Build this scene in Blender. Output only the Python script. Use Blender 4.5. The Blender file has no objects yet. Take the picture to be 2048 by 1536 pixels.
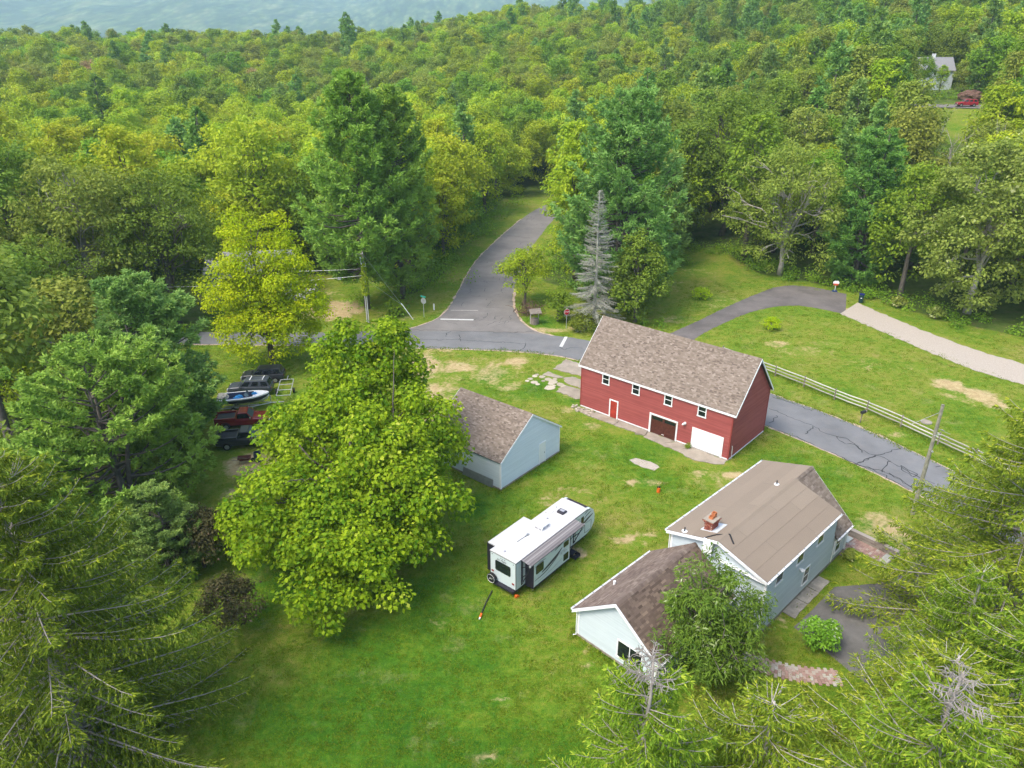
import bpy, math, random
import numpy as np
from mathutils import Vector, Matrix

S = bpy.context.scene
COL = S.collection
R = math.radians
# ------------------------------------------------------------------ camera, sky, sun, exposure
cam = bpy.data.cameras.new('camera')
camo = bpy.data.objects.new('camera', cam)
COL.objects.link(camo)
CAM_H = 36.0
camo.location = (0, 0, CAM_H)
camo.rotation_euler = (R(90 - 24.696), 0, 0)
cam.sensor_fit = 'HORIZONTAL'
cam.sensor_width = 36.0
cam.lens = 36.0 * 1470.0 / 2048.0
cam.clip_start = 0.5
cam.clip_end = 20000
S.camera = camo

SUN_EL, SUN_AZ = R(56), R(234)          # azimuth clockwise from +Y
world = bpy.data.worlds.new('World')
S.world = world
world.use_nodes = True
wn = world.node_tree
for n in list(wn.nodes):
    wn.nodes.remove(n)
sky = wn.nodes.new('ShaderNodeTexSky')
sky.sky_type = 'NISHITA'
sky.sun_disc = False
sky.sun_elevation = SUN_EL
sky.sun_rotation = SUN_AZ
sky.altitude = 150
sky.air_density = 1.0
sky.dust_density = 4.0
sky.ozone_density = 0.8
bg = wn.nodes.new('ShaderNodeBackground')
bg.inputs['Strength'].default_value = 0.15
wo = wn.nodes.new('ShaderNodeOutputWorld')
wn.links.new(sky.outputs[0], bg.inputs['Color'])
wn.links.new(bg.outputs[0], wo.inputs['Surface'])

sl = bpy.data.lights.new('sun', 'SUN')
sl.energy = 1.05
sl.angle = R(20)
sl.color = (1.0, 0.94, 0.82)
suno = bpy.data.objects.new('sun', sl)
COL.objects.link(suno)
sd = Vector((math.sin(SUN_AZ) * math.cos(SUN_EL), math.cos(SUN_AZ) * math.cos(SUN_EL), math.sin(SUN_EL)))
suno.rotation_euler = sd.to_track_quat('Z', 'Y').to_euler()
suno.location = sd * 300

S.view_settings.view_transform = 'Standard'
S.view_settings.look = 'None'
S.view_settings.gamma = 1.0
S.view_settings.use_curve_mapping = False
S.view_settings.exposure = 1.42
cy = S.cycles
cy.max_bounces = 6
cy.diffuse_bounces = 4
cy.glossy_bounces = 2
cy.transmission_bounces = 4
cy.transparent_max_bounces = 4
cy.volume_bounces = 2
cy.caustics_reflective = False
cy.caustics_refractive = False
cy.use_denoising = True
cy.denoising_prefilter = 'NONE'

# ------------------------------------------------------------------ helpers
rng = np.random.default_rng(7)
random.seed(7)


def sstep(a, b, x):
    t = np.clip((x - a) / (b - a), 0, 1)
    return t * t * (3 - 2 * t)


class MB:
    """collects quads / tris / n-gons and builds one mesh"""

    def __init__(s):
        s.v = []; s.n = 0; s.f = []; s.t = []

    def add(s, V, F, tint=None):
        V = np.asarray(V, float).reshape(-1, 3)
        s.v.append(V)
        for k, f in enumerate(F):
            s.f.append([i + s.n for i in f])
            s.t.append(0.5 if tint is None else (tint if np.isscalar(tint) else tint[k]))
        s.n += len(V)

    def box(s, x0, x1, y0, y1, z0, z1, tint=None):
        s.add([(x0, y0, z0), (x1, y0, z0), (x1, y1, z0), (x0, y1, z0), (x0, y0, z1), (x1, y0, z1), (x1, y1, z1), (x0, y1, z1)],
              [(0, 3, 2, 1), (4, 5, 6, 7), (0, 1, 5, 4), (1, 2, 6, 5), (2, 3, 7, 6), (3, 0, 4, 7)], tint)
        return s

    def obox(s, p, ax, ay, az, tint=None):
        """box from a corner p and three edge vectors"""
        p, ax, ay, az = (np.asarray(q, float) for q in (p, ax, ay, az))
        s.add([p, p + ax, p + ax + ay, p + ay, p + az, p + ax + az, p + ax + ay + az, p + ay + az],
              [(0, 3, 2, 1), (4, 5, 6, 7), (0, 1, 5, 4), (1, 2, 6, 5), (2, 3, 7, 6), (3, 0, 4, 7)], tint)
        return s

    def prism(s, poly, z0, z1, tint=None, chamfer=0.0):
        n = len(poly)
        V = [(p[0], p[1], z0) for p in poly] + [(p[0], p[1], z1) for p in poly]
        F = [tuple(range(n))[::-1], tuple(range(n, 2 * n))] + [(i, (i + 1) % n, n + (i + 1) % n, n + i) for i in range(n)]
        s.add(V, F, tint)
        return s

    def extr(s, prof, y0, y1, axis='y', tint=None):
        """profile in (x,z) pushed along y (or profile in (y,z) pushed along x)"""
        n = len(prof)
        if axis == 'y':
            V = [(p[0], y0, p[1]) for p in prof] + [(p[0], y1, p[1]) for p in prof]
        else:
            V = [(y0, p[0], p[1]) for p in prof] + [(y1, p[0], p[1]) for p in prof]
        F = [tuple(range(n)), tuple(range(n, 2 * n))[::-1]] + [(i, n + i, n + (i + 1) % n, (i + 1) % n) for i in range(n)]
        s.add(V, F, tint)
        return s

    def tube(s, P, rad, k=6, cap=True, tint=None):
        P = np.asarray(P, float)
        m = len(P)
        rad = np.broadcast_to(np.asarray(rad, float), (m,))
        T = np.gradient(P, axis=0)
        T /= np.linalg.norm(T, axis=1)[:, None] + 1e-9
        up = np.where(np.abs(T[:, 2:3]) > 0.9, np.array([[1.0, 0, 0]]), np.array([[0, 0, 1.0]]))
        A = np.cross(T, up); A /= np.linalg.norm(A, axis=1)[:, None] + 1e-9
        B = np.cross(T, A)
        a = np.arange(k) * 2 * math.pi / k
        V = P[:, None] + rad[:, None, None] * (A[:, None] * np.cos(a)[None, :, None] + B[:, None] * np.sin(a)[None, :, None])
        F = []
        for i in range(m - 1):
            for j in range(k):
                j2 = (j + 1) % k
                F.append((i * k + j, i * k + j2, (i + 1) * k + j2, (i + 1) * k + j))
        if cap:
            F.append(tuple(range(k))[::-1]); F.append(tuple((m - 1) * k + j for j in range(k)))
        s.add(V.reshape(-1, 3), F, tint)
        return s

    def cyl(s, c, r, h, k=16, axis='z', r2=None, tint=None):
        c = np.asarray(c, float)
        d = {'x': (1, 0, 0), 'y': (0, 1, 0), 'z': (0, 0, 1)}[axis]
        s.tube([c, c + np.array(d) * h], [r, r if r2 is None else r2], k, True, tint)
        return s

    def mesh(s, name, m, smooth=False):
        me = bpy.data.meshes.new(name)
        V = np.concatenate(s.v) if s.v else np.zeros((0, 3))
        fill_mesh(me, V, s.f, s.t)
        me.materials.append(m)
        if smooth:
            me.polygons.foreach_set('use_smooth', np.ones(len(me.polygons), bool))
        return me

    def obj(s, name, m, parent=None, smooth=False, kind=None, loc=None, rz=0):
        return link(name, s.mesh(name, m, smooth), parent, kind, loc, rz)


def fill_mesh(me, V, F, tint=None):
    me.vertices.add(len(V))
    me.vertices.foreach_set('co', np.asarray(V, np.float32).ravel())
    if isinstance(F, np.ndarray):
        nf, k = F.shape
        flat = F.ravel(); starts = np.arange(nf) * k
    else:
        lens = np.array([len(f) for f in F])
        flat = np.array([i for f in F for i in f]); starts = np.concatenate([[0], np.cumsum(lens)[:-1]])
        nf = len(F)
    me.loops.add(len(flat))
    me.loops.foreach_set('vertex_index', flat.astype(np.int32))
    me.polygons.add(nf)
    me.polygons.foreach_set('loop_start', starts.astype(np.int32))
    if tint is not None:
        at = me.attributes.new('tint', 'FLOAT', 'FACE')
        at.data.foreach_set('value', np.asarray(tint, np.float32))
    me.polygons.foreach_set('use_smooth', np.zeros(len(me.polygons), bool))
    me.update(calc_edges=True)
    me.validate()


def link(name, me, parent=None, kind=None, loc=None, rz=0):
    o = bpy.data.objects.new(name, me)
    COL.objects.link(o)
    if parent is not None:
        o.parent = parent
    if kind:
        o['kind'] = kind
    if loc is not None:
        o.location = loc
    o.rotation_euler = (0, 0, rz)
    return o


def thing(name, label, cat, loc=(0, 0, 0), rz=0, group=None):
    o = bpy.data.objects.new(name, None)
    COL.objects.link(o)
    o.location = loc
    o.rotation_euler = (0, 0, rz)
    o.empty_display_size = 0.3
    return tag(o, label, cat, group)


def tag(o, label, cat, group=None):
    o['label'] = label
    o['category'] = cat
    if group:
        o['group'] = group
    return o


def dup(root, loc, rz=0, sc=1.0, label=None, group=None):
    r = root.copy(); COL.objects.link(r)
    r.location = loc; r.rotation_euler = (0, 0, rz)
    r.scale = (sc, sc, sc) if np.isscalar(sc) else sc
    if label: r['label'] = label
    if group: r['group'] = group
    for ch in list(root.children):
        c = ch.copy(); COL.objects.link(c); c.parent = r
        for g in list(ch.children):
            d = g.copy(); COL.objects.link(d); d.parent = c
    return r


# ------------------------------------------------------------------ materials
class NT:
    def __init__(s, name):
        s.m = bpy.data.materials.new(name); s.m.use_nodes = True
        s.t = s.m.node_tree
        for n in list(s.t.nodes):
            s.t.nodes.remove(n)
        s.out = s.n('ShaderNodeOutputMaterial')

    def n(s, ty, **kw):
        x = s.t.nodes.new(ty)
        for k, v in kw.items():
            setattr(x, k, v)
        return x

    def l(s, a, b):
        s.t.links.new(a, b)

    def inp(s, x, v):
        if isinstance(v, bpy.types.NodeSocket):
            return v
        return v

    def set(s, sock, v):
        if isinstance(v, bpy.types.NodeSocket):
            s.l(v, sock)
        else:
            if hasattr(sock.default_value, '__len__') and not np.isscalar(v):
                v = tuple(v) + ((1.0,) if len(v) == 3 and len(sock.default_value) == 4 else ())
            sock.default_value = v

    def mix(s, f, a, b, mode='MIX'):
        x = s.n('ShaderNodeMix', data_type='RGBA', blend_type=mode)
        s.set(x.inputs[0], f); s.set(x.inputs[6], a); s.set(x.inputs[7], b)
        return x.outputs[2]

    def math(s, op, a, b=0.0, clamp=False):
        x = s.n('ShaderNodeMath', operation=op, use_clamp=clamp)
        s.set(x.inputs[0], a); s.set(x.inputs[1], b)
        return x.outputs[0]

    def noise(s, scale, detail=3, rough=0.6, vec=None, dist=0.0, out=0):
        x = s.n('ShaderNodeTexNoise')
        x.inputs['Scale'].default_value = scale; x.inputs['Detail'].default_value = detail
        x.inputs['Roughness'].default_value = rough; x.inputs['Distortion'].default_value = dist
        if vec is not None: s.l(vec, x.inputs['Vector'])
        return x.outputs[out]

    def ramp(s, f, stops):
        x = s.n('ShaderNodeValToRGB')
        e = x.color_ramp.elements
        while len(e) < len(stops): e.new(0.5)
        for i, (p, c) in enumerate(stops):
            e[i].position = p
            e[i].color = tuple(c) + (1,) if not np.isscalar(c) else (c, c, c, 1)
        s.l(f, x.inputs[0])
        return x.outputs[0]

    def rng(s, f, a, b, c=0.0, d=1.0):
        x = s.n('ShaderNodeMapRange')
        s.l(f, x.inputs[0])
        for i, v in enumerate((a, b, c, d)): x.inputs[i + 1].default_value = v
        return x.outputs[0]

    def attr(s, name):
        return s.n('ShaderNodeAttribute', attribute_name=name).outputs['Fac']

    def co(s, which='Object'):
        return s.n('ShaderNodeTexCoord').outputs[which]

    def bsdf(s, col, rough=0.7, metal=0.0, spec=0.3, bump=None, bstr=0.3, bdist=0.02, **kw):
        b = s.n('ShaderNodeBsdfPrincipled')
        s.set(b.inputs['Base Color'], col); s.set(b.inputs['Roughness'], rough); s.set(b.inputs['Metallic'], metal)
        b.inputs['Specular IOR Level'].default_value = spec
        for k, v in kw.items():
            s.set(b.inputs[k], v)
        if bump is not None:
            x = s.n('ShaderNodeBump'); x.inputs['Strength'].default_value = bstr; x.inputs['Distance'].default_value = bdist
            s.l(bump, x.inputs['Height']); s.l(x.outputs[0], b.inputs['Normal'])
        return b.outputs[0]

    def end(s, sh):
        s.l(sh, s.out.inputs['Surface'])
        return s.m


def simple(name, c, rough=0.6, metal=0.0, spec=0.3, var=0.12, scale=3.0, bump=0.0, dirt=None):
    t = NT(name)
    v = t.co()
    n = t.noise(scale, 5, 0.65, v)
    lo = tuple(x * (1 - var) for x in c); hi = tuple(min(1, x * (1 + var)) for x in c)
    col = t.ramp(n, [(0.3, lo), (0.7, hi)])
    if dirt is not None:
        f = t.rng(t.noise(scale * 0.4, 6, 0.7, v), 0.55, 0.72)
        col = t.mix(t.math('MULTIPLY', f, 0.6), col, dirt)
    kw = dict(bump=t.noise(scale * 9, 4, 0.6, v), bstr=bump) if bump else {}
    return t.end(t.bsdf(col, rough, metal, spec, **kw))


def tinted(name, stops, rough=0.85, bump=0.4, nscale=2.0, wear=0.25, spec=0.2):
    """colour picked per piece from the piece's own tint, plus fine grain and weathering"""
    t = NT(name)
    v = t.co()
    f = t.attr('tint')
    g = t.noise(nscale, 5, 0.7, v)
    ff = t.math('ADD', f, t.math('MULTIPLY', t.math('SUBTRACT', g, 0.5), wear))
    col = t.ramp(ff, stops)
    gr = t.noise(60, 3, 0.7, v)
    col = t.mix(0.35, col, t.ramp(gr, [(0.3, 0.35), (0.7, 0.65)]), 'OVERLAY')
    return t.end(t.bsdf(col, rough, 0, spec, bump=gr, bstr=bump, bdist=0.01))


def leafmat(name, a, b, c=None, trans=0.35, rough=0.55, ovar=0.35):
    """leaf colours from a to b by the leaf's own tint; a tree's own shift from its Random"""
    t = NT(name)
    f = t.attr('tint')
    oi = t.n('ShaderNodeObjectInfo').outputs['Random']
    col = t.mix(f, a, b)
    if c is not None:
        col = t.mix(t.rng(f, 0.86, 0.97), col, c)
    v = t.math('ADD', t.math('MULTIPLY', oi, ovar), 1 - ovar / 2)
    h = t.n('ShaderNodeHueSaturation')
    t.l(t.math('ADD', t.math('MULTIPLY', t.math('SUBTRACT', oi, 0.5), 0.03), 0.5), h.inputs['Hue'])
    t.l(v, h.inputs['Value']); t.l(col, h.inputs['Color'])
    col = h.outputs[0]
    d = t.bsdf(col, rough, 0, 0.12)
    tr = t.n('ShaderNodeBsdfTranslucent'); t.l(t.mix(0.5, col, (1.0, 1.0, 0.45), 'MULTIPLY'), tr.inputs[0])
    mx = t.n('ShaderNodeMixShader'); mx.inputs[0].default_value = trans
    t.l(d, mx.inputs[1]); t.l(tr.outputs[0], mx.inputs[2])
    return t.end(mx.outputs[0])


M = {}
M['white'] = simple('white_paint', (0.80, 0.81, 0.82), 0.5, var=0.05, dirt=(0.6, 0.58, 0.53))
M['white_clean'] = simple('white_clean', (0.78, 0.78, 0.78), 0.45, var=0.03)
M['black'] = simple('black_trim', (0.015, 0.015, 0.018), 0.5)
M['dark'] = simple('dark_plastic', (0.03, 0.03, 0.033), 0.55)
M['metal'] = simple('grey_metal', (0.35, 0.36, 0.37), 0.45, 0.6, 0.4)
M['galv'] = simple('galvanised', (0.5, 0.51, 0.52), 0.5, 0.5, 0.4)
M['rubber'] = simple('tyre_rubber', (0.02, 0.02, 0.02), 0.9)
M['orange'] = simple('orange_plastic', (0.75, 0.15, 0.02), 0.5)


def glassmat(name, c, rough=0.06):
    t = NT(name)
    return t.end(t.bsdf(c, rough, 0, 0.6))


M['glass'] = glassmat('dark_glass', (0.012, 0.016, 0.02))
M['glass_green'] = glassmat('house_glass', (0.06, 0.08, 0.08), 0.08)


def siding_mat(name, c, c2, rough=0.6):
    t = NT(name)
    v = t.co()
    mp = t.n('ShaderNodeMapping'); mp.inputs['Scale'].default_value = (0.5, 0.5, 5.0); t.l(v, mp.inputs['Vector'])
    n1 = t.noise(1.2, 5, 0.65, mp.outputs[0])
    n2 = t.noise(0.35, 4, 0.6, v)
    tf = t.attr('tint')
    f = t.math('ADD', t.math('MULTIPLY', n1, 0.55), t.math('ADD', t.math('MULTIPLY', n2, 0.35), t.math('MULTIPLY', tf, 0.25)))
    col = t.ramp(f, [(0.38, c2), (0.70, c)])
    return t.end(t.bsdf(col, rough, 0, 0.25, bump=t.noise(40, 3, 0.6, mp.outputs[0]), bstr=0.15))


M['red_siding'] = siding_mat('red_siding', (0.342, 0.086, 0.077), (0.252, 0.058, 0.053))
M['blue_siding'] = siding_mat('blue_siding', (0.535, 0.60, 0.63), (0.46, 0.525, 0.555))
M['garage_siding'] = siding_mat('garage_siding', (0.635, 0.70, 0.73), (0.56, 0.625, 0.655))
M['red_trim'] = simple('red_trim', (0.25, 0.045, 0.04), 0.6)
M['shingle'] = tinted('shingle_greige', [(0.0, (0.114, 0.087, 0.069)), (0.4, (0.180, 0.142, 0.112)), (0.7, (0.237, 0.192, 0.157)), (1.0, (0.302, 0.251, 0.205))])
M['shingle_brown'] = tinted('shingle_brown', [(0.0, (0.074, 0.052, 0.040)), (0.45, (0.126, 0.091, 0.071)), (0.75, (0.173, 0.127, 0.098)), (1.0, (0.254, 0.189, 0.140))])
M['membrane'] = tinted('roll_roofing', [(0.0, (0.207, 0.164, 0.125)), (0.5, (0.242, 0.194, 0.148)), (1.0, (0.278, 0.224, 0.171))], 0.8, 0.2, 0.25, 0.7)
M['roof_felt'] = simple('roof_felt', (0.09, 0.075, 0.065), 0.9)
M['brick'] = tinted('brick_red', [(0.0, (0.13, 0.035, 0.028)), (0.5, (0.28, 0.075, 0.05)), (1.0, (0.36, 0.15, 0.10))])
M['mortar'] = simple('mortar', (0.36, 0.33, 0.29), 0.9, bump=0.3)
M['concrete'] = simple('concrete', (0.306, 0.264, 0.212), 0.9, var=0.22, scale=0.9, bump=0.4, dirt=(0.230, 0.162, 0.102))
M['concrete_grey'] = simple('concrete_grey', (0.27, 0.25, 0.22), 0.9, var=0.35, scale=1.2, bump=0.4, dirt=(0.09, 0.085, 0.07))
M['stone'] = tinted('field_stone', [(0.0, (0.30, 0.26, 0.2)), (0.5, (0.42, 0.37, 0.29)), (1.0, (0.52, 0.46, 0.37))], 0.9, 0.5)
M['paver'] = tinted('paver', [(0.0, (0.230, 0.133, 0.110)), (0.5, (0.357, 0.237, 0.200)), (0.8, (0.383, 0.351, 0.300)), (1.0, (0.425, 0.427, 0.380))])
M['wall_block'] = tinted('wall_block', [(0.0, (0.20, 0.17, 0.15)), (1.0, (0.33, 0.29, 0.26))])
M['wood_grey'] = tinted('weathered_wood', [(0.0, (0.30, 0.28, 0.25)), (1.0, (0.56, 0.54, 0.5))], 0.85, 0.4, 3.0, 0.5)
M['post_wood'] = simple('post_wood', (0.20, 0.17, 0.14), 0.9, var=0.3, scale=4, bump=0.4)
M['pole_wood'] = simple('pole_wood', (0.25, 0.24, 0.18), 0.9, var=0.35, scale=2.5, bump=0.5, dirt=(0.13, 0.16, 0.07))
M['bark'] = simple('bark', (0.13, 0.11, 0.095), 0.95, var=0.35, scale=2.0, bump=0.6)
M['bark_grey'] = simple('bark_grey', (0.30, 0.27, 0.245), 0.95, var=0.3, scale=2.0, bump=0.6)
M['bark_pale'] = simple('bark_pale', (0.42, 0.38, 0.34), 0.95, var=0.25, scale=1.5, bump=0.4)
M['dead_wood'] = simple('dead_wood', (0.33, 0.33, 0.275), 0.95, var=0.25, scale=1.5)
M['brown_door'] = simple('brown_door', (0.085, 0.026, 0.018), 0.5, var=0.4, scale=5)
M['asphalt_patch'] = simple('crack_seal', (0.028, 0.028, 0.031), 0.7)
M['paint_line'] = simple('road_paint', (0.544, 0.544, 0.528), 0.7, var=0.2, scale=8, dirt=(0.240, 0.240, 0.240))

# ------------------------------------------------------------------ the ground
def terrain(x, y):
    x = np.asarray(x, float); y = np.asarray(y, float)
    r = np.hypot(x, y)
    az = np.degrees(np.arctan2(x, np.maximum(y, -1e6)))
    rt = sstep(6, 27, az) * (1 - sstep(80, 130, az))
    amp = 23 + 15 * sstep(-12, 3, az)
    zl = amp * sstep(185, 500, r) - (amp + 45) * sstep(540, 1500, r)
    zr = 21.5 * sstep(128, 226, r) + 110 * sstep(200, 850, r) - 160 * sstep(1100, 2600, r)
    z = zl * (1 - rt) + zr * rt
    hills = 640 * sstep(2300, 6300, r) * (0.86 + 0.10 * np.sin(az * 0.11 + 0.6) + 0.05 * np.sin(az * 0.31 + 1.0) + 0.03 * np.sin(az * 0.9 + r * 0.002))
    hills = hills + 40 * sstep(2300, 3500, r) * np.sin(x * 0.0021 + 1) * np.sin(y * 0.0017)
    hills = hills + sstep(2600, 4200, r) * (75 * np.abs(np.sin(x * 0.0031 + 0.4 * np.sin(y * 0.0012))) + 45 * np.abs(np.sin(x * 0.0078 + y * 0.0022 + 1.0)) + 22 * np.sin(x * 0.017 + y * 0.004))
    roll = 1.2 * np.sin(x * 0.031 + 1.3) * np.sin(y * 0.027) * sstep(190, 300, r)
    return z + hills + roll


def axis(lo, a, b, hi, step, g=1.13):
    c = list(np.arange(a, b + 1e-6, step))
    s = step
    up = [c[-1]]
    while up[-1] < hi:
        s = min(s * g, 130); up.append(up[-1] + s)
    s = step
    dn = [c[0]]
    while dn[-1] > lo:
        s = min(s * g, 130); dn.append(dn[-1] - s)
    return np.array(dn[::-1][:-1] + c + up[1:])


DIRT = [(-11.0, 83.2, 2.3, 4.9, 1.0), (-9.2, 74.0, 1.4, 5.4, 0.9), (-9.1, 68.0, 1.6, 4.7, 0.8), (-21.5, 90.7, 8.0, 1.5, 0.6), (-6.4, 83.2, 2.8, 2.2, 0.7), (-2.4, 81.6, 2.4, 3.9, 0.55), (0.7, 85.2, 1.9, 1.6, 0.75), (-0.8, 78.0, 2.3, 2.3, 0.4), (3.3, 53.7, 1.7, 1.1, 0.5), (5.1, 46.7, 0.9, 1.0, 0.8), (-0.7, 32.6, 0.7, 0.5, 0.6), (9.1, 48.3, 1.2, 0.4, 0.7), (10.8, 49.0, 1.0, 0.5, 0.6), (10.5, 56.9, 0.4, 0.4, 1), (17.5, 58.6, 1.4, 0.5, 0.8), (20.6, 58.2, 1.2, 0.5, 0.9), (19.3, 58.6, 1.9, 1.8, 0.3), (4.6, 36.3, 0.3, 0.4, 0.8), (30.9, 49.7, 2.5, 2.9, 0.6), (31.7, 47.0, 1.2, 1.3, 0.6), (-27.3, 104.9, 6.0, 5.3, 0.9), (-30.6, 112.2, 4.8, 4.0, 0.4), (-24.8, 59.9, 2.8, 2.4, 0.9), (-24.6, 55.2, 1.8, 1.2, 0.7), (-24.2, 50.4, 1.2, 1.4, 0.6), (35.5, 90.7, 2.3, 1.8, 0.5), (51.2, 78.0, 2.3, 2.3, 0.8), (53.1, 75.3, 2.3, 2.7, 0.8), (53.3, 72.7, 1.7, 1.5, 0.7), (49.7, 83.2, 3.1, 2.2, 0.3), (42.1, 90.7, 3.3, 2.2, 0.3), (38.5, 65.9, 4.1, 0.9, 0.4), (5.0, 35.2, 0.6, 0.4, 0.6), (-1.5, 28.5, 0.6, 0.3, 0.7), (68.3, 109.6, 4.7, 5.2, 0.3), (69.3, 98.3, 5.0, 3.0, 0.6), (69.8, 100.4, 4.3, 1.7, 0.5), (50.7, 104.9, 2.3, 1.2, 0.6), (-9.4, 88.9, 2.6, 1.1, 0.5), (4.3, 96.3, 4.2, 1.2, 0.6), (9.6, 97.3, 2.1, 1.2, 0.7), (-9.6, 99.4, 2.1, 2.1, 0.4), (-5.4, 120.4, 1.7, 12.8, 0.3), (23.6, 100.4, 2.9, 2.6, 0.35), (32.5, 125.0, 4.4, 6.5, 0.25), (8.2, 68.0, 1.6, 1.1, 0.5), (6.9, 60.4, 1.0, 1.1, 0.4), (6.0, 71.5, 1.4, 1.0, 0.5), (32.4, 109.6, 3.1, 3.8, 0.3), (20.6, 47.4, 0.8, 1.3, 0.2), (5.7, 90.7, 2.0, 0.9, 0.3), (18.5, 39.3, 0.7, 1.5, 0.5), (27.2, 30.0, 1.7, 1.4, 0.8), (31.2, 35.2, 1.9, 0.9, 0.5)]
DIRT += [(-4, 82.5, 9, 5, 0.34), (8.5, 75, 4, 4, 0.3), (-8, 76, 3, 9, 0.36), (38, 88, 6, 3, 0.3), (45, 84, 5, 3, 0.27), (52, 75, 5, 4, 0.36), (20, 57.5, 5, 2, 0.36), (30, 49, 4, 4, 0.32), (6, 55, 4, 2.5, 0.28), (33, 108, 6, 5, 0.3), (26, 118, 5, 6, 0.26), (2, 32, 1.5, 1, 0.33), (-5, 39, 2, 1.2, 0.28), (10, 48.5, 2.5, 1.5, 0.38), (-15, 101.5, 3, 1.5, 0.35), (12, 56.5, 3, 1.5, 0.3)]
LUSH_SHADE = [(3.2, 76.6, 2.9, 2.8, 0.7), (6.5, 74.0, 2.2, 1.8, 0.6), (1.2, 59.9, 3.8, 2.8, 0.8), (11.1, 62.8, 5.9, 3.1, 0.5), (-6.1, 34.4, 7.9, 5.4, 0.9), (-9.5, 30.7, 8.8, 3.8, 1), (-4.4, 41.3, 4.3, 4.5, 0.7), (-3.2, 53.3, 1.7, 2.4, 0.7), (13.5, 57.3, 2.3, 1.7, 0.5), (25.7, 60.9, 2.9, 2.9, 0.6), (28.6, 57.3, 3.7, 2.6, 0.7), (-17.4, 44.0, 3.0, 5.0, 0.8), (-9.0, 100.4, 2.9, 4.4, 0.7), (-5.4, 120.4, 2.5, 20.1, 0.7), (4.0, 99.4, 2.9, 3.0, 0.7), (32.4, 98.3, 4.3, 3.0, 0.4), (52.5, 100.4, 4.3, 4.4, 0.3), (48.0, 69.2, 3.2, 4.8, 0.4), (-0.2, 54.1, 2.2, 2.4, 0.5), (22.8, 45.2, 2.3, 2.5, 0.6), (-2, 26, 12, 6, 1.0)]  # darker green: lush grass, and shade painted by the garage, trees and near lawn
# open land: everything outside is wood
CLEAR = [(-30, 8), (-26, 40), (-41, 58), (-46, 70), (-46, 90), (-40, 96), (-44, 112), (-40, 124), (-26, 124), (-16, 112), (-12, 122), (-11, 137), (-9, 153), (-5.5, 168), (-3.5, 190), (6, 200), (19, 190), (14, 162), (8, 136), (5, 120), (12, 112), (24, 112), (27, 124), (33, 140), (40, 138), (43, 124), (50, 119), (56, 113), (60, 104), (66, 97), (80, 84), (90, 60), (80, 8)]
HILLTOP = [(91.4, 173.4), (105.3, 165.3), (126.8, 199), (124, 206), (110.8, 208.4)]


def inside(poly, x, y):
    x = np.asarray(x, float); y = np.asarray(y, float)
    c = np.zeros(x.shape, bool)
    n = len(poly)
    for i in range(n):
        x1, y1 = poly[i]; x2, y2 = poly[(i + 1) % n]
        k = ((y1 > y) != (y2 > y)) & (x < (x2 - x1) * (y - y1) / (y2 - y1 + 1e-12) + x1)
        c ^= k
    return c


def blobs(L, X, Y):
    a = np.zeros(X.shape)
    for (bx, by, rx, ry, s) in L:
        d = np.sqrt(((X - bx) / (rx * 1.35)) ** 2 + ((Y - by) / (ry * 1.35)) ** 2)
        a = np.maximum(a, s * (1 - sstep(0.25, 1.0, d)))
    return a


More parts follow.
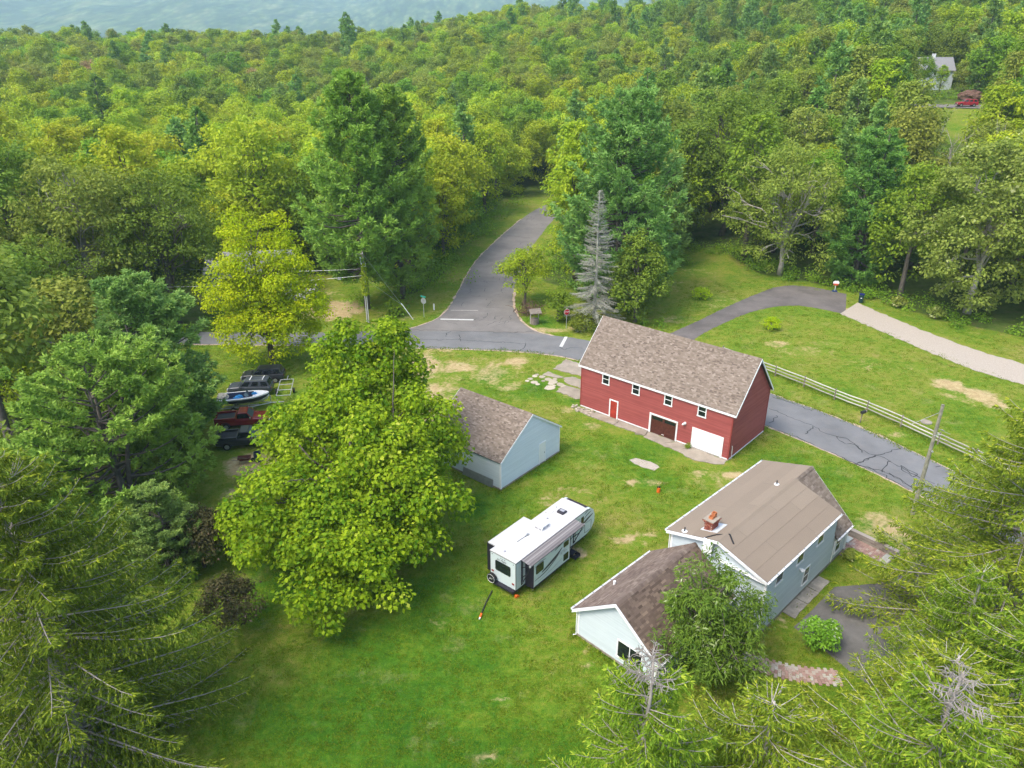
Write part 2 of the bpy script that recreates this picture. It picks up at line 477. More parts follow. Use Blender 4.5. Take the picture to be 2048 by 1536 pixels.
def make_ground():
    xs = axis(-7600, -46, 72, 7600, 0.66)
    ys = axis(-2600, 18, 122, 7600, 0.66)
    X, Y = np.meshgrid(xs, ys)
    Z = terrain(X, Y)
    V = np.stack([X, Y, Z], -1).reshape(-1, 3)
    ny, nx = X.shape
    i = np.arange((ny - 1) * (nx - 1)); r, c = i // (nx - 1), i % (nx - 1)
    a = r * nx + c
    F = np.stack([a, a + 1, a + nx + 1, a + nx], 1)
    me = bpy.data.meshes.new('ground')
    fill_mesh(me, V, F)
    wood = np.where(inside(CLEAR, X, Y) | inside(HILLTOP, X, Y), 0.0, 1.0)
    # soften the wood's edge
    for _ in range(3):
        w = wood.copy()
        w[1:-1, 1:-1] = (wood[1:-1, 1:-1] + wood[:-2, 1:-1] + wood[2:, 1:-1] + wood[1:-1, :-2] + wood[1:-1, 2:]) / 5
        wood = w
    for nme, A in (('dirt', blobs(DIRT, X, Y)), ('lush_shade', blobs(LUSH_SHADE, X, Y)), ('wood', wood), ('far', sstep(450, 900, np.hypot(X, Y)))):
        at = me.attributes.new(nme, 'FLOAT', 'POINT')
        at.data.foreach_set('value', A.ravel().astype(np.float32))
    me.polygons.foreach_set('use_smooth', np.ones(len(me.polygons), bool))
    t = NT('grass_ground')
    v = t.co()
    n1 = t.noise(0.11, 4, 0.6, v)
    n2 = t.noise(0.55, 5, 0.65, v, 0.6)
    n3 = t.noise(2.6, 4, 0.7, v)
    n4 = t.noise(16, 4, 0.75, v)
    mp = t.n('ShaderNodeMapping'); mp.inputs['Rotation'].default_value = (0, 0, R(38)); mp.inputs['Scale'].default_value = (0.35, 2.2, 1)
    t.l(v, mp.inputs['Vector'])
    n5 = t.noise(0.9, 4, 0.6, mp.outputs[0])
    lush_shade = t.attr('lush_shade'); dirt = t.attr('dirt')
    f = t.math('ADD', t.math('MULTIPLY', n1, 0.7), t.math('MULTIPLY', n2, 0.5))
    f = t.math('ADD', f, t.math('MULTIPLY', n5, 0.25))
    f = t.math('SUBTRACT', f, t.math('MULTIPLY', lush_shade, 0.33))
    f = t.math('ADD', f, t.math('MULTIPLY', t.math('SUBTRACT', n3, 0.5), 0.75))
    col = t.ramp(f, [(0.25, (0.030, 0.105, 0.006)), (0.47, (0.066, 0.165, 0.010)), (0.66, (0.135, 0.215, 0.016)), (0.84, (0.215, 0.23, 0.036)), (1.0, (0.30, 0.25, 0.09))])
    col = t.mix(0.75, col, t.ramp(n4, [(0.25, 0.10), (0.5, 0.5), (0.78, 0.92)]), 'OVERLAY')
    # dry and bare patches, ragged by noise
    e = t.math('ADD', dirt, t.math('MULTIPLY', t.math('SUBTRACT', n2, 0.5), 1.3))
    e = t.math('ADD', e, t.math('MULTIPLY', t.math('SUBTRACT', n3, 0.5), 0.7))
    e = t.math('MULTIPLY', t.rng(e, 0.30, 0.68), t.rng(dirt, 0.05, 0.25))
    e = t.math('MULTIPLY', e, t.rng(n4, 0.2, 0.6, 0.55, 1.0))
    straw = t.ramp(t.noise(1.3, 5, 0.7, v), [(0.3, (0.36, 0.24, 0.13)), (0.55, (0.50, 0.38, 0.21)), (0.75, (0.55, 0.47, 0.30))])
    col = t.mix(e, col, straw)
    # bare scuffs anywhere in the lawn
    sc = t.math('MULTIPLY', t.rng(t.noise(0.33, 5, 0.75, v), 0.56, 0.70), t.rng(n4, 0.3, 0.6))
    col = t.mix(t.math('MULTIPLY', sc, 0.55), col, (0.36, 0.29, 0.14))
    floor = t.ramp(t.noise(0.6, 6, 0.7, v), [(0.3, (0.05, 0.07, 0.016)), (0.5, (0.08, 0.13, 0.022)), (0.7, (0.13, 0.12, 0.05))])
    wd = t.rng(t.math('ADD', t.attr('wood'), t.math('MULTIPLY', t.math('SUBTRACT', n2, 0.5), 0.8)), 0.35, 0.65)
    col = t.mix(wd, col, floor)
    fv = t.n('ShaderNodeTexVoronoi'); fv.inputs['Scale'].default_value = 0.045; mf = t.n('ShaderNodeMapping'); mf.inputs['Scale'].default_value = (1, 0.22, 1); t.l(v, mf.inputs['Vector']); t.l(mf.outputs[0], fv.inputs['Vector'])
    far = t.ramp(t.noise(0.013, 8, 0.75, mf.outputs[0]), [(0.36, (0.02, 0.035, 0.012)), (0.47, (0.05, 0.09, 0.022)), (0.56, (0.11, 0.15, 0.04)), (0.66, (0.20, 0.21, 0.09))])
    far = t.mix(0.45, far, t.ramp(fv.outputs['Distance'], [(0.0, 0.95), (0.7, 0.05)]), 'OVERLAY')
    col = t.mix(t.attr('far'), col, far)
    h = t.math('ADD', t.math('MULTIPLY', n4, 0.6), t.math('MULTIPLY', t.noise(45, 3, 0.7, v), 0.4))
    me.materials.append(t.end(t.bsdf(col, 0.9, 0, 0.1, bump=h, bstr=0.85, bdist=0.10)))
    return link('ground', me, kind='structure')


make_ground()


def resample(P, step):
    out = []
    for i in range(len(P) - 1):
        a, b = np.array(P[i], float), np.array(P[i + 1], float)
        k = max(1, int(np.linalg.norm(b - a) / step))
        for j in range(k):
            out.append(a + (b - a) * j / k)
    out.append(np.array(P[-1], float))
    return np.array(out)


def smooth(P, it=2):
    P = np.array(P, float)
    for _ in range(it):
        Q = [P[0]]
        for i in range(len(P) - 1):
            Q += [P[i] * 0.75 + P[i + 1] * 0.25, P[i] * 0.25 + P[i + 1] * 0.75]
        P = np.array(Q + [P[-1]])
    return P


def sheet(name, left, right, z, m, jitter=0.1, kind='structure', parent=None, n=60, across=6):
    """a ribbon between two edge lines, resampled, with ragged edges and its own skirt"""
    def par(P):
        P = resample(smooth(P, 2), 0.4)
        d = np.concatenate([[0], np.cumsum(np.linalg.norm(np.diff(P, axis=0), axis=1))]); d /= d[-1]
        u = np.linspace(0, 1, n)
        return np.stack([np.interp(u, d, P[:, 0]), np.interp(u, d, P[:, 1])], 1)
    A, B = par(left), par(right)
    nj = rng.normal(0, jitter, (2, n))
    dirn = (B - A); dirn /= np.linalg.norm(dirn, axis=1)[:, None]
    A = A + dirn * nj[0][:, None]; B = B + dirn * nj[1][:, None]
    w = np.linspace(0, 1, across)
    G = A[:, None] * (1 - w)[None, :, None] + B[:, None] * w[None, :, None]
    Z = terrain(G[..., 0], G[..., 1]) + z
    V = np.concatenate([G, Z[..., None]], -1).reshape(-1, 3)
    F = [(i * across + j, i * across + j + 1, (i + 1) * across + j + 1, (i + 1) * across + j) for i in range(n - 1) for j in range(across - 1)]
    mb = MB(); mb.add(V, F)
    return mb.obj(name, m, parent, kind=kind)


def asphalt(name, c, var=0.18, warm=(0.24, 0.215, 0.2)):
    t = NT(name)
    v = t.co()
    col = t.ramp(t.noise(0.25, 5, 0.65, v), [(0.3, tuple(x * (1 - var) for x in c)), (0.7, tuple(x * (1 + var) for x in c))])
    col = t.mix(t.math('MULTIPLY', t.rng(t.noise(0.8, 6, 0.7, v), 0.5, 0.75), 0.35), col, warm)
    g = t.noise(50, 3, 0.8, v)
    col = t.mix(0.4, col, t.ramp(g, [(0.3, 0.3), (0.7, 0.7)]), 'OVERLAY')
    return t.end(t.bsdf(col, 0.85, 0, 0.25, bump=g, bstr=0.3, bdist=0.01))


M['road_main'] = asphalt('asphalt_blue', (0.165, 0.167, 0.170))
M['road_side'] = asphalt('asphalt_brown', (0.185, 0.172, 0.162), 0.18)
M['drive'] = asphalt('asphalt_drive', (0.14, 0.126, 0.12), 0.25)
M['pavement_dark'] = asphalt('asphalt_dark', (0.12, 0.115, 0.11), 0.45)
M['gravel'] = simple('gravel', (0.39, 0.34, 0.285), 0.95, var=0.14, scale=6.0, bump=0.5, dirt=(0.33, 0.28, 0.22))

MAIN_N = [(-90, 92), (-60, 91.2), (-28.1, 90.7), (-15.4, 89.8), (-1.6, 88.9), (4.9, 87.5), (9.0, 85.2), (16, 79.3), (26.5, 68.1), (32.8, 60.0), (35.9, 55.1), (43, 43), (56, 22)]
MAIN_F = [(-90, 97), (-60, 96), (-28, 95.1), (-17.9, 95.9), (-10, 95.8), (-2, 95.6), (6.6, 94.0), (10.2, 92.3), (17, 87.7), (24, 81.7), (29.6, 75.5), (35.5, 68.8), (40.5, 60.0), (48, 46.5), (61, 25)]
SIDE_L = [(-16.5, 95.5), (-13.0, 97.9), (-10.6, 101.2), (-9.4, 105.8), (-8.4, 116.2), (-7.4, 127.6), (-5.8, 137.0), (-2.1, 152.6), (2.1, 168.6), (6.2, 181.1), (14, 196)]
SIDE_R = [(6.0, 93.6), (3.0, 95.8), (0.9, 100.5), (0.0, 107.7), (0.3, 115.4), (0.9, 121.7), (2.2, 133), (4.6, 146.7), (9.3, 168.0), (13.3, 180), (20, 192)]
main_road = sheet('main_road', MAIN_N, MAIN_F, 0.022, M['road_main'], 0.05, n=220, across=8)
side_road = sheet('side_road', SIDE_L, SIDE_R, 0.014, M['road_side'], 0.07, n=140, across=8)
M['curb_sand'] = simple('road_edge_sand', (0.45, 0.34, 0.26), 0.95, var=0.25, scale=2, bump=0.4)


def edge_strip(L, w0, w1, z, name, parent):
    P = resample(smooth(L, 2), 0.7)
    T = np.gradient(P, axis=0); T /= np.linalg.norm(T, axis=1)[:, None]
    N = np.stack([-T[:, 1], T[:, 0]], 1)
    a = w0 + rng.normal(0, 0.05, len(P)); b = w1 + rng.normal(0, 0.08, len(P))
    A, B = P + N * a[:, None], P + N * b[:, None]
    mb = MB()
    V = np.concatenate([np.c_[A, np.full(len(A), z)], np.c_[B, np.full(len(B), z)]])
    n = len(P)
    mb.add(V, [(i, i + 1, n + i + 1, n + i) for i in range(n - 1)])
    return mb.obj(name, M['curb_sand'], parent)


edge_strip(MAIN_N[:7], -0.25, 0.12, 0.008, 'sand_edge', main_road)
edge_strip(MAIN_F[9:], -0.1, 0.18, 0.008, 'sand_edge', main_road)
edge_strip(MAIN_N[7:], -0.18, 0.1, 0.008, 'sand_edge', main_road)
edge_strip(SIDE_L[:9], -0.08, 0.22, 0.006, 'sand_edge', side_road)
edge_strip(SIDE_R[:5], -0.35, 0.1, 0.006, 'sand_edge', side_road)

CRACKS_MAIN = [
    [(28.04, 71.8), (29.12, 70.58), (30.38, 69.01), (31.39, 67.86), (32.05, 66.38), (32.91, 65.49), (33.89, 64.96), (34.18, 63.24), (34.67, 62.08), (35.43, 61.59), (35.97, 60.64), (36.58, 59.55), (37.18, 58.2), (37.67, 57.33), (38.23, 56.61)] ,
    [(31.32, 67.68), (30.34, 66.2), (29.93, 66.02)] ,
    [(32.91, 65.49), (32.92, 64.26), (34.32, 63.58), (34.08, 62.24)] ,
    [(35.13, 61.66), (33.38, 60.64), (32.7, 60.17)] ,
    [(36.72, 59.86), (37.48, 58.5), (36.96, 57.76), (36.28, 59.1), (36.72, 59.86)] ,
    [(31.11, 62.24), (31.96, 61.11), (32.98, 59.71), (34.48, 58.8), (35.42, 57.47), (35.72, 56.19), (36.6, 57.04)] ,
    [(27.02, 66.93), (28.79, 65.49), (30.02, 63.75)] ,
    [(36.13, 60.64), (34.99, 59.4), (34.41, 58.65)] ,
    [(29.37, 74.79), (30.42, 73.91), (30.95, 73.27), (32.53, 71.19)] ,
    [(31.96, 60.32), (33.48, 59.4), (34.73, 57.33), (35.45, 55.64)] ,
    [(32.93, 60.32), (34.71, 61.43), (38.27, 63.07)] ,
    [(34.97, 58.5), (35.55, 56.47), (35.89, 55.91)] ,
    [(39.84, 59.55), (40.4, 59.71)] ,
    [(28.35, 70.18), (27.48, 68.62), (26.97, 68.43)] ,
    [(-16.7, 96.63), (-12.84, 96.36), (-8.42, 95.93), (0.32, 95.28), (3.07, 95.66)] ,
    [(-9.0, 93.71), (-8.97, 95.02), (-8.41, 95.82)] ,
    [(-15.23, 92.93), (-11.68, 92.68), (-7.25, 92.58), (-4.64, 91.92), (-1.33, 91.67), (1.95, 90.93)] ,
    [(-7.28, 94.49), (-6.84, 91.92)] ,
    [(1.77, 91.42), (1.71, 89.95), (1.1, 88.52)] ,
    [(6.25, 89.95), (6.91, 88.99), (7.85, 89.71), (9.27, 89.47)] ,
    [(-2.61, 91.67), (-1.33, 91.42)] ,
    [(-0.94, 152.56), (2.46, 150.75), (4.14, 150.16)] ,
    [(-1.7, 121.66), (1.09, 120.85)] ,
    [(0.32, 95.02), (0.89, 95.55)] ,
    [(-1.49, 89.95), (-1.3, 89.23)] ,
]


def crack_mesh(L, z, w=0.034):
    mb = MB()
    for line in L:
        P = resample(line, 0.35)
        P[1:-1] += rng.normal(0, 0.09, (len(P) - 2, 2)) if len(P) > 2 else 0
        T = np.gradient(P, axis=0); T /= np.linalg.norm(T, axis=1)[:, None] + 1e-9
        N = np.stack([-T[:, 1], T[:, 0]], 1)
        ww = w * rng.uniform(0.7, 1.7, len(P))
        A, B = P + N * ww[:, None], P - N * ww[:, None]
        n = len(P)
        V = np.concatenate([np.c_[A, np.full(n, z)], np.c_[B, np.full(n, z)]])
        mb.add(V, [(i, n + i, n + i + 1, i + 1) for i in range(n - 1)])
    return mb


o = crack_mesh(CRACKS_MAIN, 0.028).obj('crack_seal', M['asphalt_patch'], main_road, kind='stuff')
web = []
for k in range(60):
    u = rng.uniform(0.12, 0.9)
    i = u * (len(SIDE_L) - 1); a = int(i); fr = i - a
    l = np.array(SIDE_L[a]) * (1 - fr) + np.array(SIDE_L[a + 1]) * fr
    r_ = np.array(SIDE_R[a]) * (1 - fr) + np.array(SIDE_R[a + 1]) * fr
    p = l + (r_ - l) * rng.uniform(0.1, 0.9)
    d = (np.array(SIDE_L[a + 1]) - np.array(SIDE_L[a])); d /= np.linalg.norm(d)
    if rng.random() < 0.35: d = np.array([d[1], -d[0]])
    q = p + d * rng.uniform(0.6, 3.0)
    if q[1] < 97.5: continue
    web.append([tuple(p), tuple((p + q) / 2 + rng.normal(0, 0.25, 2)), tuple(q)])
crack_mesh(web, 0.019, 0.022).obj('crack', M['asphalt_patch'], side_road, kind='stuff')


def poly_sheet(name, P, z, m, parent=None, kind=None):
    mb = MB(); mb.add([(p[0], p[1], z) for p in P], [tuple(range(len(P)))])
    return mb.obj(name, m, parent, kind=kind)


poly_sheet('stop_line', [(-10.39, 101.0), (-5.57, 100.71), (-5.58, 100.24), (-10.36, 100.55)], 0.0215, M['paint_line'], side_road)
M['paint_faint'] = simple('worn_paint', (0.36, 0.33, 0.31), 0.8, var=0.3, scale=6)
poly_sheet('worn_stop_line', [(-9.2, 104.84), (-5.08, 104.78), (-5.07, 104.5), (-9.2, 104.56)], 0.0215, M['paint_faint'], side_road)
poly_sheet('stop_line', [(7.18, 93.71), (7.58, 93.6), (6.64, 89.9), (6.22, 90.05)], 0.0275, M['paint_line'], main_road)

drive = sheet('asphalt_driveway', [(15.6, 88.2), (19.5, 92.5), (23.1, 96.3), (27.2, 100.4), (33.4, 107.2), (39.9, 113.5), (44.4, 117.4), (49.1, 117.0), (53.4, 112.6)],
              [(20.0, 84.6), (23.0, 90.2), (25.8, 94.4), (29.5, 98.3), (34.4, 103.1), (39.1, 106.2), (43.4, 107.2), (46.6, 105.4), (49.2, 102.8)], 0.016, M['drive'], 0.06, n=90)
gravel = sheet('gravel_drive', [(53.4, 108.4), (54.4, 104.4), (55.6, 101.0), (57.4, 95.5), (60.3, 88.9), (63.8, 84.2), (78, 66)],
               [(48.6, 103.2), (49.8, 99.6), (51.2, 95.9), (54.2, 87.2), (56.8, 81.6), (59.8, 78.0), (73, 61)], 0.024, M['gravel'], 0.12, n=90)
poly_sheet('house_parking', [(19.2, 38.6), (21.0, 40.2), (23.6, 42.7), (25.5, 42.9), (27.6, 43.2), (29.0, 44.0), (30.6, 45.4), (35, 48), (40, 41), (36, 34), (30, 31), (24, 31), (21.5, 34.5), (20.4, 36.6)], 0.013, M['pavement_dark'], kind='structure')

# ------------------------------------------------------------------ building helpers
def siding(mb, width, poly, exposure=0.105, proud=0.022, off=0.0):
    """lap siding: real overlapping boards on a wall in the local XZ plane facing -Y; poly = convex outline (x,z)"""
    zmin, zmax = min(p[1] for p in poly), max(p[1] for p in poly)

    def span(z):
        xs = []
        for i in range(len(poly)):
            (x1, z1), (x2, z2) = poly[i], poly[(i + 1) % len(poly)]
            if (z1 <= z <= z2) or (z2 <= z <= z1):
                if abs(z2 - z1) < 1e-9: xs += [x1, x2]
                else: xs.append(x1 + (x2 - x1) * (z - z1) / (z2 - z1))
        return (min(xs), max(xs)) if xs else None
    z = zmin
    while z < zmax - 0.005:
        z2 = min(z + exposure, zmax)
        a, b = span(z + 1e-5), span(z2 - 1e-5)
        if a and b:
            y0, y1 = off - proud, off - 0.003
            V = [(a[0], y0, z), (a[1], y0, z), (b[1], y1, z2), (b[0], y1, z2), (a[0], off, z), (a[1], off, z)]
            mb.add(V, [(0, 1, 2, 3), (4, 5, 1, 0)], random.random())
        z = z2


def place(V, o, ax, ay, az):
    V = np.asarray(V, float)
    return np.asarray(o, float) + V[:, 0:1] * np.asarray(ax, float) + V[:, 1:2] * np.asarray(ay, float) + V[:, 2:3] * np.asarray(az, float)


def xform(mb, o, ax, ay=None):
    """turn a mesh builder's wall (XZ, facing -Y) so that its X runs along ax (in plan)"""
    ax = np.array([ax[0], ax[1], 0.0]); ax /= np.linalg.norm(ax)
    nrm = np.array([-ax[1], ax[0], 0.0])
    mb.v = [place(v, o, ax, nrm, (0, 0, 1)) for v in mb.v]
    return mb


def wall_siding(poly, o, ax, name, m, parent, exposure=0.105):
    mb = MB(); siding(mb, 0, poly, exposure); xform(mb, o, ax)
    return mb.obj(name, m, parent, kind='stuff')


def shingles(o, e, up, L, H, name, m, parent, exposure=0.13, tab=0.26, ridge=True):
    """courses of single tabs from the eave corner o; e along the eave, up up the slope (unit vectors)"""
    o, e, up = (np.asarray(q, float) for q in (o, e, up))
    nrm = np.cross(e, up); nrm /= np.linalg.norm(nrm)
    mb = MB()
    nrow = int(math.ceil(H / exposure))
    for i in range(nrow):
        y0, y1 = i * exposure, min((i + 1.15) * exposure, H)
        x = -random.random() * tab
        while x < L:
            w = tab * random.choice((0.7, 1.0, 1.0, 1.35))
            a, b = max(0, x), min(L, x + w - 0.006)
            if b - a > 0.02:
                hgt = 0.010 + random.random() * 0.010
                V = [(a, y0, hgt), (b, y0, hgt), (b, y1, 0.003), (a, y1, 0.003), (a, y0, 0.0), (b, y0, 0.0)]
                mb.add(place(V, o, e, up, nrm), [(0, 1, 2, 3), (4, 5, 1, 0)], min(1, max(0, random.gauss(0.5, 0.2))))
            x += w
    return mb.obj(name, m, parent, kind='stuff')


def ridge_caps(p, q, name, m, parent, w=0.15, drop=0.1):
    p, q = np.asarray(p, float), np.asarray(q, float)
    L = np.linalg.norm(q - p); e = (q - p) / L; s = np.array([-e[1], e[0], 0.0])
    mb = MB(); n = int(L / 0.2)
    for i in range(n):
        a, b = p + e * (L * i / n), p + e * (L * (i + 1.1) / n)
        t = random.gauss(0.5, 0.15)
        h0, h1 = 0.03 + 0.012, 0.03
        V = [a + s * w - (0, 0, drop - h0), a + (0, 0, h0), a - s * w - (0, 0, drop - h0), b + s * w - (0, 0, drop - h1), b + (0, 0, h1), b - s * w - (0, 0, drop - h1)]
        mb.add(V, [(0, 1, 4, 3), (1, 2, 5, 4)], t)
    return mb.obj(name, m, parent, kind='stuff')


def slab_roof(o, e, up, L, H, th, name, m, parent):
    o, e, up = (np.asarray(q, float) for q in (o, e, up))
    n = np.cross(e, up); n /= np.linalg.norm(n)
    mb = MB(); mb.obox(o - n * (th + 0.002), e * L, up * H, n * th)
    return mb.obj(name, m, parent)


def window(parent, o, ax, w, h, fw=0.1, glass='glass', sash=True, vert=False, name='window', m='white', proud=0.05):
    """double-hung window standing proud of the wall; o = its lower left corner on the wall face, ax along the wall"""
    mb = MB(); p = proud
    mb.box(0, w, -p, 0.0, h - fw, h); mb.box(-0.03, w + 0.03, -p - 0.03, 0.0, -0.03, fw * 0.8)
    mb.box(0, fw, -p, 0, fw * 0.8, h - fw); mb.box(w - fw, w, -p, 0, fw * 0.8, h - fw)
    if sash: mb.box(fw, w - fw, -p * 0.8, -0.004, h * 0.5 - 0.03, h * 0.5 + 0.03)
    if vert: mb.box(w / 2 - 0.03, w / 2 + 0.03, -p * 0.8, -0.004, fw * 0.8, h - fw)
    fr = xform(mb, o, ax).obj(name, M[m], parent)
    zs = [(fw * 0.8, h * 0.5 - 0.03), (h * 0.5 + 0.03, h - fw)] if sash else [(fw * 0.8, h - fw)]
    xs = [(fw, w / 2 - 0.03), (w / 2 + 0.03, w - fw)] if vert else [(fw, w - fw)]
    for z0, z1 in zs:
        for x0, x1 in xs:
            g = MB(); g.box(x0, x1, -0.03, -0.008, z0, z1); xform(g, o, ax).obj('pane', M[glass], fr)
    return fr


def boxes(name, m, parent, L, kind=None):
    mb = MB()
    for b in L: mb.box(*b)
    return mb.obj(name, m, parent, kind=kind)


def unit(v):
    v = np.asarray(v, float); return v / np.linalg.norm(v)


# ------------------------------------------------------------------ red barn
barn = thing('red_barn', 'long red clapboard barn with brown and white garage doors beside the road', 'barn', (7.5, 72.5, 0), R(-41.87))
BL, BD, BW, BR_ = 17.6, 7.8, 5.1, 9.4
base = boxes('foundation', M['concrete'], barn, [(-0.03, BL + 0.03, -0.03, BD + 0.03, -0.5, 0.12)])
body = MB()
body.add([(0, 0, 0.1), (BL, 0, 0.1), (BL, BD, 0.1), (0, BD, 0.1), (0, 0, BW), (BL, 0, BW), (BL, BD, BW), (0, BD, BW), (0, BD / 2, BR_ - 0.1), (BL, BD / 2, BR_ - 0.1)],
         [(0, 1, 5, 4), (2, 3, 7, 6), (1, 2, 6, 9, 5), (3, 0, 4, 8, 7), (4, 5, 9, 8), (6, 7, 8, 9), (0, 3, 2, 1)])
body.obj('wall', M['red_siding'], barn)
wall_siding([(0.08, 0.2), (BL - 0.08, 0.2), (BL - 0.08, BW), (0.08, BW)], (0, 0, 0), (1, 0), 'clapboard', M['red_siding'], barn)
gp = [(0.08, 0.2), (BD - 0.08, 0.2), (BD - 0.08, BW - 0.1), (BD / 2, BR_ - 0.15), (0.08, BW - 0.1)]
wall_siding(gp, (BL, 0, 0), (0, 1), 'clapboard', M['red_siding'], barn)
wall_siding(gp, (0, BD, 0), (0, -1), 'clapboard', M['red_siding'], barn)
wall_siding([(0.08, 0.2), (BL - 0.08, 0.2), (BL - 0.08, BW), (0.08, BW)], (BL, BD, 0), (-1, 0), 'clapboard', M['red_siding'], barn)
for x, y in ((0, 0), (BL, 0), (0, BD), (BL, BD)):
    boxes('corner_board', M['red_trim'], barn, [(x - 0.035 if x == 0 else x - 0.1, x + 0.1 if x == 0 else x + 0.035, y - 0.035 if y == 0 else y - 0.1, y + 0.1 if y == 0 else y + 0.035, 0.15, BW - 0.05)])
for x0, x1 in ((0.1, 3.8), (5.0, 8.75), (12.05, 13.6), (16.95, BL - 0.1)): boxes('base_trim', M['white'], barn, [(x0, x1, -0.045, 0, 0.08, 0.2)])
boxes('base_trim', M['white'], barn, [(BL, BL + 0.045, 0.1, BD - 0.1, 0.08, 0.17)])
ov = 0.28
sl_ = unit((0, BD / 2, BR_ - BW)); pitch_len = math.hypot(BD / 2, BR_ - BW)
eo = 0.22
rf = slab_roof(np.array([-ov, 0, BW]) - sl_ * eo, (1, 0, 0), sl_, BL + 2 * ov, pitch_len + eo, 0.14, 'roof', M['roof_felt'], barn)
shingles(np.array([-ov, 0, BW]) - sl_ * eo, (1, 0, 0), sl_, BL + 2 * ov, pitch_len + eo, 'shingles', M['shingle'], rf)
sl2 = unit((0, -BD / 2, BR_ - BW))
rf2 = slab_roof(np.array([BL + ov, BD, BW]) - sl2 * eo, (-1, 0, 0), sl2, BL + 2 * ov, pitch_len + eo, 0.14, 'roof', M['roof_felt'], barn)
shingles(np.array([BL + ov, BD, BW]) - sl2 * eo, (-1, 0, 0), sl2, BL + 2 * ov, pitch_len + eo, 'shingles', M['shingle'], rf2)
ridge_caps((-ov, BD / 2, BR_), (BL + ov, BD / 2, BR_), 'ridge_cap', M['shingle'], rf, 0.15, 0.17)
# white fascia under the eave and rake boards
ey, ez = -sl_[1] * eo, BW - sl_[2] * eo
boxes('fascia', M['white'], barn, [(-ov - 0.01, BL + ov + 0.01, ey - 0.05, ey - 0.008, ez - 0.2, ez - 0.01)])
boxes('soffit', M['white'], barn, [(-ov, BL + ov, ey, -0.02, ez - 0.185, ez - 0.16)])
boxes('fascia', M['white'], barn, [(-ov - 0.01, BL + ov + 0.01, BD - ey + 0.008, BD - ey + 0.05, ez - 0.24, ez - 0.01)])
for x0 in (-ov - 0.045, BL + ov + 0.004):
    mb = MB()
    for sgn in (0, 1):
        s_, o_ = (sl_, np.array([x0, 0, BW]) - sl_ * eo) if sgn == 0 else (sl2, np.array([x0, BD, BW]) - sl2 * eo)
        mb.obox(o_ - np.array([0, 0, 0.24]), (0.04, 0, 0), s_ * (pitch_len + eo), (0, 0, 0.225))
    mb.obj('rake_board', M['white'], barn)
for x in (2.75, 6.47, 10.25, 13.95):
    window(barn, (x, -0.012, 3.62), (1, 0), 0.92, 1.2, 0.1)
# small red door
fr = boxes('door', M['white'], barn, [(3.83, 3.97, -0.07, 0, 0.06, 2.02), (4.81, 4.95, -0.07, 0, 0.06, 2.02), (3.83, 4.95, -0.07, 0, 2.023, 2.15)])
M['door_red'] = simple('faded_red_door', (0.36, 0.04, 0.025), 0.6, var=0.4, scale=1.5, dirt=(0.45, 0.11, 0.06))
boxes('leaf', M['door_red'], fr, [(3.97, 4.81, -0.035, 0, 0.08, 2.02), (4.08, 4.7, -0.045, -0.034, 1.15, 1.9), (4.08, 4.7, -0.045, -0.034, 0.25, 0.95)])
mb = MB(); mb.tube([(4.06, -0.05, 1.0), (4.06, -0.1, 1.0)], 0.035, 8); mb.obj('handle', M['black'], fr)
# brown carriage door
fr = boxes('garage_door', M['white'], barn, [(8.78, 8.98, -0.09, 0, 0.03, 2.05), (11.87, 12.02, -0.09, 0, 0.03, 2.05), (8.78, 12.02, -0.09, 0, 2.053, 2.22)])
for r_ in range(4):
    for c in range(2):
        x0, x1 = 8.98 + c * 1.445, 8.98 + (c + 1) * 1.445
        z0, z1 = 0.04 + r_ * 0.5, 0.04 + (r_ + 1) * 0.5 - 0.012
        p = MB(); p.box(x0 + 0.005, x1 - 0.005, -0.03, 0, z0, z1)
        p.box(x0 + 0.01, x0 + 0.12, -0.045, -0.03, z0, z1); p.box(x1 - 0.12, x1 - 0.01, -0.045, -0.03, z0, z1)
        if r_ < 3:
            for k in range(7): p.box(x0 + 0.14 + k * 0.168, x0 + 0.14 + k * 0.168 + 0.155, -0.037, -0.03, z0 + 0.01, z1)
        else:
            p.box(x0 + 0.12, x1 - 0.12, -0.045, -0.03, z1 - 0.09, z1); p.box(x0 + 0.12, x1 - 0.12, -0.045, -0.03, z0, z0 + 0.07)
            g = MB(); g.box(x0 + 0.125, x1 - 0.125, -0.038, -0.0305, z0 + 0.075, z1 - 0.095); 
        q = p.obj('panel', M['brown_door'], fr)
        if r_ == 3: g.obj('pane', M['glass'], fr)
boxes('handle', M['white_clean'], fr, [(10.32, 10.58, -0.075, -0.03, 0.2, 0.25)])
# white roll-up door
fr = boxes('garage_door', M['white'], barn, [(13.62, 13.76, -0.08, 0, 0.03, 2.1), (16.8, 16.94, -0.08, 0, 0.03, 2.1), (13.62, 16.94, -0.08, 0, 2.103, 2.25)])
for r_ in range(4):
    boxes('panel', M['white_clean'], fr, [(13.76, 16.8, -0.03, 0, 0.04 + r_ * 0.515, 0.04 + (r_ + 1) * 0.515 - 0.008)])
mb = MB(); mb.cyl((12.78, -0.10, 2.36), 0.14, 0.09, 12, 'y'); mb.tube([(12.78, -0.1, 2.36), (12.78, -0.2, 2.4), (12.85, -0.3, 2.33)], [0.09, 0.09, 0.11], 10); mb.tube([(12.78, -0.1, 2.36), (12.68, -0.2, 2.34), (12.66, -0.3, 2.22)], [0.08, 0.08, 0.1], 10)
mb.obj('flood_light', M['white_clean'], barn)
mb = MB(); mb.tube([(BL + 0.08, 0.5, 0.0), (BL + 0.09, 0.5, 0.7), (BL + 0.06, 0.48, 1.35), (BL + 0.02, 0.48, 1.42)], 0.03, 6); mb.obj('vent_pipe', M['white_clean'], barn)

